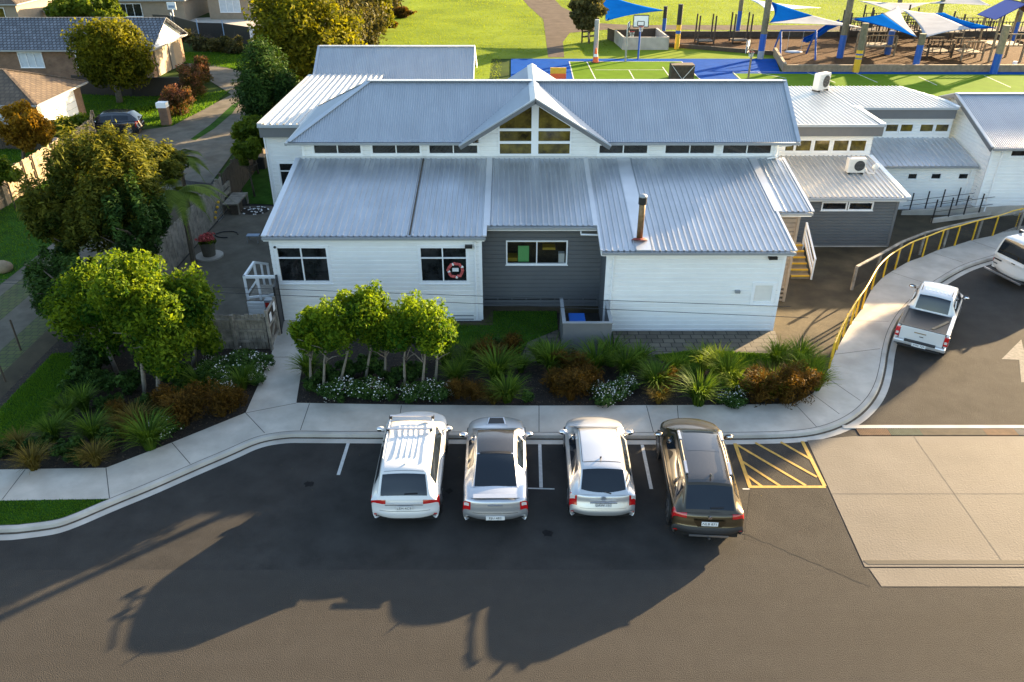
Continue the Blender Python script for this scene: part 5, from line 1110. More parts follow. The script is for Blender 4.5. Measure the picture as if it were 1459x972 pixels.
mb = MB(); mb.add([(q.x-.2,q.y-.22,.12),(q.x+.2,q.y-.22,.12),(q.x+.2,q.y+.22,.12),(q.x-.2,q.y+.22,.12),(q.x-.27,q.y-.3,1.0),(q.x+.27,q.y-.3,1.0),(q.x+.27,q.y+.32,1.0),(q.x-.27,q.y+.32,1.0)],[(0,3,2,1),(4,5,6,7),(0,1,5,4),(1,2,6,5),(2,3,7,6),(3,0,4,7)]); mb.build('bin_body', M['bluebin'], bn)
MB().box(q.x-.3,q.x+.3,q.y-.34,q.y+.34,1.0,1.05).build('lid', M['bluebin'], bn, bevel=.02); MB().bar((q.x-.22,q.y+.36,1.0),(q.x+.22,q.y+.36,1.0),.04).build('handle', M['bluebin'], bn)
# yellow safety rail
yr = thing('safety_rail', 'curved yellow safety railing along the inside of the footpath', 'railing', railpts[0])
tops = smooth([tuple(p) for p in [(v.x,v.y) for v in railpts]],2)
MB().tube([(x,y,1.12) for x,y in tops],.032,8).build('top_rail', M['yellow'], yr, smooth=True)
for i, p in enumerate(railpts[:-1]):
    MB().bar((p.x,p.y,.1),(p.x,p.y,1.1),.055,.05).build('post', M['yellow'], yr)
    if i < 3: m_ = (p+railpts[i+1])/2; MB().bar((m_.x-.03,m_.y,.1),(m_.x-.03,m_.y,1.1),.055,.05).build('post', M['yellow'], yr)
# grey timber railing with dark mesh behind it
gr = thing('mesh_railing', 'grey timber railing with dark mesh following behind the yellow rail', 'railing', (14.3,30.2,0))
gp = [P(a,b,1.1) for a,b in ((1180,470),(1200,425),(1221,380),(1255,362),(1285,345),(1318,332),(1352,323),(1400,312),(1459,301))]; gp.append(gp[-1]+Vector((7,3,0)))
gp = gp[2:]
mr = MB(); mm = MB()
for a,b in zip(gp,gp[1:]): mr.bar(a,b,.12,.05)
mr.build('top_rail', M['timber'], gr)
M['mesh'] = mat('dark_mesh', (.02,.02,.022), .7, var=.2)
for i,p in enumerate(gp): MB().bar((p.x,p.y,0),(p.x,p.y,1.08),.10).build('post', M['timber'], gr)
for a,b in zip(gp,gp[1:]):
    n = int((b-a).length/.09)
    for k in range(n): p = a.lerp(b,k/n); mm.bar((p.x,p.y,.08),(p.x,p.y,1.05),.012)
    for z in np.arange(.1,1.05,.10): mm.bar((a.x,a.y,z),(b.x,b.y,z),.010)
mm.build('mesh_infill', M['mesh'], gr)
# ramp in front of the toilet block with two dark balustrades
rp = thing('ramp', 'pale concrete ramp with dark balustrade posts below the white toilet wall', 'ramp', (20,38.5,0))
a,b,c,d = P(1284,304,.1),P(1459,286,.5),P(1459,274,.6),P(1284,297,.1)
mb = MB(); b2 = b+(b-a)*.5; c2 = Vector((b2.x,39.1,.75)); d2 = Vector((a.x,39.2,.1))
mb.add([(a.x,a.y,0),(b2.x,b2.y,0),(c2.x,c2.y,0),(d2.x,d2.y,0),(a.x,a.y,.25),(b2.x,b2.y,.75),(c2.x,c2.y,.75),(d2.x,d2.y,.25)],[(0,3,2,1),(4,5,6,7),(0,1,5,4),(1,2,6,5),(2,3,7,6),(3,0,4,7)]); mb.build('slab', M['concrete'], rp)
for i in range(9):
    t_ = (i+.5)/8.0; x = a.x+(b.x-a.x)*t_; y = a.y+(b.y-a.y)*t_; MB().bar((x,y,.2),(x,y,1.15+.5*t_),.05).build('post', M['black'], rp)
mb = MB(); mb.bar((a.x,a.y,.75),(b.x,b.y,1.25),.02); mb.bar((a.x,a.y,.5),(b.x,b.y,.95),.02); mb.build('wire', M['black'], rp)
r2 = thing('kerb_rail', 'low concrete upstand with dark posts in front of the ramp', 'railing', P(1327,318))
a,b = P(1327,318),P(1459,300); b = b+(b-a)*.3
MB().bar(a+Vector((0,0,.12)),b+Vector((0,0,.12)),.15,.24).build('upstand', M['concrete'], r2)
for i in range(9): p = a.lerp(b,i/8); MB().bar(p,p+Vector((0,0,1.25)),.05).build('post', M['black'], r2)
mb = MB(); mb.bar(a+Vector((0,0,1.0)),b+Vector((0,0,1.0)),.02); mb.bar(a+Vector((0,0,.6)),b+Vector((0,0,.6)),.02); mb.build('wire', M['black'], r2)
# courtyard: bench box, flower tub, mosaic, planter, chair
bt = thing('bench', 'weathered timber bench with high back by the paling fence', 'bench', P(330,305)); q = P(330,306)
MB().box(q.x-.35,q.x+.45,q.y-.1,q.y+1.7,.55,.62).build('seat', M['timber'], bt)
MB().box(q.x-.50,q.x-.42,q.y-.1,q.y+1.7,.7,.95).build('back_rail', M['timber'], bt); MB().box(q.x-.50,q.x-.42,q.y-.1,q.y+1.7,1.05,1.3).build('back_rail', M['timber'], bt)
for x,y in ((q.x-.45,q.y),(q.x+.4,q.y),(q.x-.45,q.y+1.6),(q.x+.4,q.y+1.6)): MB().bar((x,y,.02),(x,y,1.3 if x < q.x else .55),.09).build('leg', M['timber'], bt)
MB().box(q.x+.0,q.x+.4,q.y-.08,q.y+.7,.05,.5).build('store_box', M['darkwood'], bt)
tb = thing('flower_tub', 'round concrete tub of red flowers on a stone disc in the courtyard', 'planter', P(299,365)); q = P(299,366)
MB().tube([(q.x,q.y,.02),(q.x,q.y,.09)],.62,24).build('base_disc', M['concrete'], tb); MB().tube([(q.x,q.y,.09),(q.x,q.y,.75)],[.28,.34],20).build('tub', M['patio'], tb)
V,F,A_ = leaves([(q.x,q.y,.92,.36,.36,.2)],500,.07); np_mesh('flowers', V, F, A_, M['wred'], tb)
V,F,A_ = leaves([(q.x,q.y,.80,.38,.38,.12)],250,.07); np_mesh('foliage', V, F, A_, L['hedge'], tb)
ms = thing('mosaic', 'flat oval mosaic of pebbles set in the courtyard concrete', 'mosaic', P(363,301)); q = P(363,301)
mb = MB(); mb.poly([(q.x+.75*math.cos(k*.35),q.y+.6*math.sin(k*.35),.03) for k in range(18)]); mb.build('bed', M['soil'], ms); mb = MB()
for k in range(40): a = random.uniform(0,6.28); r_ = random.choice((.95,.95,.5,.3)); mb.sphere((q.x+.75*r_*math.cos(a),q.y+.6*r_*math.sin(a),.04),(.05,.05,.025),6,4)
mb.build('pebbles', M['wwhite'], ms)
ch = thing('toy_chair', 'blue seat on a low dark frame beside the courtyard mosaic', 'seat', P(362,333)); q = P(362,335,.35)
MB().box(q.x-.35,q.x+.25,q.y-.15,q.y+.15,.33,.37).build('seat', M['tarp'], ch, bevel=.01); mb = MB()
for x in (-.3,.2): mb.tube([(q.x+x,q.y-.2,.02),(q.x+x,q.y-.15,.35),(q.x+x,q.y+.15,.35),(q.x+x,q.y+.2,.02)],.02)
mb.build('frame', M['gutter'], ch)
tr = thing('trellis', 'leaning dark wire frame with yellow toy flowers near the bench', 'frame', P(315,315)); q = P(315,318)
mb = MB()
for k in range(5): mb.bar((q.x-.1,q.y+k*.2,.05),(q.x-.35,q.y+k*.2,.95),.015); mb.bar((q.x-.1-.06*k,q.y,.1+.2*k),(q.x-.1-.06*k,q.y+.8,.1+.2*k),.015)
mb.build('wires', M['gutter'], tr); mb = MB()
for k in range(4): mb.sphere((q.x-.15-random.random()*.1,q.y+.2*k,.3+.2*k),(.08,.08,.08),7,5)
mb.build('toy_flowers', M['yellow'], tr)
hc = tag(MB().tube([(-14.0+.55*math.cos(k*.5)+0,36.5+.4*math.sin(k*.5),.05) for k in range(11)],.025).build('hose', M['black']),'loose dark hose coiled on the courtyard floor','hose')
bx = thing('compost_bin', 'dark blue grey bin beside the far end of the annex wall', 'bin', P(372,238)); q = P(372,240)
MB().box(q.x-.35,q.x+.35,q.y-.3,q.y+.3,0,.75).build('bin_body', M['plastic'], bx, bevel=.05); MB().box(q.x-.38,q.x+.38,q.y-.33,q.y+.33,.75,.8).build('lid', M['gutter'], bx)
# left strip: wire posts and street pole
for i,(a,b) in enumerate(((8,545),(30,500),(100,460))):
    q = P(a,b); tag(MB().tube([(q.x,q.y,0),(q.x,q.y,1.3)],.035).build('fence_post', M['darkwood']), '%s slim dark post from the front beside the left driveway strips'%ORD[i], 'post', 'slim posts by the left driveway')
# service lines hanging across the front of the wings
for i,(x0,y0,x1,y1) in enumerate(((-9.6,26.9,10.2,25.9),(-9.6,26.6,10.8,25.6))):
    z0, z1 = (Q(420,411,26.9).z, Q(1080,437,25.9).z) if i == 0 else (Q(420,419,26.6).z, Q(1100,453,25.6).z)
    pts = [(x0+(x1-x0)*k/20, y0+(y1-y0)*k/20, z0+(z1-z0)*k/20-.0*math.sin(k/20*math.pi)) for k in range(-14,21)]
    tag(MB().tube(pts,.011,5).build('overhead_wire', M['black']), ('upper' if i == 0 else 'lower')+' thin dark wire strung in front of the white wings', 'wire', 'thin wires across the front')
# ================================================================ NEIGHBOURING HOUSES
def house(label, x0, x1, y0, y1, eave, pitch, kind, wall, roofm, axis='x', hipl=True, hipr=True, ov=.45, wins=(), extra=None, rot=0, base=None):
    """kind: ridge along axis; gable or hip at either end. windows: (face, u0, u1, z0, z1)"""
    t = thing('house', label, 'house', ((x0+x1)/2,(y0+y1)/2,0)); X0,X1_,Y0,Y1 = x0-ov,x1+ov,y0-ov,y1+ov
    MB().box(x0,x1,y0,y1,0,eave).build('wall', M[wall], t)
    if axis == 'x': hw = (Y1-Y0)/2; rz_ = eave+hw*pitch; a = (X0+(hw if hipl else 0),(Y0+Y1)/2,rz_); b = (X1_-(hw if hipr else 0),(Y0+Y1)/2,rz_)
    else: hw = (X1_-X0)/2; rz_ = eave+hw*pitch; a = ((X0+X1_)/2,Y0+(hw if hipl else 0),rz_); b = ((X0+X1_)/2,Y1-(hw if hipr else 0),rz_)
    e = eave-.02; c = [(X0,Y0,e),(X1_,Y0,e),(X1_,Y1,e),(X0,Y1,e)]; mb = MB()
    if axis == 'x': mb.add(c+[a,b],[(0,1,5,4),(2,3,4,5)]+([(3,0,4)] if hipl else [])+([(1,2,5)] if hipr else []))
    else: mb.add(c+[a,b],[(1,2,5,4),(3,0,4,5)]+([(0,1,4)] if hipl else [])+([(2,3,5)] if hipr else []))
    r = mb.build('roof', M[roofm], t)
    MB().poly([(p[0],p[1],p[2]-.01) for p in c][::-1]).build('soffit', M['white'], t)
    mc = MB(); mc.bar(a,b,.25,.08)
    cs = [Vector(q) for q in c]
    if axis == 'x': prs = [(cs[0],a),(cs[3],a),(cs[1],b),(cs[2],b)]
    else: prs = [(cs[0],a),(cs[1],a),(cs[2],b),(cs[3],b)]
    for p,q in prs: mc.bar(p+Vector((0,0,.03)),Vector(q)+Vector((0,0,.02)),.2,.06)
    mc.build('ridge_tiles', M[roofm], r)
    g = MB()
    for p,q in zip(cs,cs[1:]+cs[:1]): g.bar(p-Vector((0,0,.06)),q-Vector((0,0,.06)),.10,.12)
    g.build('gutter', M['gutter'], t)
    if not hipr and axis == 'x': MB().add([(x1+.01,y0-ov,eave),(x1+.01,y1+ov,eave),(x1+.01,(y0+y1)/2,rz_-.1)],[(0,1,2)]).build('gable', M['white'], t)
    for f_,u0,u1,z0,z1,gm in wins:
        o,u = {'S':((x0,y0),(1,0)),'E':((x1,y0),(0,1)),'W':((x0,y1),(0,-1)),'N':((x1,y1),(-1,0))}[f_]
        window(t,(o[0]+(u[1])*.03,o[1]-u[0]*.03),u,u0,u1,z0,z1,vs=(.33,.66) if u1-u0 > 1.5 else (.5,),gm=gm)
    if extra: extra(t)
    return t
def garage(t, x, y0, y1, z, m='white'):
    MB().box(x,x+.05,y0,y1,.02,z).build('garage_door', M[m], t); mb = MB()
    for k in range(1,5): mb.box(x+.05,x+.06,y0+.05,y1-.05,z*k/5,z*k/5+.02)
    mb.build('door_grooves', M['gutter'], t)
xg = -31.75
house('brown-roofed brick house with white garage door at the left edge', -44,xg,53.6,60.0,2.35,.42,'hip','brick','tilebrown',wins=(('S',9.6,10.6,1.0,2.0,'blind'),),extra=lambda t:(garage(t,xg,54.3,58.9,2.15),MB().box(xg,xg+.1,53.7,54.2,0,2.3).build('pier', M['stucco'], t)))
house('long brick house with blue-grey tiled roof and white gable end', -62,-31.6,72.6,80.4,2.5,.46,'gable','brick','tileblue',hipr=False,wins=(('S',19.0,21.0,1.0,2.2,'blind'),('S',12,14,1.0,2.2,'blind'),('S',24,25.2,1.0,2.2,'glass')),
      extra=lambda t: (MB().box(-31.58,-31.5,73.5,79.5,.02,2.45).build('end_wall', M['stucco'], t), MB().box(-31.5,-31.42,76.6,77.6,.02,2.2).build('door', M['greytrim'], t)))
house('stucco house with blue tiled hip roof and dark front window, top left', -53,-40.5,105.6,116,2.6,.45,'hip','stucco','tileblue',wins=(('S',4.5,7.3,.7,2.1,'glass'),))
house('tan stucco house with curtained window at the top of the drive', -38.2,-31.5,107.8,118,2.8,.45,'hip','stucco','tileblue',wins=(('S',1.5,4.0,.9,2.6,'blind'),))
house('terracotta trimmed house with bright doorway in the top left corner', -72,-58.5,101,112,2.7,.45,'hip','stucco','tilebrown',wins=(('S',6,8,.3,2.2,'blind'),('S',9.5,12,.3,2.2,'amber')),extra=lambda t: MB().box(-64,-62.8,100.9,101,0,2.2).build('door', M['orange'], t))
# screens, bins, letterboxes by the drives
bs = thing('privacy_screen', 'black fabric privacy screen with blue posts along the upper drive', 'fence', P(237,40)); sp = [P(a,b) for a,b in ((222,44),(248,46),(285,57),(321,58),(358,64))]
for a,b in zip(sp,sp[1:]): MB().bar(a+Vector((0,0,.9)),b+Vector((0,0,.9)),.04,1.8).build('panel', M['black'], bs)
for p in sp[1:4]: MB().bar(p,p+Vector((0,0,2.1)),.12).build('post', M['tarp'], bs)
bs = thing('garden_fence', 'dark low fence at the back of the lawn behind the maple tree', 'fence', P(115,137)); sp = [P(a,b) for a,b in ((108,134),(190,138),(262,137))]
for a,b in zip(sp,sp[1:]): MB().bar(a+Vector((0,0,.75)),b+Vector((0,0,.75)),.05,1.5).build('panel', M['black'], bs)
paling_fence('paling_fence', 'low brown timber fence below the brick garage', [tuple(P(62,215)[:2]),tuple(P(0,212)[:2]),(-42,46)], 1.3, 'darkwood')
lb = thing('letterbox', 'brick letterbox pillar with white top at the lawn corner', 'letterbox', P(238,178)); q = P(238,178)
MB().box(q.x-.3,q.x+.3,q.y-.25,q.y+.25,0,1.25).build('pillar', M['brick'], lb); MB().box(q.x-.38,q.x+.3,q.y-.3,q.y+.3,1.25,1.6).build('box', M['white'], lb)
dg = thing('road_sign', 'white and blue board on the black screen at the upper drive', 'sign', P(252,46)); q = P(252,47)
MB().bar(q,q+Vector((0,0,2.6)),.1).build('post', M['white'], dg); MB().box(q.x-.5,q.x+.5,q.y-.06,q.y,2.5,3.3).build('board', M['white'], dg); MB().box(q.x-.35,q.x+.35,q.y-.08,q.y-.06,2.7,2.95).build('blue_band', M['tarp'], dg)
wb = thing('rubbish_bin', 'black rubbish bin by the brown fence under the garage', 'bin', P(88,222)); q = P(88,222)
MB().box(q.x-.45,q.x+.45,q.y-.4,q.y+.4,0,1.0).build('bin_body', M['black'], wb); MB().box(q.x-.5,q.x+.5,q.y-.45,q.y+.45,1.0,1.06).build('lid', M['black'], wb)
tl = thing('trailer_boat', 'covered boat with pale tarpaulin between the houses, top left', 'boat', P(88,26)); q = P(92,30)
MB().sphere((q.x,q.y,1.2),(2.4,1.0,.8),16,8).build('cover', M['tarp'], tl, smooth=True); MB().box(q.x+2.6,q.x+6,q.y-.9,q.y+.9,.6,1.6).build('trailer', M['acwhite'], tl, bevel=.2)
gf = thing('clothes_frame', 'thin bare metal frame beside the sunlit fence, left edge', 'frame', P(5,275)); q = P(2,275); q2 = P(30,262)
mb = MB(); mb.tube([q,q+Vector((0,0,1.2)),q2+Vector((0,0,1.2)),q2],.03); mb.build('bars', M['timberwarm'], gf)
bo = tag(MB().sphere((P(5,388).x,P(5,388).y,.25),(.5,.35,.3),10,6).build('boulder', M['timberwarm'], None, smooth=True),'pale yellow boulder on the lawn at the left edge','boulder')
# ================================================================ PLAYGROUND
def pole(name, base, top, r, label, stripes, group='shade sail posts', cat='post'):
    """stripes: list of (fraction_from, fraction_to, material)"""
    b = P(*base); tp = Q(*top, b.y); z1 = max(2.2, tp.z); t = thing(name, label, cat, b, group); lean = (tp.x-b.x)*.0
    for f0,f1,m in stripes: MB().tube([(b.x,b.y,z1*f0),(b.x,b.y,z1*f1)],r,10).build('painted_section', M[m], t)
    return Vector((b.x,b.y,z1))
pA = pole('sail_post',(848,86),(853,28),.22,'grey steel sail post rising from an orange traffic cone',[(0,1,'gutter')])
pB = pole('sail_post',(945,51),(948,9),.22,'sail post with black top and blue lower half near the concrete box',[(0,.6,'bluepaint'),(.6,1,'black')])
pC = pole('sail_post',(964,70),(968,6),.25,'sail post with yellow foot and black upper part',[(0,.35,'yellow'),(.35,.42,'bluepaint'),(.42,.55,'yellow'),(.55,1,'black')])
pD = pole('sail_post',(1050,51),(1057,-14),.25,'tall timber sail post with blue band left of the swings, on the far edge',[(0,.55,'bluepaint'),(.55,1,'poletimber')])
pE = pole('sail_post',(1083,84),(1100,-18),.32,'tall timber sail post with white foot and blue band at the wall corner',[(0,.12,'sailwhite'),(.12,.36,'bluepaint'),(.36,1,'poletimber')])
pF = pole('sail_post',(1196,83),(1209,-20),.32,'very tall timber sail post with blue lower part behind the swings',[(0,.33,'bluepaint'),(.33,1,'poletimber')])
pG = pole('sail_post',(1219,103),(1234,33),.30,'yellow-footed timber sail post with two blue dots at the court edge',[(0,.28,'yellow'),(.28,.30,'bluepaint'),(.30,.36,'yellow'),(.36,.39,'bluepaint'),(.39,.46,'yellow'),(.46,1,'poletimber')])
pH = pole('sail_post',(1264,78),(1274,44),.30,'short blue sail post under the middle sail',[(0,1,'bluepaint')])
pI = pole('sail_post',(1303,100),(1314,48),.30,'blue-footed sail post at the court edge under the white sail',[(0,.7,'bluepaint'),(.7,1,'poletimber')])
pJ = pole('sail_post',(1415,105),(1429,36),.32,'broad sail post with blue splashed foot at the court edge, near the tower',[(0,.42,'bluepaint'),(.42,1,'timberwarm')])
pK = pole('sail_post',(1441,62),(1456,-8),.28,'far right sail post with blue lower half behind the tower',[(0,.45,'bluepaint'),(.45,1,'poletimber')])
pL = pole('sail_post',(1339,20),(1347,-12),.28,'distant timber sail post between the pale back sails',[(0,1,'poletimber')])
pN = pole('sail_post',(1276,30),(1283,-15),.28,'distant timber sail post above the middle blue sail',[(0,1,'poletimber')])
cn = thing('traffic_cone', 'orange traffic cone with white bands at the foot of the grey post', 'cone', P(848,88)); q = P(848,88)
MB().tube([(q.x,q.y-.4,.03),(q.x,q.y-.4,1.3)],[.3,.07],14).build('cone_body', M['orange'], cn); MB().tube([(q.x,q.y-.4,.55),(q.x,q.y-.4,.8)],[.225,.175],14).build('white_band', M['white'], cn); MB().box(q.x-.4,q.x+.4,q.y-.8,q.y,0,.04).build('base', M['rubber'], cn)
def sail(label, corners, sag, m, m2=None, split=.0):
    """tensioned cloth: bilinear patch pulled in along its edges; 3 or 4 world corners"""
    t = thing('shade_sail', label, 'shade sail', (corners[0].x,corners[0].y,0), 'shade sails over the playground')
    c = list(corners); 
    if len(c) == 3: c.append(c[2].lerp(c[0],.02))
    N = 16; V = []; ctr = sum(c, Vector())/4
    for i in range(N+1):
        for j in range(N+1):
            u, v = i/N, j/N; p = c[0]*(1-u)*(1-v)+c[1]*u*(1-v)+c[2]*u*v+c[3]*(1-u)*v
            e = (4*u*(1-u)*abs(2*v-1)+4*v*(1-v)*abs(2*u-1)); p = p.lerp(ctr, .20*min(1,e)*(1-.4*min(1,4*u*(1-u)*4*v*(1-v)))); p.z -= sag*16*u*(1-u)*v*(1-v)*.25; V.append(p)
    rows = int(N*split) if m2 else N
    for nm, i0_, i1_, mm_ in (('cloth',0,rows,m),('cloth',rows,N,m2)):
        if i1_ > i0_:
            vv = V[i0_*(N+1):(i1_+1)*(N+1)]; fs = [(i*(N+1)+j,i*(N+1)+j+1,(i+1)*(N+1)+j+1,(i+1)*(N+1)+j) for i in range(i1_-i0_) for j in range(N)]
            o = MB().add(vv,fs).build(nm, M[mm_], t, smooth=True); s_ = o.modifiers.new('thickness','SOLIDIFY'); s_.thickness = .02
    return t
sail('bright blue triangular sail above the concrete box', [Q(848,-14,100),Q(948,15,pB.y),Q(863,30,88)], .3, 'sailblue2' if False else 'sailblue')
sail('long blue and white sail slung over the swings', [Q(1098,2,84),Q(1228,39,86),Q(1096,33,80)], .3, 'sailblue', 'sailwhite', .55)
sail('blue sail with white hem beneath the tall middle post', [Q(1212,27,78),Q(1280,9,92),Q(1307,53,76.5)], .2, 'sailblue', 'sailwhite', .6)
sail('large white sail with a blue corner near the tower', [Q(1284,13,92),Q(1345,18,90),Q(1419,40,77.5),Q(1316,54,76.5)], .3, 'sailwhite', 'sailblue', .8)
sail('pale grey sail at the back, left of the white sail', [Q(1222,1,105),Q(1325,4,105),Q(1282,20,96)], .3, 'sailwhite')
sail('wide pale sail at the top edge above the tower', [Q(1318,5,112),Q(1385,-12,118),Q(1412,8,108)], .3, 'sailwhite')
sail('thin light blue sail behind the long sail', [Q(1068,-1,100),Q(1170,11,98),Q(1092,16,92)], .2, 'tarp')
def hoop(label, base, top, wbd, hbd, rot, m='gutter', offx=0):
    b = P(*base); tp = Q(*top, b.y); t = thing('basketball_hoop', label, 'basketball hoop', b, 'court hoops'); z = tp.z
    MB().tube([(b.x,b.y,0),(b.x,b.y,z-.2)],.09,8).build('pole', M[m], t)
    c, s = math.cos(rot), math.sin(rot); B0 = Vector((b.x+offx,b.y,z)); U = Vector((c,s,0)); N_ = Vector((s,-c,0))
    if offx: MB().bar((b.x,b.y,z-.4),B0-Vector((0,0,.2)),.08).build('arm', M[m], t)
    def bd(w_,h_,o1,o2,zc): 
        mb = MB(); vs = [B0+U*a+N_*o+Vector((0,0,zz)) for zz in (zc-h_/2,zc+h_/2) for a,o in ((-w_/2,o2),(w_/2,o2),(w_/2,o1),(-w_/2,o1))]
        return mb.add(vs,[(3,2,1,0),(4,5,6,7),(0,1,5,4),(1,2,6,5),(2,3,7,6),(3,0,4,7)])
    bo = bd(wbd,hbd,.05,.12,0).build('backboard', M['white'], t); 
    for (w_,h_,zc) in ((wbd,.08,hbd/2),(wbd,.08,-hbd/2),(wbd*.45,.06,-.02),(wbd*.45,.06,-hbd*.38)): bd(w_,h_,.12,.135,zc).build('marking', M['black'], bo)
    for a in (-wbd/2,wbd/2,-wbd*.22,wbd*.22):
        hh = hbd if abs(a) > wbd*.3 else hbd*.36; zc = 0 if abs(a) > wbd*.3 else -hbd*.2
        mb = MB(); p = B0+U*a; mb.bar(p+N_*.13+Vector((0,0,zc-hh/2)),p+N_*.13+Vector((0,0,zc+hh/2)),.07,.02); mb.build('marking', M['black'], bo)
    rc = B0+N_*.45+Vector((0,0,-hbd*.42)); MB().tube([(rc.x+.24*math.cos(k*.524),rc.y+.24*math.sin(k*.524),rc.z) for k in range(13)],.02,6).build('rim', M['red'], t)
    mb = MB()
    for k in range(10): a = k*.628; mb.bar((rc.x+.24*math.cos(a),rc.y+.24*math.sin(a),rc.z),(rc.x+.15*math.cos(a+.4),rc.y+.15*math.sin(a+.4),rc.z-.45),.015)
    mb.build('net', M['white'], t); return t
hoop('blue-posted hoop with white backboard facing the court', (909,85),(914,30),1.45,1.05,0,'bluepaint')
hoop('grey-posted hoop seen edge-on, left of the white backboard', (891,88),(892,39),1.2,.9,R(75))
hoop('bent-neck hoop at the near edge of the blue court', (1066,112),(1061,66),1.1,1.0,R(62),'timberwarm',offx=-.5)
# concrete sand box
sbx = thing('concrete_box', 'open concrete walled box behind the hoops', 'enclosure', P(890,68))
a,b,c,d = P(888,71),P(951,71),P(934,57),P(876,60); zt = 1.25
for p,q,m in ((a,b,'kerb'),(b,c,'kerb'),(c,d,'darkwood'),(d,a,'kerb')): MB().bar((p.x,p.y,zt/2),(q.x,q.y,zt/2),.2,zt).build('side_panel', M[m], sbx)
MB().poly([(p.x,p.y,.1) for p in (a,b,c,d)]).build('sand', M['bark'], sbx); MB().bar((P(866,56).x,P(866,56).y,.6),(d.x,d.y,.6),.2,1.2).build('wing_panel', M['darkwood'], sbx)
# dark box on the court, tree guard, swings, slides, climbing frames
bxx = thing('ball_crate', 'dark brown crate with crossed white straps on the green court', 'crate', P(970,112)); q = P(970,113)
MB().box(q.x-1.0,q.x+1.0,q.y-.6,q.y+.6,.03,1.3).build('case', M['darkwood'], bxx); mb = MB(); mb.bar((q.x-.95,q.y-.62,1.25),(q.x,q.y-.62,.1),.05,.03).bar((q.x+.95,q.y-.62,1.25),(q.x,q.y-.62,.1),.05,.03); mb.build('straps', M['white'], bxx)
pt = thing('toy_board', 'small orange and yellow panel by the cross gable ridge', 'panel', P(795,112)); q = P(795,113)
MB().box(q.x-.7,q.x+.7,q.y-.1,q.y,.05,.5).build('lower_board', M['orange'], pt); MB().box(q.x-.7,q.x+.7,q.y-.1,q.y,.5,1.0).build('upper_board', M['yellow'], pt)
tg = thing('tree_guard', 'dark timber rail guard around the small playground tree', 'guard', P(838,60)); a,b = P(829,61),P(850,59)
mb = MB()
for k in range(3): p = a.lerp(b,k/2); mb.bar(p,p+Vector((0,0,1.7)),.15)
for z in (.6,1.1,1.6): mb.bar(a+Vector((0,0,z)),b+Vector((0,0,z)),.08,.16)
mb.build('rails', M['darkwood'], tg)
sw = thing('swing_set', 'blue framed swing set under the long blue sail', 'swing', P(1140,85)); zt = 2.5; l0,l1 = P(1113,86),P(1163,86)
mb = MB(); yb = l0.y
for x in (l0.x,l1.x): MB().tube([(x-.1,yb,0),(x+.05,yb+1.6,zt),(x+.1,yb+3.4,0)],.09,8).build('leg_frame', M['bluepaint'], sw)
MB().tube([(l0.x,yb+1.6,zt),(l1.x,yb+1.6,zt)],.07,8).build('top_bar', M['bluepaint'], sw)
xm = (l0.x+l1.x)/2; mb = MB(); mb.tube([(xm-.8,yb+1.6,zt),(xm-.8,yb+1.6,.55)],.02).tube([(xm+.6,yb+1.6,zt),(xm+.6,yb+1.6,.55)],.02); mb.build('chains', M['gutter'], sw); MB().sphere((xm-.1,yb+1.6,.5),(.9,.5,.12),14,6).build('basket_seat', M['tarp'], sw)
sl2 = thing('slide', 'deep blue slide curving down behind the swings', 'slide', P(1150,60)); a = P(1146,60,.35); b = Vector((P(1192,60).x,P(1192,60).y,1.9))
for k,(o,w_,h_) in enumerate(((0,.8,.06),(-.4,.08,.35),(.4,.08,.35))):
    mb = MB(); pp = [a,a.lerp(b,.25)+Vector((0,0,-.1)),a.lerp(b,.6)+Vector((0,0,.15)),b]
    for p,q in zip(pp,pp[1:]): mb.bar(p+Vector((0,o,h_/2)),q+Vector((0,o,h_/2)),w_,h_)
    mb.build('chute' if k == 0 else 'side_rim', M['courtblue'], sl2)
def frame_tower(label, x, y, w_, d_, h_, deck, nrail, m='darkwood'):
    t = thing('climbing_frame', label, 'climbing frame', (x,y,0), 'timber climbing frames')
    for a in (-w_/2,w_/2):
        for b in (-d_/2,d_/2): MB().bar((x+a,y+b,0),(x+a,y+b,h_),.14).build('post', M[m], t)
    if deck: MB().box(x-w_/2,x+w_/2,y-d_/2,y+d_/2,deck-.1,deck).build('deck', M[m], t)
    mb = MB()
    for k in range(nrail):
        a = -w_/2+w_*(k+.5)/nrail
        for b in (-d_/2,d_/2): mb.bar((x+a,y+b,deck),(x+a,y+b,deck+1.0),.07)
    for b in (-d_/2,d_/2): mb.bar((x-w_/2,y+b,deck+1.0),(x+w_/2,y+b,deck+1.0),.08)
    if nrail: mb.build('balusters', M[m], t)
    return t
q = P(1003,62); frame_tower('four bare dark posts on a low deck, leftmost on the bark', q.x,q.y,1.7,1.5,2.9,.35,0)
q = P(1053,61); frame_tower('four leaning dark posts beside the tall blue-banded post', q.x,q.y,1.8,1.5,3.0,.35,0)
for i,(a,b,w_,h_,dk_,n,mm_) in enumerate(((1222,58,3.2,3.0,1.2,6,'darkwood'),(1245,78,3.0,1.9,1.0,5,'timberwarm'),(1262,52,5.0,3.2,1.3,9,'darkwood'),(1292,60,3.6,2.4,1.2,7,'darkwood'),(1335,62,4.0,2.6,1.3,6,'timberwarm'),(1330,80,2.4,1.4,.6,3,'darkwood'),(1385,60,4.2,3.0,1.3,7,'darkwood'),(1375,84,2.0,1.6,.8,3,'timberwarm'))):
    q = P(a,b); frame_tower(['slatted dark play deck right of the blue slide','small warm timber play house frame by the yellow-footed post','wide dark railed deck under the middle sail','dark railed bridge between the sails','warm timber deck under the white sail','low dark box seat under the white sail','dark railed deck left of the blue-roofed tower','low warm timber frame in front of the tower'][i], q.x,q.y,w_,2.2,h_,dk_,n,mm_)
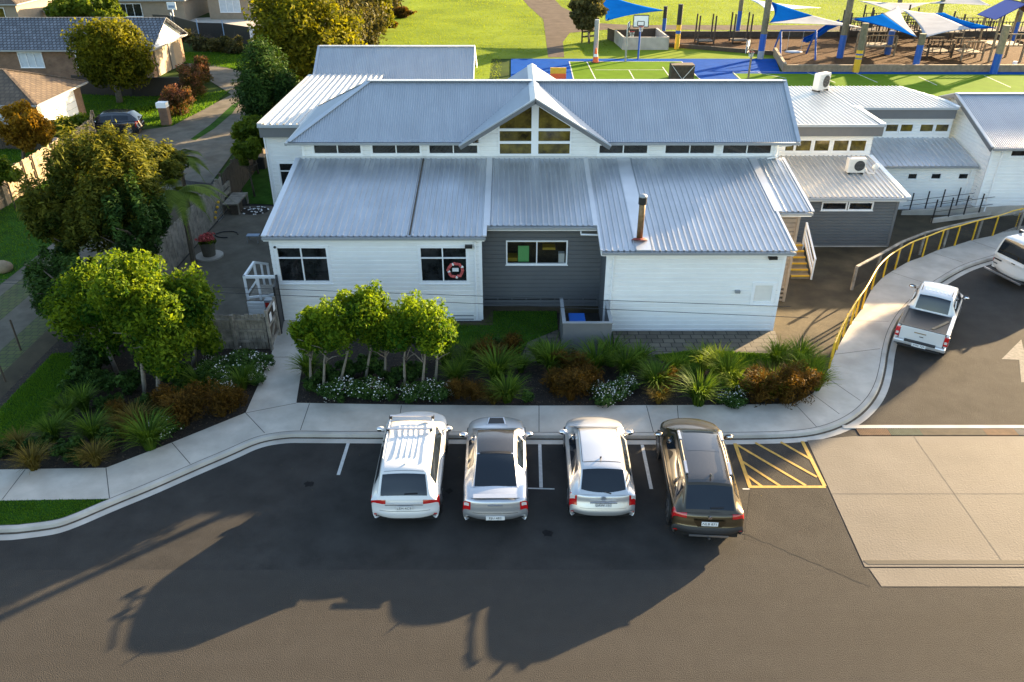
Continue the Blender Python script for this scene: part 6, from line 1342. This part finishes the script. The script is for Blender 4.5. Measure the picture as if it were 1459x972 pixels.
tw = thing('play_tower', 'timber play tower with a bright blue pitched roof', 'play tower', P(1420,80)); q = P(1420,86); y = q.y
for a in (-1.5,1.5):
    for b in (-1.3,1.3): MB().bar((q.x+a,y+b,0),(q.x+a,y+b,4.3),.16).build('post', M['timberwarm'], tw)
MB().box(q.x-1.5,q.x+1.5,y-1.3,y+1.3,1.5,1.62).build('deck', M['timberwarm'], tw)
rf = Q(1411,2,y); rl = Q(1391,24,y); za, ze = rf.z+.0, rl.z; xr_ = q.x+.2
for s_,m in ((-1,'roofblue'),(1,'darkwood')):
    M['roofblue'] = M.get('roofblue') or mat('blue_roof', (.012,.03,.26), .5, var=.05)
    mb = MB(); mb.add([(xr_,y-1.7,za),(xr_,y+1.7,za),(xr_+s_*2.4,y+1.7,ze),(xr_+s_*2.4,y-1.7,ze)],[(0,1,2,3)]); o = mb.build('roof', M[m], tw); s3 = o.modifiers.new('thickness','SOLIDIFY'); s3.thickness = .08
mb = MB()
for k in range(7): x = q.x-1.4+k*.46; mb.bar((x,y-1.3,1.6),(x,y-1.3,2.6),.08)
mb.bar((q.x-1.5,y-1.3,2.6),(q.x+1.5,y-1.3,2.6),.1); mb.build('balusters', M['timberwarm'], tw)
s4 = thing('slide', 'grey metal slide dropping to the right of the play tower', 'slide', P(1450,80)); a = Vector((q.x+1.6,y,1.6)); b = a+Vector((3.6,-1.0,-1.4))
MB().bar(a,b,.6,.06).build('chute', M['alloy'], s4); MB().bar(a+Vector((0,-.33,.12)),b+Vector((0,-.33,.12)),.06,.28).bar(a+Vector((0,.33,.12)),b+Vector((0,.33,.12)),.06,.28).build('side_rim', M['darkwood'], s4)
# picket railing across the far side of the play area
pf = thing('play_fence', 'thin rail fence of dark pickets along the back of the play area', 'fence', P(1230,40)); mb = MB(); a = P(1195,52); b = P(1475,52)
for k in range(60): p = a.lerp(b,k/60); mb.bar(p,p+Vector((0,0,1.6)),.07)
mb.bar(a+Vector((0,0,1.5)),b+Vector((0,0,1.5)),.08); mb.build('pickets', M['darkwood'], pf)
tag(MB().tube([(P(1444,97).x,P(1444,97).y,.03),(P(1444,97).x,P(1444,97).y,.6)],.2,10).build('bucket', M['white']),'white bucket at the foot of the corner sail post','bucket')
# ================================================================ TREES
# clipped round-headed trees in front of the left wing
gt = []
spec = [ # trunk px, crown centre px, crown radii, label
 ((443,556),(444,470),(.72,.65,.85),'slim lollipop tree nearest the gate path, leftmost of the row by the white wing'),
 ((461,563),(470,462),(.74,.7,.95),'lollipop tree next to the leftmost, with golden tips, front of the row'),
 ((483,553),(503,452),(.78,.7,1.0),'lollipop tree in the left half of the row with a tall golden top'),
 ((520,546),(532,448),(.80,.7,1.05),'lollipop tree at the middle of the row, tallest golden crown'),
 ((548,544),(548,470),(.66,.65,.85),'darker lollipop tree tucked left of the round standalone crown'),
 ((577,555),(581,465),(.72,.7,.85),'lollipop tree forming the left side of the round crown'),
 ((601,561),(604,460),(.98,.85,1.12),'round bright green lollipop tree, rightmost full crown by the white wing'),
 ((620,551),(622,468),(.66,.65,.85),'thin-stemmed lollipop tree behind the right side of the round crown')]
for (bx_,by_),(cx1,cy1),(rx,ry,rz1),lab in spec:
    b = P(bx_,by_,.1); c = Q(cx1,cy1,b.y+.05)
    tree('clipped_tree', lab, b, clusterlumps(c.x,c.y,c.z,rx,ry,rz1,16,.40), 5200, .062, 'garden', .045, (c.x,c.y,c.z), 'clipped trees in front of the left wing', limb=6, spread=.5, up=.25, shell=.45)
# large clump beside the gate
for (bx_,by_),(cx1,cy1,Y),(rx,ry,rz1),n,lab in [
 ((167,532),(128,440,24.2),(1.35,1.3,1.55),11000,'dark leafy tree on the left flank of the big clump by the driveway strips'),
 ((207,566),(195,415,23.0),(1.45,1.3,1.5),12000,'big domed green tree at the top of the clump left of the fence'),
 ((226,566),(225,470,22.3),(1.15,1.1,1.5),9000,'golden lit tree at the front of the left clump'),
 ((243,546),(262,440,23.4),(1.15,1.1,1.4),9000,'golden lit tree on the right flank of the left clump'),
 ((275,522),(283,470,24.2),(.85,.9,1.0),6000,'small tree of the left clump reaching over the low fence')]:
    b = P(bx_,by_,.1); c = Q(cx1,cy1,Y); b.y = min(b.y, Y+.4)
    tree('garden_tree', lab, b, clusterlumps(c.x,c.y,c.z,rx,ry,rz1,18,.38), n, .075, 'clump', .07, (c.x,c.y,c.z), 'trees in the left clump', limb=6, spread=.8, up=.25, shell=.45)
# big feathery bush
def plume_tree(name, label, base, centre, rad, n, size, lm, k=40, up=1.3, cat='tree', group=None):
    c = centre; lum = []
    for i in range(k):
        d = rng.normal(size=3); d[2] = abs(d[2])*.9-.25; d /= np.linalg.norm(d); q = .70+.22*rng.random(); s_ = .17*(.8+.6*rng.random())
        lum.append((c.x+d[0]*rad[0]*q, c.y+d[1]*rad[1]*q, c.z+d[2]*rad[2]*q, rad[0]*s_, rad[1]*s_, rad[2]*s_*1.5))
    lum.append((c.x,c.y,c.z-rad[2]*.1,rad[0]*.68,rad[1]*.68,rad[2]*.70))
    return tree(name, label, base, lum, n, size, lm, .14, (c.x,c.y,c.z+rad[2]*.3), group, 'trunkd', 8, 1.3, cat, up=up, aspect=.32, shell=.35)
c = Q(148,288,30); plume_tree('bushy_tree','large feathery olive green tree filling the left side beside the courtyard fence',Vector((c.x,30,0)),c,(2.15,2.1,2.9),30000,.11,'bush',60)
c = Q(95,315,29.5); plume_tree('bushy_tree','darker leafy lower tree at the left edge of the feathery tree',Vector((c.x,29.5,0)),c,(1.55,1.6,1.9),13000,.11,'bush',30)
c = Q(196,335,29); plume_tree('bushy_tree','shaded green tree between the feathery tree and the courtyard fence',Vector((c.x,29,0)),c,(1.25,1.4,2.1),11000,.11,'conifer',30)
c = Q(200,238,35); plume_tree('bushy_tree','yellow green tree with upright shoots at the top of the left greenery',Vector((c.x,35,0)),c,(2.2,1.8,1.35),13000,.12,'bush',40)
c = Q(92,395,28); plume_tree('bushy_tree','low dark leafy tree at the foot of the left greenery over the driveway strips',Vector((c.x,28,0)),c,(1.35,1.3,1.4),8000,.10,'conifer',18)
c = Q(110,430,26.5); plume_tree('bushy_tree','dark shrubby tree filling the gap under the left greenery',Vector((c.x,26.5,0)),c,(1.6,1.5,1.7),10000,.10,'conifer',20)
def palm(label, base, h, r, n, lm='palm'):
    t = thing('palm', label, 'palm', base, None); b = Vector(base); MB().tube([b,b+Vector((.05,0,h*.6)),b+Vector((0,.05,h))],[.14,.11,.09],8).build('trunk', M['trunkd'], t)
    V=[];F=[];A_=[]
    for i in range(n):
        a = i*2.399; el = random.uniform(.1,1.0); L_ = r*random.uniform(.8,1.1)
        for k in range(44):
            u = (k+1)/44; rr = L_*u*math.cos(el*.7); z = h+L_*(math.sin(el)*u-.95*u*u); p = Vector((b.x+rr*math.cos(a),b.y+rr*math.sin(a),z)); d = Vector((-math.sin(a),math.cos(a),0)); f = Vector((math.cos(a),math.sin(a),-.6))
            ll = .42*math.sin(min(1,u+.15)*math.pi)**.6+.03
            for s in (-1,1):
                e = p+d*s*ll*.8+f*ll*.6; q = p+f*.075; b0 = len(V); V += [p,q,e]; F.append((b0,b0+1,b0+2)); A_ += [min(1,.3+.6*random.random())]*3
    np_mesh('crown', np.array([tuple(v) for v in V]), np.array(F), np.array(A_), L[lm], t); return t
c = Q(278,290,31.5); palm('green palm with long fronds arching over the courtyard fence',(c.x-.6,31.5,0),4.0,2.2,16)
c = Q(190,190,38); palm('sunlit palm at the back of the left greenery near the drive',(c.x,38,0),3.7,2.1,16)
c = Q(250,212,39); palm('golden palm fronds right of the sunlit palm',(c.x,39,0),3.2,1.8,13)
# conifers and trees beyond
def big(name, label, base, c, rad, n, size, lm, k=26, trunk=.2, cat='tree', up=.3, s=.36, tm='trunkd', **kw):
    return tree(name, label, base, clusterlumps(c.x,c.y,c.z,rad[0],rad[1],rad[2],k,s), n, size, lm, trunk, (c.x,c.y,c.z+rad[2]*.4), None, tm, 9, rad[0]*.7, cat, up=up, shell=.4, **kw)
c = Q(386,128,49.5); big('evergreen_tree','dark green evergreen behind the annex, beside the drive',Vector((c.x,49.5,0)),c,(1.95,1.9,2.7),24000,.12,'conifer',30,up=.8,aspect=.35)
c = Q(358,185,46); big('shrub','rounded green shrub at the foot of the evergreen by the drive',Vector((c.x,46,0)),c,(1.0,1.2,1.2),3500,.14,'hedge',10,.06,'shrub')
c = Q(352,215,42); big('shrub','small pale green shrub along the dark paling fence',Vector((c.x,42,0)),c,(.7,.9,.8),2500,.12,'hedge',8,.05,'shrub')
c = Q(433,52,62); big('golden_tree','tall golden green tree behind the evergreen, top left of the roofs',Vector((c.x,62,0)),c,(3.9,3.2,4.4),42000,.15,'gold',44)
for i,(a,b,Y,r,h,lm,lab) in enumerate([(478,30,74,2.6,3.6,'olive','grey olive tree right of the tall golden tree'),(505,22,82,2.6,3.4,'olive','second pale olive tree along the field edge'),(528,8,92,2.6,3.2,'gold','golden tree further along the field edge'),(498,-6,104,3.4,3.6,'gold','golden tree at the top edge left of the field'),(460,-8,95,3.2,4.0,'gold','broad golden tree behind the tall golden tree'),(552,-4,112,2.6,3,'olive','small olive tree at the far end of the field hedge'),(405,8,80,3.0,3.6,'gold','yellow green tree left of the tall golden tree')]):
    c = Q(a,b,Y); big('field_tree',lab,Vector((c.x,Y,0)),c,(r,r,h),12000,.18,lm,24)
for i,(a,b,Y,r,lab) in enumerate([(520,66,84,1.0,'low brown shrub at the field edge nearest the back block'),(545,45,92,1.2,'low brown shrub midway along the field edge'),(565,25,102,1.3,'low brown shrub far along the field edge')]):
    c = P(a,b); c.z = .6; big('shrub',lab,P(a,b),c,(r*1.6,r,.8),1800,.2,'rust',8,.05,'shrub')
b = P(171,146); c = Q(158,78,b.y); big('maple_tree','yellow leafed maple on the lawn in front of the long tiled house',b,c,(2.9,2.4,2.6),22000,.13,'gold',30,.22,tm='trunk')
b = P(34,234); c = Q(32,180,b.y); big('orange_tree','small orange leafed tree on the lawn at the left edge',b,c,(1.75,1.6,1.35),9000,.11,'orange',20,.10)
c = Q(5,245,40); big('shrub','small green shrub at the very left edge above the sunlit fence',Vector((c.x,40,0)),c,(.9,.9,.8),1500,.13,'hedge',8,.04,'shrub')
c = Q(72,238,47); big('shrub','thin yellow green sapling by the sunlit fence',Vector((c.x,47,0)),c,(.5,.5,.9),700,.13,'gold',6,.04,'sapling')
for i,(a,b,r,lab) in enumerate([(258,158,1.25,'pink flowering shrub next to the brick letterbox'),(272,132,1.35,'pink flowering shrub in the middle of the drive corner'),(283,112,1.2,'pink flowering shrub furthest up the drive corner')]):
    p = P(a,b+8); p2 = Vector((p.x,p.y,r*.9)); big('pink_shrub',lab,p,p2,(r,r*1.1,r),6000,.085,'pink',16,.05,'shrub')
for i,(a,b,w_) in enumerate([(92,196,1.1),(112,194,1.2),(132,194,1.2)]):
    p = P(a,b); big('hedge_shrub',['lime hedge shrub nearest the garage corner','lime hedge shrub in the middle beside the dark hatchback','lime hedge shrub closest to the palms'][i],p,Vector((p.x,p.y,.7)),(w_,.8,.8),2200,.13,'hedge',9,.04,'shrub')
for i,(a,b,w_) in enumerate([(270,62,1.6),(290,68,1.5),(312,70,1.6),(335,72,1.5)]):
    p = P(a,b+4); big('screen_shrub','%s grey green shrub from the left below the black privacy screen'%ORD[i],p,Vector((p.x,p.y,.8)),(w_,.8,.9),1800,.18,'olive',8,.05,'shrub')
for i,(a,b,r,h,lab) in enumerate([(118,20,2.2,1.9,'bright green rounded shrub between the top left houses'),(150,22,2.3,2.0,'spiky dark green shrub left of the blue tiled hip roof'),(100,8,2.6,2.3,'leafy green tree behind the covered boat')]):
    c = Q(a,b,90); big('shrub',lab,Vector((c.x,90,0)),c,(r,r,h),4500,.24,'hedge',14,.12,'shrub')
b = P(839,62); c = Q(834,18,b.y); big('playground_tree','round dark tree growing inside the timber guard by the path',b,c,(2.1,1.9,1.7),7000,.22,'olive',16,.09,tm='trunk')
# tall trees standing right of the frame throw their shade over the drive and car park
for i,(u_,w_,z,r,h,n) in enumerate([(9.5,66,9.6,1.2,1.9,13000),(11.7,66,10.8,1.0,.75,6000)]):
    x, y = -.656*u_+.755*w_, .755*u_+.656*w_
    tree('boundary_tree',['tall round crowned tree beyond the hall','tall flat topped tree beyond the hall'][i],Vector((x,y,0)),clusterlumps(x,y,z,r,r,h,16,.45),n,.2,'olive',.10,(x,y,z),None,'trunkd',3,.2,shell=.2)
# ================================================================ GARDEN PLANTS
def proto(name, mk, cat, matn):
    V,F,A_ = mk(); o = np_mesh(name, V, F, A_, L[matn]); C.objects.unlink(o); o.location = (0,0,0); return o
protos = {}
def plant_proto(key, name, cat, mk, lm, n=3): protos[key] = (name, cat, [proto(name, mk, cat, lm) for _ in range(n)])
plant_proto('g','flax_clump','flax', lambda: blades(240,.62,.62,.014), 'flax', 4)
plant_proto('y','lime_clump','grass clump', lambda: blades(300,.60,.66,.011), 'lime', 3)
plant_proto('t','tussock','tussock grass', lambda: blades(300,.58,.52,.008), 'tan', 3)
plant_proto('r','rust_shrub','shrub', lambda: (lambda a,b: (np.vstack([a[0],b[0]]), np.vstack([a[1],b[1]+len(a[0])]), np.concatenate([a[2],b[2]])))(blades(280,.50,.62,.007,.8), leaves(clusterlumps(0,0,.36,.44,.44,.38,12,.35),1500,.036,aspect=.3,up=.3)), 'rust', 4)
def mkflower():
    return leaves(clusterlumps(0,0,.28,.46,.44,.30,14,.32),1700,.040,aspect=.5,up=.4)
plant_proto('f','flowering_shrub','flowering shrub', mkflower, 'flowerleaf', 3)
plant_proto('s','silver_plant','plant', lambda: leaves([(0,0,.25,.26,.26,.26)],420,.07,aspect=.4,up=.5), 'flowerleaf', 1)
plant_proto('b','green_shrub','shrub', lambda: leaves(clusterlumps(0,0,.32,.46,.46,.36,12,.34),1700,.05,up=.4), 'conifer', 3)
petal = []
for _ in range(3):
    V,F,A_ = leaves(clusterlumps(0,0,.32,.46,.44,.30,14,.32),130,.022,aspect=1,up=1.2,shell=.95); o = np_mesh('blossom', V, F, A_, L['petal']); C.objects.unlink(o); o.location = (0,0,0); petal.append(o)
ORG.clear()
beds = {'left':[], 'long':[]}
# (px, py) of the plant's foot, scale, kind
left = [(50,668,1.05,'t'),(30,640,.9,'t'),(78,628,1.0,'g'),(100,596,1.0,'g'),(120,585,.95,'g'),(133,628,1.2,'g'),(137,662,1.1,'t'),(100,650,.8,'b'),(88,612,.8,'g'),(112,565,.9,'b'),(128,548,1.1,'b'),(150,560,1.0,'b'),(140,530,1.1,'b'),(160,585,.9,'b'),(176,622,.95,'t'),(168,600,.8,'r'),(213,640,1.35,'g'),(196,612,1.1,'t'),(232,624,.9,'f'),(246,612,.8,'f'),(262,606,1.35,'r'),(285,590,1.2,'r'),(240,590,1.0,'r'),(318,592,1.2,'r'),(338,580,.9,'r'),(290,560,1.1,'g'),(262,560,.8,'b'),(310,548,1.1,'f'),(330,535,1.2,'f'),(352,530,1.1,'f'),(372,528,1.0,'f'),(368,545,.8,'f'),(345,555,1.0,'g'),(322,560,.9,'f'),(300,532,.8,'f'),(190,560,.9,'b'),(205,590,.8,'b'),(250,540,.9,'b'),(228,600,.7,'s'),(60,645,.7,'b'),(8,650,.7,'b'),(110,676-14,.5,'b'),(155,640,.8,'b'),(128,512,1.0,'b')]
lng = [(440,535,1.1,'g'),(447,556,.7,'b'),(472,568,.9,'f'),(492,565,.95,'f'),(512,566,.9,'f'),(532,566,.95,'f'),(548,568,.8,'f'),(585,570,.8,'f'),(606,568,.9,'f'),(625,568,.9,'f'),(640,562,.7,'f'),(470,545,.8,'b'),(500,540,.9,'b'),(530,535,1.0,'b'),(560,550,.9,'b'),(590,545,.9,'b'),(648,545,1.0,'g'),(635,520,1.1,'g'),(660,530,.9,'g'),(655,570,.9,'r'),(678,572,.9,'r'),(690,515,.95,'r'),(670,515,.8,'g'),(706,545,1.35,'g'),(700,520,1.0,'t'),(725,572,1.25,'g'),(703,574,.8,'t'),(752,572,.65,'s'),(728,505,.85,'r'),(742,530,.8,'g'),(710,494,.6,'s'),(785,530,1.3,'g'),(770,515,.9,'g'),(806,532,1.0,'r'),(790,558,1.1,'r'),(815,572,1.25,'r'),(835,558,1.05,'r'),(822,540,.9,'r'),(848,530,1.2,'g'),(870,520,1.2,'g'),(890,534,1.25,'g'),(910,525,1.1,'g'),(862,575,.95,'f'),(880,568,.9,'f'),(850,560,.75,'f'),(893,556,.7,'f'),(935,555,1.25,'g'),(938,574,.8,'t'),(922,540,.8,'g'),(960,535,1.0,'y'),(950,552,.7,'r'),(995,576,1.35,'g'),(1000,530,1.1,'y'),(1020,533,1.15,'y'),(1035,548,1.25,'y'),(1045,562,1.0,'y'),(980,545,.8,'g'),(1045,576,.9,'f'),(1032,574,.7,'f'),(1080,573,1.35,'r'),(1072,555,1.0,'r'),(1100,565,1.2,'y'),(1115,573,1.3,'r'),(1092,545,1.0,'t'),(1105,523,1.0,'y'),(1138,522,1.1,'y'),(1150,545,1.2,'y'),(1140,568,1.3,'r'),(1128,550,1.1,'r'),(1162,556,1.0,'y'),(1155,530,.9,'y'),(1125,535,.9,'y')]
names = {'g':'green flax clump','y':'lime grass clump','t':'tan tussock','r':'rusty red brown shrub','f':'white flowering shrub','s':'small silvery plant','b':'dark green shrub'}
land = [(-8.3,'just left of the gate path'),(-6.9,'beside the gate path'),(-4.9,'under the lollipop trees'),(-3.5,'left of the round crown trunk'),(-1.9,'under the round crown'),(-.4,'right of the round crown'),(1.4,'in front of the dark lawn'),(3.6,'below the bin enclosure'),(5.2,'in front of the paving, left part'),(6.8,'in front of the paving, right part'),(20,'at the sunlit end near the yellow rail')]
landl = [(-14.0,'beside the shaded left lawn'),(-12.6,'on the left of the tree clump'),(-11.2,'below the tree clump'),(-9.9,'right of the tree clump'),(0,'near the low fence and gate path')]
def plantbed(lst, lm_, bed):
    rec = []
    for a,b,s_,k in lst:
        p = P(a,b,.1); m_ = next(t_ for x_,t_ in lm_ if p.x < x_); rec.append([p,s_,k,m_])
    from collections import defaultdict
    cnt = defaultdict(list)
    for r_ in rec: cnt[(r_[2],r_[3])].append(r_)
    for key, rs in cnt.items():
        rs.sort(key=lambda q: q[0].x); n = len(rs)
        for i, r_ in enumerate(rs): r_.append('' if n == 1 else ('leftmost ' if i == 0 else ('rightmost ' if i == n-1 else ORD[i]+' from the left, ')))
    for p,s_,k,m_,o_ in rec:
        s_ *= 1.2; nm, cat, ps = protos[k]; o = random.choice(ps).copy(); C.objects.link(o); o.name = nm; o.location = p
        o.rotation_euler = (0,0,random.uniform(0,6.28)); q = s_*random.uniform(.92,1.08); o.scale = (q,q,q*random.uniform(.9,1.1))
        tag(o, (o_+names[k]+' '+m_).strip(), cat, names[k]+'s in the garden beds')
        if k == 'f':
            f = random.choice(petal).copy(); C.objects.link(f); f.parent = o; f.name = 'blossom'
plantbed(left, landl, 'left'); plantbed(lng, land, 'long')
for nm, cat, ps in protos.values():
    for o in ps: bpy.data.objects.remove(o)
for o in petal: bpy.data.objects.remove(o)
# leaf litter and mulch chips on the soil
def chips(name, poly, n, sz, m, z=.105):
    xs = [p[0] for p in poly]; ys = [p[1] for p in poly]; x = rng.uniform(min(xs),max(xs),n*2); y = rng.uniform(min(ys),max(ys),n*2); k = inpoly(x,y,poly); x=x[k][:n]; y=y[k][:n]; n=len(x)
    c = np.stack([x,y,np.full(n,z)+rng.random(n)*.02],1); a = rng.uniform(0,6.28,n); t_ = np.stack([np.cos(a),np.sin(a),rng.normal(size=n)*.25],1); b_ = np.stack([-np.sin(a),np.cos(a),rng.normal(size=n)*.25],1); s_ = (sz*(.5+rng.random(n)))[:,None]
    V = np.stack([c-t_*s_,c+b_*s_*.3,c+t_*s_,c-b_*s_*.3],1).reshape(-1,3); return tag(np_mesh(name,V,np.arange(4*n).reshape(n,4),np.repeat(rng.random(n),4),m), kind='stuff')
L['mulch'] = leafmat('mulch_chip', (.02,.014,.010), (.12,.09,.065), 0, .9)
chips('mulch', [p for p in bedL[1:]], 9000, .035, L['mulch']); chips('mulch', bedM, 14000, .035, L['mulch'])
chips('fallen_leaves', [(-9,17),(9,17),(9,21.5),(-9,21.5)], 60, .02, L['tan'], .13 if False else .012)

# cracks, an old patch and oil spots on the seal
mb = MB()
def crack(a, b, n, w_, z):
    p = P(*a); q = P(*b); pts = [p.lerp(q,k/n)+Vector((random.uniform(-.03,.03),random.uniform(-.02,.02),0)) for k in range(n+1)]
    for u, v in zip(pts, pts[1:]):
        d = (v-u).normalized(); m_ = Vector((-d.y,d.x,0))*w_*random.uniform(.5,1.3); mb.poly([(t_.x,t_.y,z) for t_ in (u+m_,v+m_,v-m_,u-m_)])
crack((1060,760),(1240,836),26,.02,.0075)
crack((1330,470),(1459,455),14,.006,.0075)
struct('seal_cracks', mb, mat('crack', (.018,.017,.016), .95))
mb = MB()
for a,b,r in ((577,700,.16),(700,705,.12),(707,690,.2),(858,700,.14),(1005,712,.18),(440,690,.13),(640,700,.1),(780,760,.13)):
    q = P(a,b); mb.poly([(q.x+r*(1+.3*math.sin(k*2.1+a))*math.cos(k*.45), q.y+r*(1+.3*math.sin(k*1.7+b))*math.sin(k*.45), .0072) for k in range(14)])
struct('oil_spots', mb, mat('oil', (.017,.016,.016), .9, var=.3, spec=.1))
# loose pieces that share a material become objects of their own
def split_islands(o):
    me = o.data; n = len(me.vertices); par = list(range(n))
    def find(i):
        while par[i] != i: par[i] = par[par[i]]; i = par[i]
        return i
    for p in me.polygons:
        a = find(p.vertices[0])
        for v in p.vertices[1:]: par[find(v)] = a
    groups = {}
    for p in me.polygons: groups.setdefault(find(p.vertices[0]), []).append(tuple(p.vertices))
    if len(groups) < 2 or len(groups) > 24: return
    co = [tuple(v.co) for v in me.vertices]; first = True
    for fs in groups.values():
        ids = sorted({i for f in fs for i in f}); mp = {i:k for k,i in enumerate(ids)}
        m2 = bpy.data.meshes.new(me.name); m2.from_pydata([co[i] for i in ids], [], [tuple(mp[i] for i in f) for f in fs]); m2.materials.append(me.materials[0]); m2.update()
        if first: o.data = m2; first = False
        else: c = o.copy(); c.data = m2; C.objects.link(c)
for o in list(C.objects):
    b = o.name.split('.')[0]
    if o.type == 'MESH' and o.parent and not o.children and b in {'roof_flashing','corner_board','verge_cap','petals','toy_flowers','notice','marking','bar_foot','barge_board','ridge_cap','roof_bar','rail_tip','foot','security_light','storage_box','shelf','petals','scoop_grille','side_rim','porch_post','red_panel','valley_gutter','downpipe','wires','pebbles','fascia','gutter','cap','soffit','door_grooves','wire','balusters','handrail'}: split_islands(o)
